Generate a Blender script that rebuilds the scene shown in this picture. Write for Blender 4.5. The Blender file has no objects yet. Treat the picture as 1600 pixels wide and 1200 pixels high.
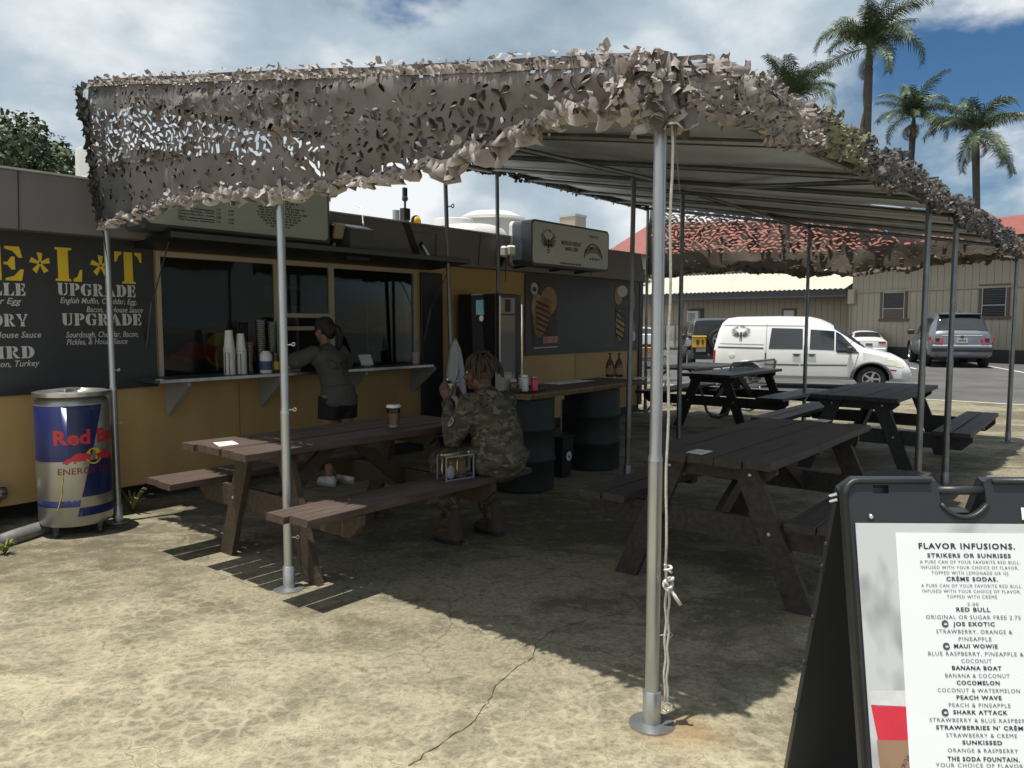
import bpy, bmesh, math, random
from mathutils import Vector, Matrix, Quaternion, noise
from mathutils.geometry import delaunay_2d_cdt
R = math.radians
S = bpy.context.scene
COL = S.collection
# ------------------------------------------------------------------ camera
CAM_H, FPX, PITCH = 1.5, 1200.0, R(4.53)
cd = bpy.data.cameras.new('camera'); cam = bpy.data.objects.new('camera', cd); COL.objects.link(cam)
cd.sensor_fit = 'HORIZONTAL'; cd.sensor_width = 36; cd.lens = 36*FPX/1600
cd.clip_start = .05; cd.clip_end = 3000
cam.location = (0, 0, CAM_H); cam.rotation_euler = (R(90)-PITCH, 0, 0)
S.camera = cam
# ------------------------------------------------------------------ sun
SHADOW = Vector((.128, .09, -1)).normalized()          # the way the light travels: almost straight down
sl = bpy.data.lights.new('sun', 'SUN'); sun = bpy.data.objects.new('sun', sl); COL.objects.link(sun)
sl.energy = 5.0; sl.angle = R(.53); sl.color = (1, .95, .86)
sun.rotation_euler = SHADOW.to_track_quat('-Z', 'Y').to_euler(); sun.location = (0, 0, 40)
# ------------------------------------------------------------------ sky
wd = bpy.data.worlds.new('World'); S.world = wd; wd.use_nodes = True
wn, wl = wd.node_tree.nodes, wd.node_tree.links
wn.clear()
def N(t, nodes=None, **kw):
    n = (nodes or wn).new(t)
    for k, v in kw.items():
        if k[0] == '_': n.inputs[int(k[1:])].default_value = v
        else: setattr(n, k, v)
    return n
sky = N('ShaderNodeTexSky', sky_type='NISHITA', sun_disc=False)
sky.sun_elevation = math.asin(-SHADOW.z); sky.sun_rotation = math.atan2(-SHADOW.x, -SHADOW.y)
sky.air_density = 1.0; sky.dust_density = .3; sky.ozone_density = 3.5
bsky = N('ShaderNodeBackground', _1=.066)
hsv = N('ShaderNodeHueSaturation'); hsv.inputs['Saturation'].default_value = 1.25
wl.new(sky.outputs[0], hsv.inputs['Color']); wl.new(hsv.outputs[0], bsky.inputs[0])
tc = N('ShaderNodeTexCoord'); sep = N('ShaderNodeSeparateXYZ'); wl.new(tc.outputs['Generated'], sep.inputs[0])
def M(op, a, b=None, c=None):
    n = N('ShaderNodeMath', operation=op)
    for i, v in enumerate((a, b, c)):
        if v is None: continue
        if isinstance(v, (int, float)): n.inputs[i].default_value = v
        else: wl.new(v, n.inputs[i])
    return n.outputs[0]
SKY_OFF = (10.8, 18.8, 7.6)
cb = N('ShaderNodeMapping'); cb.inputs['Location'].default_value = SKY_OFF; cb.inputs['Scale'].default_value = (1, 1, 1.75); wl.new(tc.outputs['Generated'], cb.inputs[0])
n1 = N('ShaderNodeTexNoise'); n1.inputs['Scale'].default_value = 2.3; n1.inputs['Detail'].default_value = 8; n1.inputs['Roughness'].default_value = .53; n1.inputs['Distortion'].default_value = .15
wl.new(cb.outputs[0], n1.inputs['Vector'])
n2 = N('ShaderNodeTexNoise'); n2.inputs['Scale'].default_value = 3.1; n2.inputs['Detail'].default_value = 7; n2.inputs['Roughness'].default_value = .5
mp = N('ShaderNodeMapping'); mp.inputs['Location'].default_value = (7.3, 2.2, 1.1); wl.new(cb.outputs[0], mp.inputs[0]); wl.new(mp.outputs[0], n2.inputs['Vector'])
# the cloud cover thins out towards +X
cov = M('ADD', n1.outputs[0], M('MULTIPLY', sep.outputs[0], -.115))
rmp = N('ShaderNodeMapRange', interpolation_type='SMOOTHSTEP'); rmp.inputs['From Min'].default_value = .35; rmp.inputs['From Max'].default_value = .45
wl.new(cov, rmp.inputs['Value'])
shade = M('ADD', M('MULTIPLY', n2.outputs[0], .8), M('MULTIPLY', cov, .5))
ccol = N('ShaderNodeValToRGB')
ce = ccol.color_ramp.elements
ce[0].position = .50; ce[0].color = (.25, .35, .45, 1); ce[1].position = .735; ce[1].color = (.95, .98, 1.0, 1)
e = ccol.color_ramp.elements.new(.63); e.color = (.50, .60, .68, 1)
wl.new(shade, ccol.inputs[0])
bcl = N('ShaderNodeBackground', _1=.84); wl.new(ccol.outputs[0], bcl.inputs[0])
mx = N('ShaderNodeMixShader'); wl.new(rmp.outputs[0], mx.inputs[0]); wl.new(bsky.outputs[0], mx.inputs[1]); wl.new(bcl.outputs[0], mx.inputs[2])
wo = N('ShaderNodeOutputWorld'); wl.new(mx.outputs[0], wo.inputs[0])
# ------------------------------------------------------------------ view
S.view_settings.view_transform = 'Standard'; S.view_settings.look = 'None'
S.view_settings.gamma = 1; S.view_settings.use_curve_mapping = False
S.view_settings.exposure = .2
S.render.engine = 'CYCLES'
S.cycles.max_bounces = 5; S.cycles.diffuse_bounces = 2; S.cycles.glossy_bounces = 2; S.cycles.transparent_max_bounces = 12
S.cycles.caustics_reflective = False; S.cycles.caustics_refractive = False

# ------------------------------------------------------------------ places: the yard's own axes run along (u) and across (v) the food trailer
AZ = R(39.45)
UX, UY = math.sin(AZ), math.cos(AZ)
VX, VY = -UY, UX
ROT = R(90)-AZ
def T(u, v, z=0): return Vector((u*UX+v*VX, u*UY+v*VY, z))
def uv(p): return (p.x*UX+p.y*UY, p.x*VX+p.y*VY)
CP, SP = math.cos(PITCH), math.sin(PITCH)
def ray(px, py):
    a = (px-800)/FPX; b = (600-py)/FPX
    return Vector((a, CP+b*SP, b*CP-SP))
def G(px, py, z=0.0):                                    # where a point seen in the photograph meets the level z
    r = ray(px, py); t = (z-CAM_H)/r.z
    return Vector((r.x*t, r.y*t, z))
def GU(px, py, z=0.0): return uv(G(px, py, z))
def W(px, py, v):                                        # ... meets the upright plane v: (u, z)
    r = ray(px, py); t = v/(r.x*VX+r.y*VY)
    return ((r.x*UX+r.y*UY)*t, CAM_H+r.z*t)
def D(px, py, Y):                                        # ... stands Y metres ahead
    r = ray(px, py); t = Y/r.y
    return Vector((r.x*t, Y, CAM_H+r.z*t))

# ------------------------------------------------------------------ materials
MATS = {}
def mat(name, col, rough=.6, metal=0.0, col2=None, scale=6.0, detail=5.0, bump=0.0, bscale=None, stretch=None, spec=.5, lo=.35, hi=.65, trans=0.0, coat=0.0, alpha=1.0, emit=None):
    m = bpy.data.materials.new(name); MATS[name] = m; m.use_nodes = True
    nt = m.node_tree; b = nt.nodes['Principled BSDF']
    b.inputs['Base Color'].default_value = (*col, 1); b.inputs['Roughness'].default_value = rough; b.inputs['Metallic'].default_value = metal
    b.inputs['Specular IOR Level'].default_value = spec
    b.inputs['Transmission Weight'].default_value = trans; b.inputs['Coat Weight'].default_value = coat; b.inputs['Alpha'].default_value = alpha
    if emit: b.inputs['Emission Color'].default_value = (*emit[0], 1); b.inputs['Emission Strength'].default_value = emit[1]
    m.diffuse_color = (*col, 1)
    if col2 or bump:
        tcn = nt.nodes.new('ShaderNodeTexCoord'); mpn = nt.nodes.new('ShaderNodeMapping')
        if stretch: mpn.inputs['Scale'].default_value = stretch
        nt.links.new(tcn.outputs['Object'], mpn.inputs[0])
        ns = nt.nodes.new('ShaderNodeTexNoise'); ns.inputs['Scale'].default_value = scale; ns.inputs['Detail'].default_value = detail; ns.inputs['Roughness'].default_value = .6
        nt.links.new(mpn.outputs[0], ns.inputs['Vector'])
        if col2:
            rp = nt.nodes.new('ShaderNodeValToRGB'); el = rp.color_ramp.elements
            el[0].position = lo; el[0].color = (*col, 1); el[1].position = hi; el[1].color = (*col2, 1)
            nt.links.new(ns.outputs[0], rp.inputs[0]); nt.links.new(rp.outputs[0], b.inputs['Base Color'])
        if bump:
            nb = ns
            if bscale:
                nb = nt.nodes.new('ShaderNodeTexNoise'); nb.inputs['Scale'].default_value = bscale; nb.inputs['Detail'].default_value = 4
                nt.links.new(mpn.outputs[0], nb.inputs['Vector'])
            bp = nt.nodes.new('ShaderNodeBump'); bp.inputs['Strength'].default_value = bump; bp.inputs['Distance'].default_value = .02
            nt.links.new(nb.outputs[0], bp.inputs['Height']); nt.links.new(bp.outputs[0], b.inputs['Normal'])
    return m
def glass(name, tint=(.75, .8, .8), rough=.03, fac=.10):
    m = bpy.data.materials.new(name); MATS[name] = m; m.use_nodes = True
    nt = m.node_tree; nt.nodes.clear()
    o = nt.nodes.new('ShaderNodeOutputMaterial'); mixn = nt.nodes.new('ShaderNodeMixShader')
    tr = nt.nodes.new('ShaderNodeBsdfTransparent'); tr.inputs[0].default_value = (*tint, 1)
    gl = nt.nodes.new('ShaderNodeBsdfGlossy'); gl.inputs['Roughness'].default_value = rough
    lw = nt.nodes.new('ShaderNodeFresnel'); lw.inputs[0].default_value = 1.45
    mm = nt.nodes.new('ShaderNodeMath'); mm.operation = 'MULTIPLY_ADD'; mm.inputs[1].default_value = fac*10; mm.inputs[2].default_value = 0
    nt.links.new(lw.outputs[0], mm.inputs[0]); nt.links.new(mm.outputs[0], mixn.inputs[0])
    nt.links.new(tr.outputs[0], mixn.inputs[1]); nt.links.new(gl.outputs[0], mixn.inputs[2]); nt.links.new(mixn.outputs[0], o.inputs[0])
    return m

# ------------------------------------------------------------------ mesh builder
class MB:
    def __init__(s): s.v = []; s.f = []; s.mi = []
    def add(s, vs, fs, mi=0):
        o = len(s.v); s.v += [Vector(p) for p in vs]; s.f += [tuple(i+o for i in f) for f in fs]; s.mi += [mi]*len(fs); return s
    def box(s, c, d, rot=None, mi=0, bev=0.0):
        x, y, z = d[0]/2, d[1]/2, d[2]/2
        c = Vector(c)
        if bev <= 0:
            vs = [Vector((a, b, e)) for a in (-x, x) for b in (-y, y) for e in (-z, z)]
            fs = [(0, 1, 3, 2), (4, 6, 7, 5), (0, 4, 5, 1), (2, 3, 7, 6), (0, 2, 6, 4), (1, 5, 7, 3)]
        else:
            b = min(bev, x*.9, y*.9, z*.9)
            bm = bmesh.new(); bmesh.ops.create_cube(bm, size=1)
            for q in bm.verts: q.co = Vector((q.co.x*2*x, q.co.y*2*y, q.co.z*2*z))
            bmesh.ops.bevel(bm, geom=bm.edges[:], offset=b, segments=1, affect='EDGES')
            bm.verts.index_update()
            vs = [q.co.copy() for q in bm.verts]; fs = [tuple(q.index for q in f.verts) for f in bm.faces]; bm.free()
        if rot is not None: vs = [rot @ p for p in vs]
        return s.add([p+c for p in vs], fs, mi)
    def beam(s, a, b, w, h, up=(0, 0, 1), mi=0):          # a square bar from a to b, w across and h along up
        a, b = Vector(a), Vector(b); d = (b-a); L = d.length; d.normalize()
        x = Vector(up).cross(d)
        if x.length < 1e-4: x = Vector((1, 0, 0)).cross(d)
        x.normalize(); y = d.cross(x)
        m = Matrix((x, y, d)).transposed()
        return s.box((a+b)/2, (w, h, L), m, mi)
    def tube(s, pts, r, n=8, cap=True, mi=0):
        pts = [Vector(p) for p in pts]; k = len(pts); rs = r if isinstance(r, (list, tuple)) else [r]*k
        o = len(s.v); up = Vector((0, 0, 1)); prev = None
        for i, p in enumerate(pts):
            d = (pts[min(i+1, k-1)]-pts[max(i-1, 0)])
            if d.length < 1e-9: d = Vector((0, 0, 1))
            d.normalize()
            if prev is None:
                x = d.cross(up)
                if x.length < 1e-3: x = d.cross(Vector((1, 0, 0)))
            else: x = prev-d*prev.dot(d)
            if x.length < 1e-6: x = d.orthogonal()
            x.normalize(); y = d.cross(x); prev = x
            for j in range(n):
                a = 2*math.pi*j/n; s.v.append(p+(x*math.cos(a)+y*math.sin(a))*rs[i])
        for i in range(k-1):
            for j in range(n):
                a, b = o+i*n+j, o+i*n+(j+1) % n; s.f.append((a, b, b+n, a+n)); s.mi.append(mi)
        if cap:
            s.f.append(tuple(o+j for j in reversed(range(n)))); s.mi.append(mi)
            s.f.append(tuple(o+(k-1)*n+j for j in range(n))); s.mi.append(mi)
        return s
    def lathe(s, prof, c=(0, 0, 0), n=20, mi=0, cap=True, axis=None):
        c = Vector(c); o = len(s.v); k = len(prof)
        for (r, z) in prof:
            for j in range(n):
                a = 2*math.pi*j/n; p = Vector((r*math.cos(a), r*math.sin(a), z))
                if axis is not None: p = axis @ p
                s.v.append(c+p)
        for i in range(k-1):
            for j in range(n):
                a, b = o+i*n+j, o+i*n+(j+1) % n; s.f.append((a, b, b+n, a+n)); s.mi.append(mi)
        if cap:
            s.f.append(tuple(o+j for j in reversed(range(n)))); s.mi.append(mi)
            s.f.append(tuple(o+(k-1)*n+j for j in range(n))); s.mi.append(mi)
        return s
    def ball(s, c, r, n=12, m=8, mi=0, rot=None):
        c = Vector(c); r = Vector(r) if not isinstance(r, (int, float)) else Vector((r, r, r)); o = len(s.v)
        for i in range(m+1):
            t = math.pi*i/m
            for j in range(n):
                a = 2*math.pi*j/n; p = Vector((r.x*math.sin(t)*math.cos(a), r.y*math.sin(t)*math.sin(a), r.z*math.cos(t)))
                if rot is not None: p = rot @ p
                s.v.append(c+p)
        for i in range(m):
            for j in range(n):
                a, b = o+i*n+j, o+i*n+(j+1) % n; s.f.append((b, a, a+n, b+n)); s.mi.append(mi)
        return s
    def plate(s, outer, th=.01, holes=(), fn=None, mi=0):   # a flat outline in (x, y), th thick in z from -th to 0, mapped by fn
        vs, fs = tri2d(outer, holes); o = len(s.v); k = len(vs)
        fn = fn or (lambda x, y, z: Vector((x, y, z)))
        s.v += [fn(p[0], p[1], 0) for p in vs]
        s.f += [tuple(o+i for i in f) for f in fs]; s.mi += [mi]*len(fs)
        if th > 0:
            s.v += [fn(p[0], p[1], -th) for p in vs]
            s.f += [tuple(o+k+i for i in reversed(f)) for f in fs]; s.mi += [mi]*len(fs)
            cnt = {}
            for f in fs:
                for a, b in zip(f, f[1:]+f[:1]): cnt[(a, b)] = 1
            for (a, b) in cnt:
                if (b, a) not in cnt: s.f.append((o+b, o+a, o+k+a, o+k+b)); s.mi.append(mi)
        return s
    def xf(s, m):
        s.v = [m @ p for p in s.v]; return s
    def join(s, o, m=None, mi=None):
        k = len(s.v); s.v += [(m @ p) if m is not None else p.copy() for p in o.v]; s.f += [tuple(i+k for i in f) for f in o.f]
        s.mi += (o.mi if mi is None else [mi]*len(o.f)); return s
    def mesh(s, name, mats, smooth=False, auto=None):
        me = bpy.data.meshes.new(name); me.from_pydata([tuple(p) for p in s.v], [], s.f)
        for m in (mats if isinstance(mats, (list, tuple)) else [mats]): me.materials.append(MATS[m] if isinstance(m, str) else m)
        if any(s.mi): me.polygons.foreach_set('material_index', s.mi)
        if smooth: me.polygons.foreach_set('use_smooth', [True]*len(me.polygons))
        me.update()
        if smooth and auto: 
            try: me.set_sharp_from_angle(angle=R(auto))
            except Exception: pass
        return me
    def build(s, name, mats, parent=None, smooth=False, auto=None, loc=None, rz=None):
        return link(name, s.mesh(name, mats, smooth, auto), parent, loc, rz)
def tri2d(outer, holes=(), inner=()):
    def ccw(q):
        q = [(p[0], p[1]) for p in q]
        a = sum(q[i-1][0]*q[i][1]-q[i][0]*q[i-1][1] for i in range(len(q)))
        return q if a > 0 else q[::-1]
    pts = [Vector((p[0], p[1])) for p in ccw(outer)]; faces = [list(range(len(pts)))]
    for hole in holes:
        hole = ccw(hole); k = len(pts); pts += [Vector((p[0], p[1])) for p in hole]; faces.append(list(range(k, len(pts))))
    pts += [Vector(p) for p in inner]
    vs, es, fs, ov, oe, of = delaunay_2d_cdt(pts, [], faces, 0, 1e-7, True)
    keep = [f for f, o in zip(fs, of) if o and all(i == 0 for i in o)]
    out = []
    for f in keep:
        a, b, c = (vs[f[0]], vs[f[1]], vs[f[2]])
        out.append(tuple(f) if (b-a).cross(c-a) > 0 else tuple(reversed(f)))
    return [(p.x, p.y) for p in vs], out
def link(name, me, parent=None, loc=None, rz=None):
    o = bpy.data.objects.new(name, me); COL.objects.link(o)
    if parent: o.parent = parent
    if loc is not None: o.location = loc
    if rz is not None: o.rotation_euler = (0, 0, rz)
    return o
def tag(o, label=None, cat=None, group=None, kind=None):
    if label: o['label'] = label
    if cat: o['category'] = cat
    if group: o['group'] = group
    if kind: o['kind'] = kind
    return o
def thing(name, label, cat, loc=(0, 0, 0), rz=0.0, group=None):
    o = bpy.data.objects.new(name, None); COL.objects.link(o); o.empty_display_size = .1
    o.location = loc; o.rotation_euler = (0, 0, rz)
    return tag(o, label, cat, group)
def copy_tree(o, parent=None):
    c = o.copy(); COL.objects.link(c)
    if parent: c.parent = parent
    for ch in list(o.children): copy_tree(ch, c)
    return c
def arc(cx, cy, rx, ry, a0, a1, n=10):
    return [(cx+rx*math.cos(R(a0+(a1-a0)*i/n)), cy+ry*math.sin(R(a0+(a1-a0)*i/n))) for i in range(n+1)]
def rrect(x0, y0, x1, y1, r, n=5):
    return arc(x1-r, y0+r, r, r, -90, 0, n)+arc(x1-r, y1-r, r, r, 0, 90, n)+arc(x0+r, y1-r, r, r, 90, 180, n)+arc(x0+r, y0+r, r, r, 180, 270, n)
def rz(a): return Matrix.Rotation(a, 4, 'Z')
def frame(o, x, y, z):                                    # 4x4 from an origin and three axes
    m = Matrix.Identity(4)
    for i, c in enumerate((x, y, z, o)):
        for j in range(3): m[j][i] = c[j]
    return m
def evaluated(me, mods):
    o = bpy.data.objects.new('temporary', me); COL.objects.link(o)
    for t, kw in mods:
        md = o.modifiers.new(t, t)
        for k, v in kw.items(): setattr(md, k, v)
    dg = bpy.context.evaluated_depsgraph_get(); dg.update()
    out = bpy.data.meshes.new_from_object(o.evaluated_get(dg))
    bpy.data.objects.remove(o)
    return out
# ------------------------------------------------------------------ lettering as flat meshes
_text = {}
def text_mb(s, size=1.0, bold=0.0, shear=0.0, space=1.0, align='CENTER', squash=1.0):
    c = bpy.data.curves.new('lettering', 'FONT'); c.body = s; c.size = 1.0; c.offset = bold; c.shear = shear; c.space_character = space
    c.align_x = align; c.align_y = 'BOTTOM_BASELINE'; c.resolution_u = 2; c.fill_mode = 'FRONT'
    o = bpy.data.objects.new('temporary', c); COL.objects.link(o)
    dg = bpy.context.evaluated_depsgraph_get(); dg.update()
    me = bpy.data.meshes.new_from_object(o.evaluated_get(dg))
    b = MB(); b.add([v.co*size for v in me.vertices], [tuple(p.vertices) for p in me.polygons])
    if squash != 1: b.v = [Vector((p.x*squash, p.y, p.z)) for p in b.v]
    bpy.data.objects.remove(o); bpy.data.meshes.remove(me); bpy.data.curves.remove(c)
    return b
def fit_text(s, w, hgt, **kw):                            # lettering as wide as w and as high as hgt (capital height)
    b = text_mb(s, 1.0, **kw)
    xs = [p.x for p in b.v]; cap = .729
    ww = (max(xs)-min(xs)) or 1; x0 = (max(xs)+min(xs))/2
    b.v = [Vector(((p.x-x0)*w/ww, p.y*hgt/cap, 0)) for p in b.v]
    return b
# stencil capitals: lists of outlines in a cell 1 high
def _glyphs():
    g = {}
    def slab(x, w, y, hh=.07): return [(x-w/2, y), (x+w/2, y), (x+w/2, y+hh), (x-w/2, y+hh)]
    def ring(cx, cy, ro, rio, roy, riy, a0, a1): return arc(cx, cy, ro, roy, a0, a1, 9)+arc(cx, cy, rio, riy, a1, a0, 9)
    g['E'] = (.72, [[(.0, 0), (.36, 0), (.36, 1), (0, 1), (0, .94), (.06, .92), (.06, .08), (0, .06)], [(.42, .0), (.68, 0), (.72, .34), (.66, .34), (.56, .14), (.42, .07)], [(.42, 1), (.66, 1), (.7, .68), (.64, .68), (.55, .86), (.42, .93)], [(.40, .46), (.46, .46), (.52, .32), (.58, .32), (.58, .7), (.52, .7), (.46, .54), (.40, .54)]])
    g['L'] = (.74, [[(0, 0), (.42, 0), (.42, .07), (.36, .08), (.36, .92), (.46, .94), (.46, 1), (0, 1), (0, .94), (.07, .92), (.07, .08), (0, .06)], [(.48, 0), (.72, 0), (.74, .36), (.68, .36), (.6, .15), (.48, .07)]])
    g['T'] = (.8, [[(.27, 1), (.27, .07), (.2, .06), (.2, 0), (.6, 0), (.6, .06), (.53, .07), (.53, 1)], [(.21, 1), (.0, 1), (.0, .68), (.05, .68), (.12, .86), (.21, .93)], [(.59, 1), (.8, 1), (.8, .68), (.75, .68), (.68, .86), (.59, .93)]])
    g['I'] = (.42, [[(0, 0), (.42, 0), (.42, .06), (.35, .08), (.35, .92), (.42, .94), (.42, 1), (0, 1), (0, .94), (.07, .92), (.07, .08), (0, .06)]])
    g['U'] = (.82, [[(.0, 1), (.0, .94), (.06, .92)]+arc(.36, .28, .3, .28, 180, 265, 6)+[(.35, .12), (.34, .25), (.34, .92), (.4, .94), (.4, 1)], arc(.42, .28, .3, .28, 275, 360, 6)+[(.72, .92), (.8, .94), (.8, 1), (.54, 1), (.54, .94), (.62, .92), (.62, .3), (.56, .16), (.43, .1)]])
    g['P'] = (.78, [[(0, 0), (.42, 0), (.42, .06), (.35, .08), (.35, .92), (.35, 1), (0, 1), (0, .94), (.07, .92), (.07, .08), (0, .06)], ring(.41, .72, .36, .1, .28, .18, -90, 90)])
    g['R'] = (.84, [g['P'][1][0], ring(.41, .74, .33, .1, .26, .17, -90, 90), [(.41, .46), (.52, .46), (.76, .1), (.84, .06), (.84, 0), (.58, 0), (.41, .36)]])
    g['D'] = (.82, [g['P'][1][0][:3]+[(.35, .08), (.35, 1), (0, 1), (0, .94), (.07, .92), (.07, .08), (0, .06)], ring(.41, .5, .41, .12, .5, .4, -90, 90)])
    g['O'] = (.86, [ring(.40, .5, .40, .1, .5, .4, 96, 264), ring(.46, .5, .40, .1, .5, .4, -84, 84)])
    g['G'] = (.86, [ring(.40, .5, .40, .1, .5, .4, 96, 264), [(.46, 1), (.62, .96), (.78, .98), (.78, .66), (.72, .66), (.62, .86), (.46, .92)], [(.46, 0), (.6, .02), (.78, .1), (.78, .46), (.84, .47), (.84, .52), (.48, .52), (.48, .47), (.56, .46), (.56, .12), (.46, .09)]])
    g['A'] = (.9, [[(.0, 0), (.26, 0), (.26, .06), (.19, .08), (.43, .74), (.43, 1), (.40, 1), (.08, .08), (0, .06)], [(.47, 1), (.5, 1), (.84, .08), (.9, .06), (.9, 0), (.46, 0), (.46, .06), (.53, .08), (.47, .28)], [(.29, .27), (.42, .27), (.42, .34), (.31, .34)]])
    g['Y'] = (.9, [[(.3, 0), (.66, 0), (.66, .06), (.6, .08), (.6, .38), (.36, .38), (.36, .08), (.3, .06)], [(.36, .42), (.46, .42), (.34, .92), (.4, .94), (.4, 1), (0, 1), (0, .94), (.06, .92)], [(.5, .42), (.6, .42), (.84, .92), (.9, .94), (.9, 1), (.62, 1), (.62, .94), (.7, .92)]])
    g['M'] = (1.1, [[(0, 0), (.24, 0), (.24, .06), (.17, .08), (.17, .92), (.0, 1), (0, .94), (.07, .92), (.07, .08), (0, .06)], [(.2, 1), (.36, 1), (.58, .3), (.5, 0), (.2, .86)], [(.62, 0), (.62, .3), (.82, 1), (1.1, 1), (1.1, .94), (1.04, .92), (1.04, .08), (1.1, .06), (1.1, 0), (.7, 0), (.7, .06), (.76, .08), (.76, .7)]])
    st = []
    for k in range(5):
        a = R(90+72*k); c, sn = math.cos(a), math.sin(a); q = []
        for x, y in ((.05, -.05), (.42, -.12), (.46, .12), (.05, .05)): q.append((.45+x*c-y*sn, .52+x*sn+y*c))
        st.append(q)
    g['*'] = (.9, st)
    return g
GL = _glyphs()
def stencil(s, w, hgt, gap=.1):
    b = MB(); x = 0
    for ch in s:
        if ch == ' ': x += .45; continue
        wd_, outl = GL[ch]
        for q in outl: b.plate([(x+p[0], p[1]) for p in q], 0)
        x += wd_+gap
    x -= gap
    b.v = [Vector(((p.x-x/2)*w/x, p.y*hgt, 0)) for p in b.v]
    return b
# ================================================================== materials used in the yard
rnd = random.Random(7)
def concrete_material():
    m = bpy.data.materials.new('concrete'); MATS['concrete'] = m; m.use_nodes = True
    nt = m.node_tree; L = nt.links; b = nt.nodes['Principled BSDF']; b.inputs['Roughness'].default_value = .88; b.inputs['Specular IOR Level'].default_value = .25
    tcn = nt.nodes.new('ShaderNodeTexCoord')
    def noi(scale, detail=6, rough=.6, stretch=None, rot=0.0, dist=0.0):
        mpn = nt.nodes.new('ShaderNodeMapping'); L.new(tcn.outputs['Object'], mpn.inputs[0])
        if stretch: mpn.inputs['Scale'].default_value = stretch
        mpn.inputs['Rotation'].default_value = (0, 0, rot)
        n = nt.nodes.new('ShaderNodeTexNoise'); n.inputs['Scale'].default_value = scale; n.inputs['Detail'].default_value = detail; n.inputs['Roughness'].default_value = rough; n.inputs['Distortion'].default_value = dist
        L.new(mpn.outputs[0], n.inputs['Vector']); return n.outputs[0]
    def rmp(v, a, b_, c0=0.0, c1=1.0):
        r = nt.nodes.new('ShaderNodeMapRange'); r.interpolation_type = 'SMOOTHSTEP'
        for i, q in zip((1, 2, 3, 4), (a, b_, c0, c1)): r.inputs[i].default_value = q
        L.new(v, r.inputs[0]); return r.outputs[0]
    def mixc(f, a, b_):
        n = nt.nodes.new('ShaderNodeMix'); n.data_type = 'RGBA'
        L.new(f, n.inputs[0])
        for i, q in ((6, a), (7, b_)):
            if isinstance(q, tuple): n.inputs[i].default_value = (*q, 1)
            else: L.new(q, n.inputs[i])
        return n.outputs[2]
    def mth(op, a, b_):
        n = nt.nodes.new('ShaderNodeMath'); n.operation = op
        for i, q in enumerate((a, b_)):
            if isinstance(q, (int, float)): n.inputs[i].default_value = q
            else: L.new(q, n.inputs[i])
        return n.outputs[0]
    big = noi(.45, 12, .62, (1, 1.7, 1), -.55, .6); mid = noi(2.3, 12, .70, (1, 1.5, 1), -.5, .5); fine = noi(34, 8, .78); grit = noi(170, 4, .85); grain = noi(95, 5, .8)
    pale = rmp(mth('ADD', mth('MULTIPLY', big, .6), mth('MULTIPLY', mid, .4)), .45, .55)
    base = mixc(pale, (.112, .098, .064), (.272, .243, .168))
    base = mixc(mth('MULTIPLY', rmp(noi(6.5, 10, .74, None, 0, .4), .52, .62), .55), base, (.095, .083, .058))
    base = mixc(mth('MULTIPLY', rmp(noi(8.5, 10, .74, (1, 1.2, 1), .4, .4), .54, .64), .45), base, (.40, .365, .27))
    base = mixc(mth('MULTIPLY', rmp(fine, .44, .60), .48), base, (.075, .066, .047))
    base = mixc(mth('MULTIPLY', rmp(grain, .53, .66), .42), base, (.44, .405, .31))
    base = mixc(mth('MULTIPLY', rmp(grit, .52, .64), .45), base, (.06, .053, .04))
    # net of fine crazing, strongest in the paler worn patches
    mpn = nt.nodes.new('ShaderNodeMapping'); L.new(tcn.outputs['Object'], mpn.inputs[0])
    wv = nt.nodes.new('ShaderNodeTexNoise'); wv.inputs['Scale'].default_value = 9; wv.inputs['Detail'].default_value = 5
    L.new(mpn.outputs[0], wv.inputs['Vector'])
    vm = nt.nodes.new('ShaderNodeVectorMath'); vm.operation = 'SCALE'; vm.inputs[3].default_value = .12; L.new(wv.outputs['Color'], vm.inputs[0])
    va = nt.nodes.new('ShaderNodeVectorMath'); L.new(mpn.outputs[0], va.inputs[0]); L.new(vm.outputs[0], va.inputs[1])
    vo = nt.nodes.new('ShaderNodeTexVoronoi'); vo.feature = 'DISTANCE_TO_EDGE'; vo.inputs['Scale'].default_value = 10.5; L.new(va.outputs[0], vo.inputs['Vector'])
    vo2 = nt.nodes.new('ShaderNodeTexVoronoi'); vo2.feature = 'DISTANCE_TO_EDGE'; vo2.inputs['Scale'].default_value = 1.1; L.new(va.outputs[0], vo2.inputs['Vector'])
    craze = mth('MULTIPLY', mth('MULTIPLY', mth('MULTIPLY', rmp(vo.outputs[0], .0, .05, 1, 0), rmp(noi(.9, 3), .45, .62)), rmp(noi(4.1, 4, .7), .38, .62)), .6)
    base = mixc(craze, base, (.10, .08, .05))
    halo = mth('MULTIPLY', mth('MULTIPLY', rmp(vo.outputs[0], .04, .16, 1, 0), rmp(noi(.9, 3), .5, .66)), .3)
    base = mixc(halo, base, (.42, .37, .25))
    cr2 = mth('MULTIPLY', rmp(vo2.outputs[0], .0, .006, 1, 0), .6)
    base = mixc(cr2, base, (.06, .05, .035))
    sp = nt.nodes.new('ShaderNodeSeparateXYZ'); L.new(tcn.outputs['Object'], sp.inputs[0])   # the trodden pale patch by the street side
    wl_ = mth('ADD', mth('ADD', sp.outputs[1], mth('MULTIPLY', sp.outputs[0], .35)), mth('MULTIPLY', mth('SUBTRACT', big, .5), 5.0))
    worn = mth('MULTIPLY', rmp(wl_, 2.2, 3.9, 1, 0), rmp(mid, .36, .58, .35, .85))
    base = mixc(mth('MULTIPLY', mth('MULTIPLY', worn, rmp(fine, .66, .40, .35, 1)), .80), base, (.455, .412, .285))
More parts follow.
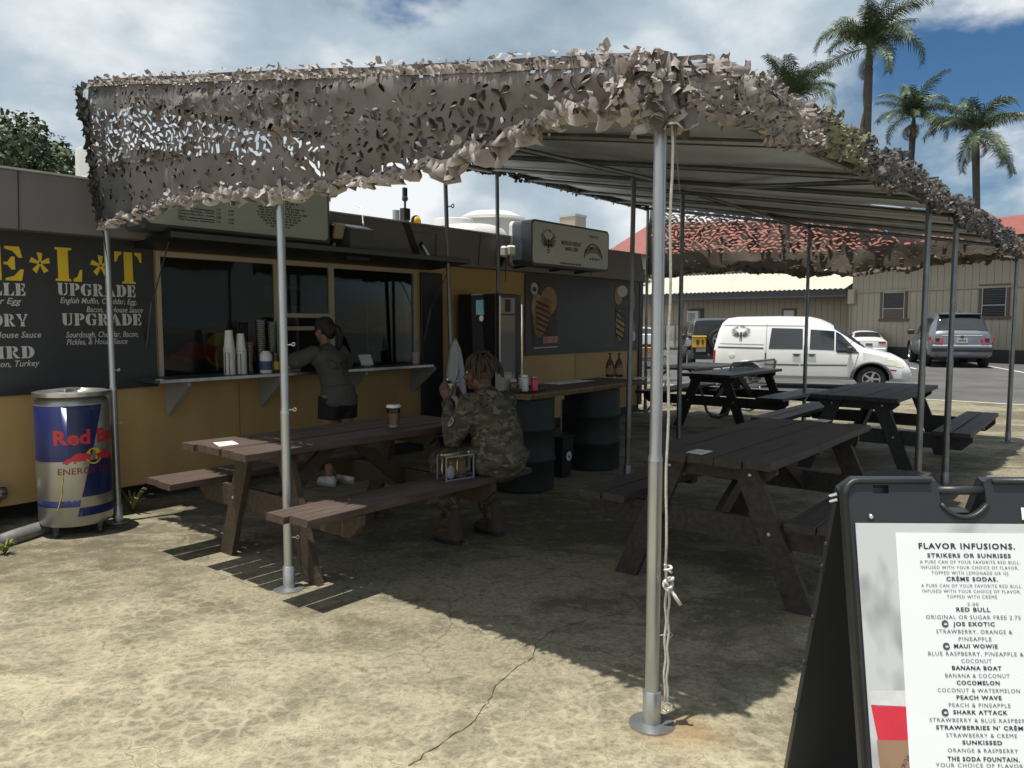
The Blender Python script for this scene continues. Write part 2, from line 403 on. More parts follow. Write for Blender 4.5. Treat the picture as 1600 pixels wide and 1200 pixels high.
    craze2 = mth('MULTIPLY', mth('MULTIPLY', mth('MULTIPLY', rmp(vo.outputs[0], .0, .05, 1, 0), worn), rmp(noi(3.3, 4, .7), .42, .62)), .5)
    base = mixc(mth('MULTIPLY', mth('MULTIPLY', rmp(vo.outputs[0], .03, .13, 1, 0), worn), .4), base, (.52, .475, .33))
    base = mixc(mth('MULTIPLY', craze2, 1.7), base, (.13, .105, .065))
    dark = rmp(noi(.8, 6, .65), .58, .75)
    base = mixc(mth('MULTIPLY', dark, .7), base, (.085, .075, .05))
    rp3 = G(1060, 1128); vd = nt.nodes.new('ShaderNodeVectorMath'); vd.operation = 'DISTANCE'; L.new(tcn.outputs['Object'], vd.inputs[0]); vd.inputs[1].default_value = (rp3.x, rp3.y-.08, 0)
    rust = mth('MULTIPLY', rmp(mth('ADD', vd.outputs['Value'], mth('MULTIPLY', mth('SUBTRACT', mid, .5), .35)), .03, .24, 1, 0), .35)
    base = mixc(rust, base, (.30, .17, .06))
    blot = mth('MULTIPLY', mth('MULTIPLY', rmp(noi(5.5, 6, .7), .56, .68), rmp(noi(1.3, 4, .6), .45, .6)), .5)
    base = mixc(blot, base, (.10, .088, .062))
    L.new(base, b.inputs['Base Color'])
    bp = nt.nodes.new('ShaderNodeBump'); bp.inputs['Strength'].default_value = .55; bp.inputs['Distance'].default_value = .006
    hgt = mth('SUBTRACT', mth('ADD', fine, mth('MULTIPLY', grit, .6)), mth('MULTIPLY', craze, .8)); L.new(hgt, bp.inputs['Height']); L.new(bp.outputs[0], b.inputs['Normal'])
concrete_material()
mat('asphalt', (.075, .075, .078), .9, col2=(.115, .112, .11), scale=.6, bump=.3, bscale=120, spec=.3)
mat('road_paint', (.75, .74, .70), .7, col2=(.5, .49, .46), scale=9)
mat('kerb_concrete', (.50, .47, .40), .85, col2=(.36, .33, .27), scale=5)
mat('joint_dust', (.34, .31, .22), .9, col2=(.2, .18, .125), scale=12)
mat('crack', (.035, .028, .02), 1)
mat('tan_paint', (.51, .34, .135), .62, col2=(.39, .25, .10), scale=2.6, stretch=(1, 1, .12), bump=.03, lo=.3, hi=.75)
mat('fascia_paint', (.20, .19, .20), .55, col2=(.165, .155, .165), scale=1.2, bump=.02)
mat('roof_white', (.52, .52, .50), .6, col2=(.42, .42, .40), scale=4)
mat('board_black', (.022, .024, .027), .42, col2=(.03, .032, .035), scale=1.4)
mat('black_paint', (.014, .015, .018), .45)
mat('dark_interior', (.07, .07, .068), .8, col2=(.10, .098, .09), scale=2)
mat('interior_tan', (.30, .27, .22), .8, col2=(.22, .2, .17), scale=2)
mat('yellow_letter', (.78, .56, .03), .6, col2=(.66, .46, .03), scale=5)
mat('white_letter', (.62, .61, .58), .6, col2=(.50, .49, .47), scale=14)
mat('frame_tan', (.42, .36, .28), .6)
mat('sign_face', (.50, .57, .58), .4, col2=(.43, .50, .51), scale=1.5)
mat('sign_white', (.66, .71, .73), .35, col2=(.58, .63, .65), scale=2)
mat('sign_frame', (.075, .09, .105), .4)
mat('sign_letter', (.03, .035, .045), .6)
mat('sign_letter_soft', (.15, .165, .17), .6)
mat('galvanised', (.50, .52, .53), .36, .85, col2=(.36, .38, .39), scale=7, stretch=(1, 1, .3))
mat('steel_dark', (.10, .11, .12), .45, .7)
mat('steel_plate', (.55, .56, .56), .3, .9, col2=(.4, .4, .4), scale=20)
mat('chrome', (.75, .76, .77), .12, 1)
mat('rope', (.66, .64, .58), .9, col2=(.5, .48, .43), scale=90)
mat('white_plastic', (.70, .70, .67), .4)
mat('grey_plastic', (.30, .31, .30), .5)
mat('black_plastic', (.018, .02, .022), .35, bump=.05, bscale=160)
mat('paper', (.78, .78, .75), .7)
glass('window_glass', (.72, .75, .75), .02, .045)
glass('clear_plastic', (.88, .90, .90), .06, .10)
mat('weed', (.10, .13, .03), .7, col2=(.22, .22, .07), scale=8)

# ================================================================== ground, road, markings
def terrain(u): return 0.0 if u < 12.5 else max(-.15, -.15*(u-12.5)/4.6)
b = MB(); us = [-260, -60, -15, 0, 4, 8, 12.5, 13.6, 14.8, 16, 17.1, 22, 40, 80, 200, 420]; vs = [-300, -80, -25, -8, 0, 4, 8, 12, 20, 40, 90, 300]
for u in us:
    for v in vs: b.v.append(T(u, v, terrain(u)))
for i in range(len(us)-1):
    for j in range(len(vs)-1):
        k = i*len(vs)+j; b.f.append((k, k+len(vs), k+len(vs)+1, k+1)); b.mi.append(0)
ground = b.build('ground', 'concrete'); tag(ground, kind='structure')
RZ = -.15
edge = [GU(1050, 602, RZ), GU(1440, 621, RZ), GU(1600, 633, RZ)]
def edge_u(v): # the concrete apron's far edge
    (u0, v0), (u1, v1) = edge[0], edge[2]
    return u0+(u1-u0)*(v-v0)/(v1-v0)
b = MB(); ul = [0, 6, 20, 30, 90]
vl = [-90, -30, -8, 0, 6, 14, 30, 90]
for k in ul:
    for v in vl: b.v.append(T(edge_u(v)+k, v, RZ+.004))
for i in range(len(ul)-1):
    for j in range(len(vl)-1):
        k = i*len(vl)+j; b.f.append((k, k+len(vl), k+len(vl)+1, k+1)); b.mi.append(0)
tag(b.build('road', 'asphalt'), kind='structure')
b = MB()
b.add([T(edge_u(v)+d, v, RZ+.008) for v in (-40, 40) for d in (-.09, .09)], [(0, 1, 3, 2)])
tag(b.build('kerb_strip', 'kerb_concrete'), kind='structure')
def ground_line(p, q, w=.11, z=RZ+.009):
    p = G(*p, RZ); q = G(*q, RZ); d = (q-p).normalized(); n = Vector((-d.y, d.x, 0))*w/2
    m = MB(); m.add([Vector((r.x, r.y, z)) for r in (p-n, q-n, q+n, p+n)], [(0, 1, 2, 3)])
    tag(m.build('parking_line', 'road_paint'), kind='structure')
ground_line((1546, 572.5), (1640, 590)); ground_line((1498, 567), (1528, 569.5)); ground_line((1395, 567), (1432, 577))
# the long crack across the foreground
b = MB(); r2 = random.Random(3)
cp_ = [(640, 1198), (690, 1160), (735, 1132), (762, 1098), (775, 1072), (806, 1042), (829, 1032), (838, 1005), (866, 985), (930, 965), (1000, 955)]
pts = []
for (x0, y0), (x1, y1) in zip(cp_, cp_[1:]):
    for k in range(6):
        f = k/6; p = G(x0+(x1-x0)*f, y0+(y1-y0)*f); pts.append(p+Vector((r2.uniform(-.008, .008), r2.uniform(-.008, .008), 0)))
for i, p in enumerate(pts):
    d = (pts[min(i+1, len(pts)-1)]-pts[max(i-1, 0)]).normalized(); n = Vector((-d.y, d.x, 0))*(.0008+.0015*r2.random())
    b.v += [p+n+Vector((0, 0, .003)), p-n+Vector((0, 0, .003))]
    if i: k = 2*i; b.f.append((k-2, k-1, k+1, k)); b.mi.append(0)
tag(b.build('crack', 'crack'), kind='structure')

# ================================================================== things laid out in the trailer's frame
ORG = {}
def uth(name, label, cat, u0, v0, z0=0.0, group=None, rot=0.0):
    o = thing(name, label, cat, T(u0, v0, z0), ROT+rot, group); ORG[o.name] = Vector((u0, v0, z0)); return o
def up(mb, name, mats, root, parent=None, **kw):
    return mb.xf(Matrix.Translation(-ORG[root.name])).build(name, mats, parent or root, **kw)
def bx(m, u0, u1, v0, v1, z0, z1, mi=0, bev=0.0): return m.box(((u0+u1)/2, (v0+v1)/2, (z0+z1)/2), (u1-u0, v1-v0, z1-z0), None, mi, bev)
VW = 6.45; UE = 11.2
tr = uth('food_trailer', 'long tan food trailer with grey fascia, dark serving window and black panels', 'food trailer', 5, VW)
m = MB()
bx(m, -2.5, 3.12, VW, VW+.08, .15, 2.3); bx(m, 3.12, 6.12, VW, VW+.08, .15, 1.04); bx(m, 3.12, 6.12, VW, VW+.08, 2.1, 2.3); bx(m, 6.12, UE, VW, VW+.08, .15, 2.3)
up(m, 'front_wall', 'tan_paint', tr)
m = MB(); bx(m, UE-.08, UE, VW+.08, 8.9, .15, 2.3); up(m, 'end_wall', 'tan_paint', tr)
m = MB(); bx(m, -2.5, UE-.08, 8.8, 8.9, .15, 2.3); up(m, 'back_wall', 'interior_tan', tr)
m = MB(); bx(m, -2.5, UE-.08, VW+.08, 8.8, .15, .25); up(m, 'trailer_floor', 'dark_interior', tr)
m = MB(); bx(m, -2.7, UE-.1, 6.265, 9.0, 2.555, 2.585); up(m, 'roof', 'roof_white', tr)
m = MB(); bx(m, -2.5, UE-.08, VW+.08, 8.8, 2.28, 2.33); up(m, 'ceiling', 'dark_interior', tr)
m = MB()                                                    # sloping fascia boards with a cut end
q = [(-2.8, 6.25, 2.17), (10.98, 6.25, 2.17), (10.75, 6.21, 2.575), (-2.8, 6.21, 2.575)]
q2 = [(a, v+.05, z) for a, v, z in q]
m.add(q+q2, [(0, 1, 2, 3), (7, 6, 5, 4), (0, 4, 5, 1), (1, 5, 6, 2), (2, 6, 7, 3), (3, 7, 4, 0)])
up(m, 'fascia', 'fascia_paint', tr)
m = MB(); bx(m, -2.8, 10.74, 6.19, 6.26, 2.577, 2.592); up(m, 'roof_edge_trim', 'roof_white', tr)
m = MB(); bx(m, -2.8, 10.97, 6.305, VW-.002, 2.172, 2.185); up(m, 'soffit', 'fascia_paint', tr)
m = MB(); bx(m, UE-.10, UE+.012, VW-.025, VW-.003, .16, 2.19); up(m, 'corner_trim', 'black_paint', tr)
m = MB(); bx(m, 6.17, 6.52, VW-.03, VW-.003, .17, 2.08, bev=.006); up(m, 'door', 'black_paint', tr)
m = MB(); bx(m, 4.3, UE, VW+.03, VW+.06, .03, .147); up(m, 'skirt', 'black_paint', tr)
for u in (1.2, 4.9, 8.4):
    m = MB(); m.tube([(u, 7.3, 0), (u, 7.3, .2)], .05); up(m, 'jack_stand', 'steel_dark', tr)
m = MB(); ux_, uz_ = W(4, 768, 6.4); m.lathe([(.045, -.09), (.06, -.07), (.06, .05), (.05, .09), (.02, .095)], (ux_-.08, 6.38, uz_), 14, axis=Matrix.Rotation(R(90), 3, 'Y')); bx(m, ux_-.25, ux_-.12, 6.36, 6.45, uz_-.05, uz_+.05)
up(m, 'wall_fitting', 'chrome', tr, smooth=True, auto=40)
mat('seam_tan', (.24, .15, .065), .7); mat('strap_black', (.02, .02, .022), .6)
for u in (.2, 1.42, 2.64, 3.86, 5.08):
    m = MB(); bx(m, u-.004, u+.004, VW-.0035, VW-.0015, .152, .96); up(m, 'panel_seam', 'seam_tan', tr)
for u in (7.35, 8.05, 9.3, 10.5):
    m = MB(); bx(m, u-.004, u+.004, VW-.0035, VW-.0015, .152, 1.05); up(m, 'panel_seam', 'seam_tan', tr)
for k in range(22):
    m = MB(); u = -.9+k*.56; m.lathe([(.012, -.001), (.011, .004), (.004, .006)], (u, VW-.001, .19), 8, axis=Matrix.Rotation(R(90), 3, 'X')); up(m, 'rivet', 'seam_tan', tr)
for u in (-.4, 2.05, 4.5, 6.95, 9.4):
    m = MB(); m.beam((u, 6.2445, 2.172), (u-.0, 6.2045, 2.574), .006, .003, up=(0, 1, 0)); up(m, 'fascia_seam', 'strap_black', tr)
su0, sz0 = W(634, 346, 6.2); su1, sz1 = W(655, 408, 6.24)
m = MB(); m.beam((su0, 6.203, sz0), (su1, 6.238, sz1), .085, .012, up=(0, 1, 0)); up(m, 'strap', 'strap_black', tr)
a_ = W(645, 361, 6.2); c_ = W(682, 364, 6.2); m = MB(); m.tube([(a_[0], 6.20, a_[1]), (c_[0], 6.20, c_[1]), (c_[0]+.02, 6.22, c_[1]-.25)], .008, 6); up(m, 'conduit', 'fascia_paint', tr)
# serving window: frame, sliding panes, ledge, flap
wf = MB(); bx(wf, 3.12, 6.12, VW-.012, VW+.03, 2.06, 2.10); bx(wf, 3.12, 3.16, VW-.012, VW+.03, 1.04, 2.06); bx(wf, 6.07, 6.12, VW-.012, VW+.03, 1.04, 2.06)
win = up(wf, 'serving_window', 'frame_tan', tr)
mu = [W(x, 480, VW)[0] for x in (433, 518)]
for u in mu:
    m = MB(); bx(m, u-.03, u+.03, VW-.01, VW+.025, 1.04, 2.06); up(m, 'mullion', 'frame_tan', tr, win)
zr = W(475, 493, VW)[1]; zr2 = W(475, 513, VW)[1]
m = MB(); bx(m, mu[0]+.03, mu[1]-.03, VW-.005, VW+.02, zr-.02, zr+.02); up(m, 'rail', 'frame_tan', tr, win)
m = MB(); bx(m, mu[0]+.03, mu[1]-.06, VW+.05, VW+.07, zr2-.02, zr2+.02); up(m, 'rail', 'frame_tan', tr, win)
for a, c, z0 in ((3.16, mu[0]-.03, 1.045), (mu[0]+.03, mu[1]-.03, zr+.02), (mu[1]+.03, 6.07, 1.045)):
    m = MB(); bx(m, a, c, VW+.008, VW+.012, z0, 2.06); up(m, 'pane', 'window_glass', tr, win)
cz = 1.05
sh = MB(); bx(sh, 2.93, 5.98, 6.04, VW-.002, cz-.035, cz, bev=.006); shelf = up(sh, 'counter_shelf', 'steel_dark', tr)
m = MB(); bx(m, 2.93, 5.98, 6.034, 6.039, cz-.03, cz-.004); up(m, 'edge_strip', 'steel_plate', tr, shelf)
for u in (W(262, 590, 6.3)[0]+.05, W(418, 580, 6.3)[0], W(548, 575, 6.3)[0], W(655, 570, 6.3)[0]):
    m = MB(); o_ = [(0, 0), (.38, 0), (.38, -.03), (.03, -.30), (0, -.30)]
    m.plate(o_, .03, fn=lambda x, y, z, u=u: Vector((u-z, VW-.004-x, cz-.036+y))); up(m, 'bracket', 'grey_plastic', tr)
# the lifted flap above the window
m = MB(); fz0, fz1 = 2.11, 2.16
q = [(2.95, VW, fz0), (6.35, VW, fz0), (6.35, 5.83, fz1), (2.95, 5.83, fz1)]
m.add(q+[(a, v, z+.05) for a, v, z in q], [(3, 2, 1, 0), (4, 5, 6, 7), (0, 1, 5, 4), (1, 2, 6, 5), (2, 3, 7, 6), (3, 0, 4, 7)])
flap = up(m, 'window_flap', 'black_paint', tr)
m = MB(); bx(m, 2.95, 6.35, 5.822, 5.829, fz1+.002, fz1+.045); up(m, 'flap_edge', 'sign_frame', tr, flap)
for u in (3.02, 6.22):
    m = MB(); m.tube([(u, 6.0, 2.14), (u, 6.32, 1.66)], .006, 6); m.tube([(u, 6.32, 1.66), (u, 6.43, 1.3)], .012, 6); up(m, 'gas_strut', 'steel_dark', tr)
for u in (3.3, 4.1, 4.35, 5.1, 5.9):
    m = MB(); m.beam((u, 6.02, 2.2), (u+.12, 6.3, 2.42), .03, .05); up(m, 'flap_arm', 'black_paint', tr)
# ---- inside the trailer, seen through the window
def room(name, label, cat, u0, u1, v0, v1, z0, z1, mt, bev=.01):
    o = uth(name, label, cat, (u0+u1)/2, (v0+v1)/2, z0); return o
o = uth('worktop', 'dark steel worktop inside the trailer behind the serving window', 'worktop', 4.6, 8.3, .25)
m = MB(); bx(m, 3.2, 6.3, 8.0, 8.7, 1.05, 1.1); up(m, 'top', 'steel_dark', o); m = MB(); bx(m, 3.25, 6.25, 8.05, 8.7, .25, 1.048); up(m, 'cabinet', 'dark_interior', o)
o = uth('kitchen_fridge', 'tall dark fridge inside the trailer at the right of the window', 'fridge', 7.0, 8.3, .25)
m = MB(); bx(m, 6.7, 7.4, 8.0, 8.75, .25, 2.05, bev=.02); up(m, 'body', 'black_paint', o); m = MB(); bx(m, 6.74, 6.78, 7.96, 7.998, 1.0, 1.6); up(m, 'handle', 'steel_plate', o)
for k, (u0, u1, z0, z1, v, mt, lab) in enumerate(((5.0, 5.5, 1.1, 1.5, 8.3, 'interior_tan', 'tan cardboard box on the worktop inside the trailer'), (5.72, 6.1, 1.1, 1.62, 8.35, 'grey_plastic', 'grey drinks machine on the worktop inside the trailer'), (5.55, 5.95, 1.66, 1.98, 8.5, 'interior_tan', 'tan box up on the wall shelf inside the trailer'))):
    o = uth('storage_box' if 'box' in lab else 'drinks_machine', lab, 'box' if 'box' in lab else 'drinks machine', (u0+u1)/2, v, z0)
    m = MB(); bx(m, u0, u1, v-.15, v+.15, z0, z1, bev=.01); up(m, 'body', mt, o); m = MB(); bx(m, u0+.04, u1-.04, v-.155, v-.151, z0+.06, z1-.06); up(m, 'front_panel', 'dark_interior', o)
o = uth('wall_shelf', 'long pale shelf along the back wall inside the trailer', 'shelf', 4.8, 8.6, 1.62); m = MB(); bx(m, 3.4, 6.4, 8.4, 8.79, 1.62, 1.655); up(m, 'board', 'interior_tan', o)
m = MB(); bx(m, 3.5, 3.53, 8.5, 8.79, 1.5, 1.618); bx(m, 6.2, 6.23, 8.5, 8.79, 1.5, 1.618); up(m, 'bracket', 'steel_dark', o)
# ---- emblems: two bulls before a sun
BULL = [(0, .02), (.06, .10), (.14, .13), (.17, .20), (.26, .19), (.34, .26), (.46, .36), (.60, .38), (.72, .33), (.84, .34), (.93, .28), (1.0, .30), (.98, .22), (.93, .18), (.94, .06), (.88, .0), (.86, .10), (.78, .13), (.70, .06), (.62, .1), (.56, .04), (.48, .08), (.44, .0), (.36, .0), (.38, .06), (.32, .1), (.24, .02), (.16, -.04), (.10, -.05), (.12, .01), (.06, .0)]
def bulls(fn, s, lift=.001):
    sun_ = MB(); sun_.plate(arc(0, .22*s, .30*s, .30*s, 0, 360, 24)[:-1], 0, fn=lambda x, y, z: fn(x, y, lift))
    bl = MB()
    bl.plate([(-1.06*s+x*s, y*s) for x, y in BULL], 0, fn=lambda x, y, z: fn(x, y, lift*2))
    bl.plate([(1.06*s-x*s, y*s) for x, y in reversed(BULL)], 0, fn=lambda x, y, z: fn(x, y, lift*2))
    return sun_, bl
mat('bull_red', (.50, .03, .03), .5); mat('sun_yellow', (.62, .43, .03), .5)
pu, pz = W(345, 540, 7.3)
o = uth('wall_poster', 'poster with two red bulls before a yellow sun hung inside the serving window', 'poster', pu, 7.3, pz-.35)
m = MB(); bx(m, pu-.75, pu+.62, 7.3, 7.32, pz-.40, pz+.50); up(m, 'backing', 'dark_interior', o)
sn, bl = bulls(lambda x, y, z: Vector((pu+x, 7.299-z, pz-.18+y)), .60); up(sn, 'sun_disc', 'sun_yellow', o); up(bl, 'bulls', 'bull_red', o)

# ================================================================== black menu board with big letters
def wtext(root, s, xl, xr, yl, yr, cap, v, mt, kind='stencil', off=.003, **kw):
    u0, z0 = W(xl, yl, v); u1, z1 = W(xr, yr, v); xm = (xl+xr)/2; ym = (yl+yr)/2
    hh = W(xm, ym-cap, v)[1]-W(xm, ym, v)[1]
    t = stencil(s, u1-u0, hh, **kw) if kind == 'stencil' else fit_text(s, u1-u0, hh, **kw)
    t.v = [Vector(((u0+u1)/2+p.x, v-off, (z0+z1)/2+p.y)) for p in t.v]
    return up(t, 'lettering', mt, root)
vb = 6.43
mb1 = uth('menu_board', 'black menu board with big yellow capitals and white sandwich names', 'menu board', 2.0, vb, .967)
m = MB(); bx(m, .6, 3.1, vb, VW-.002, .967, 2.185); up(m, 'panel', 'board_black', mb1)
wtext(mb1, 'E', -34, 38, 439, 436.5, 54, vb, 'yellow_letter'); wtext(mb1, '*', 47, 79, 431, 430, 37, vb, 'yellow_letter'); wtext(mb1, 'L', 87, 129, 439, 440, 52, vb, 'yellow_letter')
wtext(mb1, '*', 142, 173, 434, 434, 36, vb, 'yellow_letter'); wtext(mb1, 'T', 180, 222, 443, 443.5, 49, vb, 'yellow_letter')
wtext(mb1, 'LLE', -14, 40, 462.5, 461, 19.5, vb, 'white_letter', gap=.08); wtext(mb1, 'UPGRADE', 90, 212, 462, 464, 19, vb, 'white_letter', gap=.07)
wtext(mb1, 'ORY', -14, 44, 511, 509, 19.5, vb, 'white_letter', gap=.07); wtext(mb1, 'UPGRADE', 97, 221, 508.5, 508.5, 18.5, vb, 'white_letter', gap=.07)
wtext(mb1, 'IRD', -4, 54, 561, 559, 19, vb, 'white_letter', gap=.08)
for s, xl, xr, yl, yr, cap in (('Cheddar Egg', -52, 33, 476, 473, 10), ('& House Sauce', -22, 64, 529, 526.5, 10), ('Bacon, Turkey', -20, 62, 575, 571, 10), ('English Muffin, Cheddar, Egg,', 94, 213, 473.5, 475.5, 9), ('Bacon, & House Sauce', 135, 223, 487.5, 488.5, 9), ('Sourdough, Cheddar, Bacon,', 103, 216, 527, 526.5, 9.5), ('Pickles, & House Sauce', 104, 199, 538.5, 537, 9)):
    wtext(mb1, s, xl, xr, yl, yr, cap, vb, 'white_letter', 'text', shear=.28, bold=.008)

# ================================================================== the long light box above the window
v1 = 5.95
u0, z0 = W(221, 356, v1); u1, z1 = W(519, 386, v1); zb1 = (z0+z1)/2; zt1 = zb1+.62
lb = uth('menu_light_box', 'long white menu light box with small print above the serving window', 'light box', (u0+u1)/2, v1+.15, zb1)
m = MB(); bx(m, u0, u1, v1, v1+.30, zb1, zt1, bev=.03); up(m, 'case', 'sign_frame', lb)
m = MB(); m.plate(rrect(u0+.04, zb1+.05, u1-.05, zt1-.04, .04), .004, fn=lambda x, y, z: Vector((x, v1-.001+z*-1-.004, y))); up(m, 'face', 'sign_face', lb)
for u in (u0+.5, (u0+u1)/2, u1-.4):
    m = MB(); m.beam((u, v1+.2, zb1+.01), (u-.06, 6.3, 2.23), .04, .03); up(m, 'support', 'black_paint', lb)
vf = v1-.006
for k, (s, xr, yl, yr) in enumerate((('Mocha', 300, 324, 327), ('Caramel Macchiato', 317, 329.5, 333), ('Espresso Macchiato', 319, 334, 338), ('Matcha', 292, 338.5, 340.5), ('Chai Tea Latte', 309, 343.5, 346))):
    wtext(lb, s, 278.5, xr, yl, yr, 3.2, vf, 'sign_letter', 'text', bold=.02)
    a = W(xr+3, yr, vf); c = W(335, yr+1.7, vf); m = MB(); bx(m, a[0], c[0], vf-.003, vf-.002, a[1], a[1]+.008); up(m, 'leader', 'sign_letter', lb)
    wtext(lb, '5.50', 338, 345, yr+1.7, yr+2.4, 3.2, vf, 'sign_letter', 'text', bold=.02)
    if k in (0, 1, 3, 4): wtext(lb, '6.00', 357, 365, yr+4, yr+4.6, 3.2, vf, 'sign_letter', 'text', bold=.02)
r3 = random.Random(5)
m = MB()
for k in range(13):                                         # small print too far away to read: rows of short strokes
    y = 305+k*4.1; hw = (26, 20, 12, 26, 20, 34, 32, 36, 34, 30, 26, 22, 14)[k]; x = 437-hw
    while x < 437+hw:
        w_ = r3.uniform(3, 8); a = W(x, y+(x-437)*.098, vf); c = W(x+w_, y+(x+w_-437)*.098, vf); bx(m, a[0], c[0], vf-.0015, vf-.0005, a[1]-.008, a[1]+.008); x += w_+2
up(m, 'small_print', 'sign_letter_soft', lb)

# ================================================================== the second light box
v2 = 5.88
u0, z0 = W(830, 413, v2); u1, z1 = W(951, 425.5, v2); zt2 = W(829, 341, v2)[1]; zb2 = (z0+z1)/2
lb2 = uth('opening_hours_light_box', 'white light box with rounded corners, eagle emblem and opening hours', 'light box', (u0+u1)/2, v2+.15, zb2)
m = MB(); m.plate(rrect(u0, zb2, u1, zt2, .07), .30, fn=lambda x, y, z: Vector((x, v2-z, y))); up(m, 'case', 'sign_frame', lb2)
m = MB(); m.plate(rrect(u0, zb2, u1, zt2, .07), .05, fn=lambda x, y, z: Vector((x, v2+.302-z, y))); up(m, 'rear_case', 'white_plastic', lb2)
m = MB(); m.plate(rrect(u0+.025, zb2+.03, u1-.03, zt2-.025, .05), .004, fn=lambda x, y, z: Vector((x, v2-.005-z, y))); up(m, 'face', 'sign_white', lb2)
for u in (u0+.12, (u0+u1)/2, u1-.3):
    m = MB(); m.beam((u, v2+.2, zb2-.0), (u, 6.3, 2.2), .04, .03); up(m, 'support', 'black_paint', lb2)
def eagle(fn, s, lift=.001):
    """spread wings, a body and a mug in the claws"""
    m = MB()
    for sg in (-1, 1):
        for k in range(8):
            a = R(218-k*11) if sg < 0 else R(-38+k*11)
            L = (.46, .60, .74, .86, .94, .98, .95, .86)[k]; r0 = .15+.012*k
            c, sn = math.cos(a), math.sin(a); w = .038
            q = [(r0, -w*.6), (L*.8, -w), (L, 0), (L*.75, w*.8), (r0, w*.6)]
            m.plate([(s*(x*c-y*sn), s*(.05+x*sn+y*c)) for x, y in q], 0, fn=lambda x, y, z: fn(x, y, lift))
    m.plate([(s*x, s*y) for x, y in ((-.12, .2), (-.05, .32), (.06, .32), (.14, .24), (.1, .1), (.13, -.1), (.08, -.28), (-.08, -.28), (-.13, -.1), (-.1, .1))], 0, fn=lambda x, y, z: fn(x, y, lift*1.5))
    m.plate([(s*x, s*y) for x, y in ((-.14, -.34), (.14, -.34), (.11, -.62), (-.11, -.62))], 0, holes=[[(s*x, s*y) for x, y in ((-.08, -.4), (-.06, -.56), (.06, -.56), (.08, -.4))]], fn=lambda x, y, z: fn(x, y, lift))
    return m
def arc_text(s, r, a0, a1, cap, fn, bold=.01):
    m = MB(); n = len(s)
    for i, ch in enumerate(s):
        if ch == ' ': continue
        a = R(a0+(a1-a0)*(i+.5)/n); t = text_mb(ch, cap/.729, bold=bold)
        for p in t.v:
            rr = r+p.y; q = a-p.x/r; p.x, p.y = rr*math.cos(q), rr*math.sin(q)
        t.v = [fn(p.x, p.y, 0.001) for p in t.v]; m.join(t)
    return m
def emblem(root, fn, s, mt='sign_letter', words='DRIVE THRU JOE'):
    up(eagle(fn, s), 'emblem', mt, root)
    up(arc_text(words, s*.82, 150, 30, s*.17, fn), 'lettering', mt, root)
v2f = v2-.008
ec = W(857, 381, v2f); efn = lambda x, y, z: Vector((ec[0]+x, v2f-z, ec[1]+y))
emblem(lb2, efn, .185, 'sign_letter')
wtext(lb2, 'MONDAY-FRIDAY', 877, 908, 381.5, 386, 6.5, v2f, 'sign_letter_soft', 'text', bold=.02)
wtext(lb2, '0600-1300', 883, 903, 391, 394, 6.2, v2f, 'sign_letter_soft', 'text', bold=.02)
wtext(lb2, 'HOME OF THE', 921, 934, 371, 373.5, 3.5, v2f, 'sign_letter_soft', 'text', bold=.02)
c2 = W(927, 397, v2f); bfn = lambda x, y, z: Vector((c2[0]+x, v2f-z, c2[1]-.20+y))
m = MB(); o_ = arc(0, 0, .27, .34, 145, 35, 12); i_ = arc(0, 0, .27, .22, 35, 145, 12); o2 = arc(0, 0, .255, .325, 143, 37, 12); i2 = arc(0, 0, .255, .235, 37, 143, 12)
m.plate(o_+i_, 0, holes=[o2+i2], fn=bfn); up(m, 'scroll', 'sign_letter', lb2)
t = fit_text('WARMACHINES', .40, .075, bold=.015)
t.v = [bfn(p.x, math.sqrt(max(0, 1-(p.x/.27)**2))*.243+p.y*.9, .001) for p in t.v]; up(t, 'lettering', 'sign_letter', lb2)
m = MB()
for x0, x1, y in ((921, 937, 404.5), (875, 907, 411)):
    x = x0
    while x < x1:
        w_ = r3.uniform(2, 4); a = W(x, y+(x-x0)*.1, v2f); c = W(x+w_, y+(x-x0)*.1, v2f); bx(m, a[0], c[0], v2f-.0015, v2f-.0005, a[1]-.012, a[1]+.012); x += w_+1.2
up(m, 'small_print', 'sign_letter_soft', lb2)

# ================================================================== black poster board at the trailer's right end
pb = uth('poster_board', 'wide black poster board with grilled sandwich pictures at the trailer end', 'poster board', 9.6, vb, 1.06)
m = MB(); bx(m, 8.1, 11.09, vb, VW-.002, 1.06, 2.165); up(m, 'panel', 'board_black', pb)
mat('bread_pale', (.42, .30, .17), .7, col2=(.30, .20, .10), scale=14, bump=.05); mat('bread_toasted', (.24, .12, .05), .7, col2=(.36, .21, .09), scale=11); mat('grill_mark', (.06, .03, .02), .8); mat('ham', (.42, .20, .17), .6, col2=(.5, .30, .24), scale=9); mat('photo_dark', (.03, .03, .03), .6, col2=(.08, .075, .07), scale=10)
def px_plate(pts, v, root, name, mt, off=.003):
    m = MB(); m.plate([W(x, y, v) for x, y in pts][::-1], 0, fn=lambda x, y, z: Vector((x, v-off, y))); return up(m, name, mt, root)
px_plate([(827, 440), (870, 442), (870, 537), (832, 541)], vb, pb, 'picture', 'photo_dark')
px_plate(arc(857, 470, 13, 22, 0, 360, 18)[:-1], vb, pb, 'bread', 'bread_pale', .005)
px_plate(arc(839, 480, 9, 22, 0, 360, 14)[:-1], vb, pb, 'ham_slice', 'ham', .005)
px_plate([(836, 478), (844, 466), (852, 464), (860, 470), (862, 482), (858, 500), (850, 520), (842, 528), (835, 522), (832, 500)], vb, pb, 'sandwich', 'bread_toasted', .007)
for k in range(6):
    y = 470+k*8.5; px_plate([(837, y-1), (858, y+9), (858, y+12), (837, y+2)], vb, pb, 'grill_mark', 'grill_mark', .009)
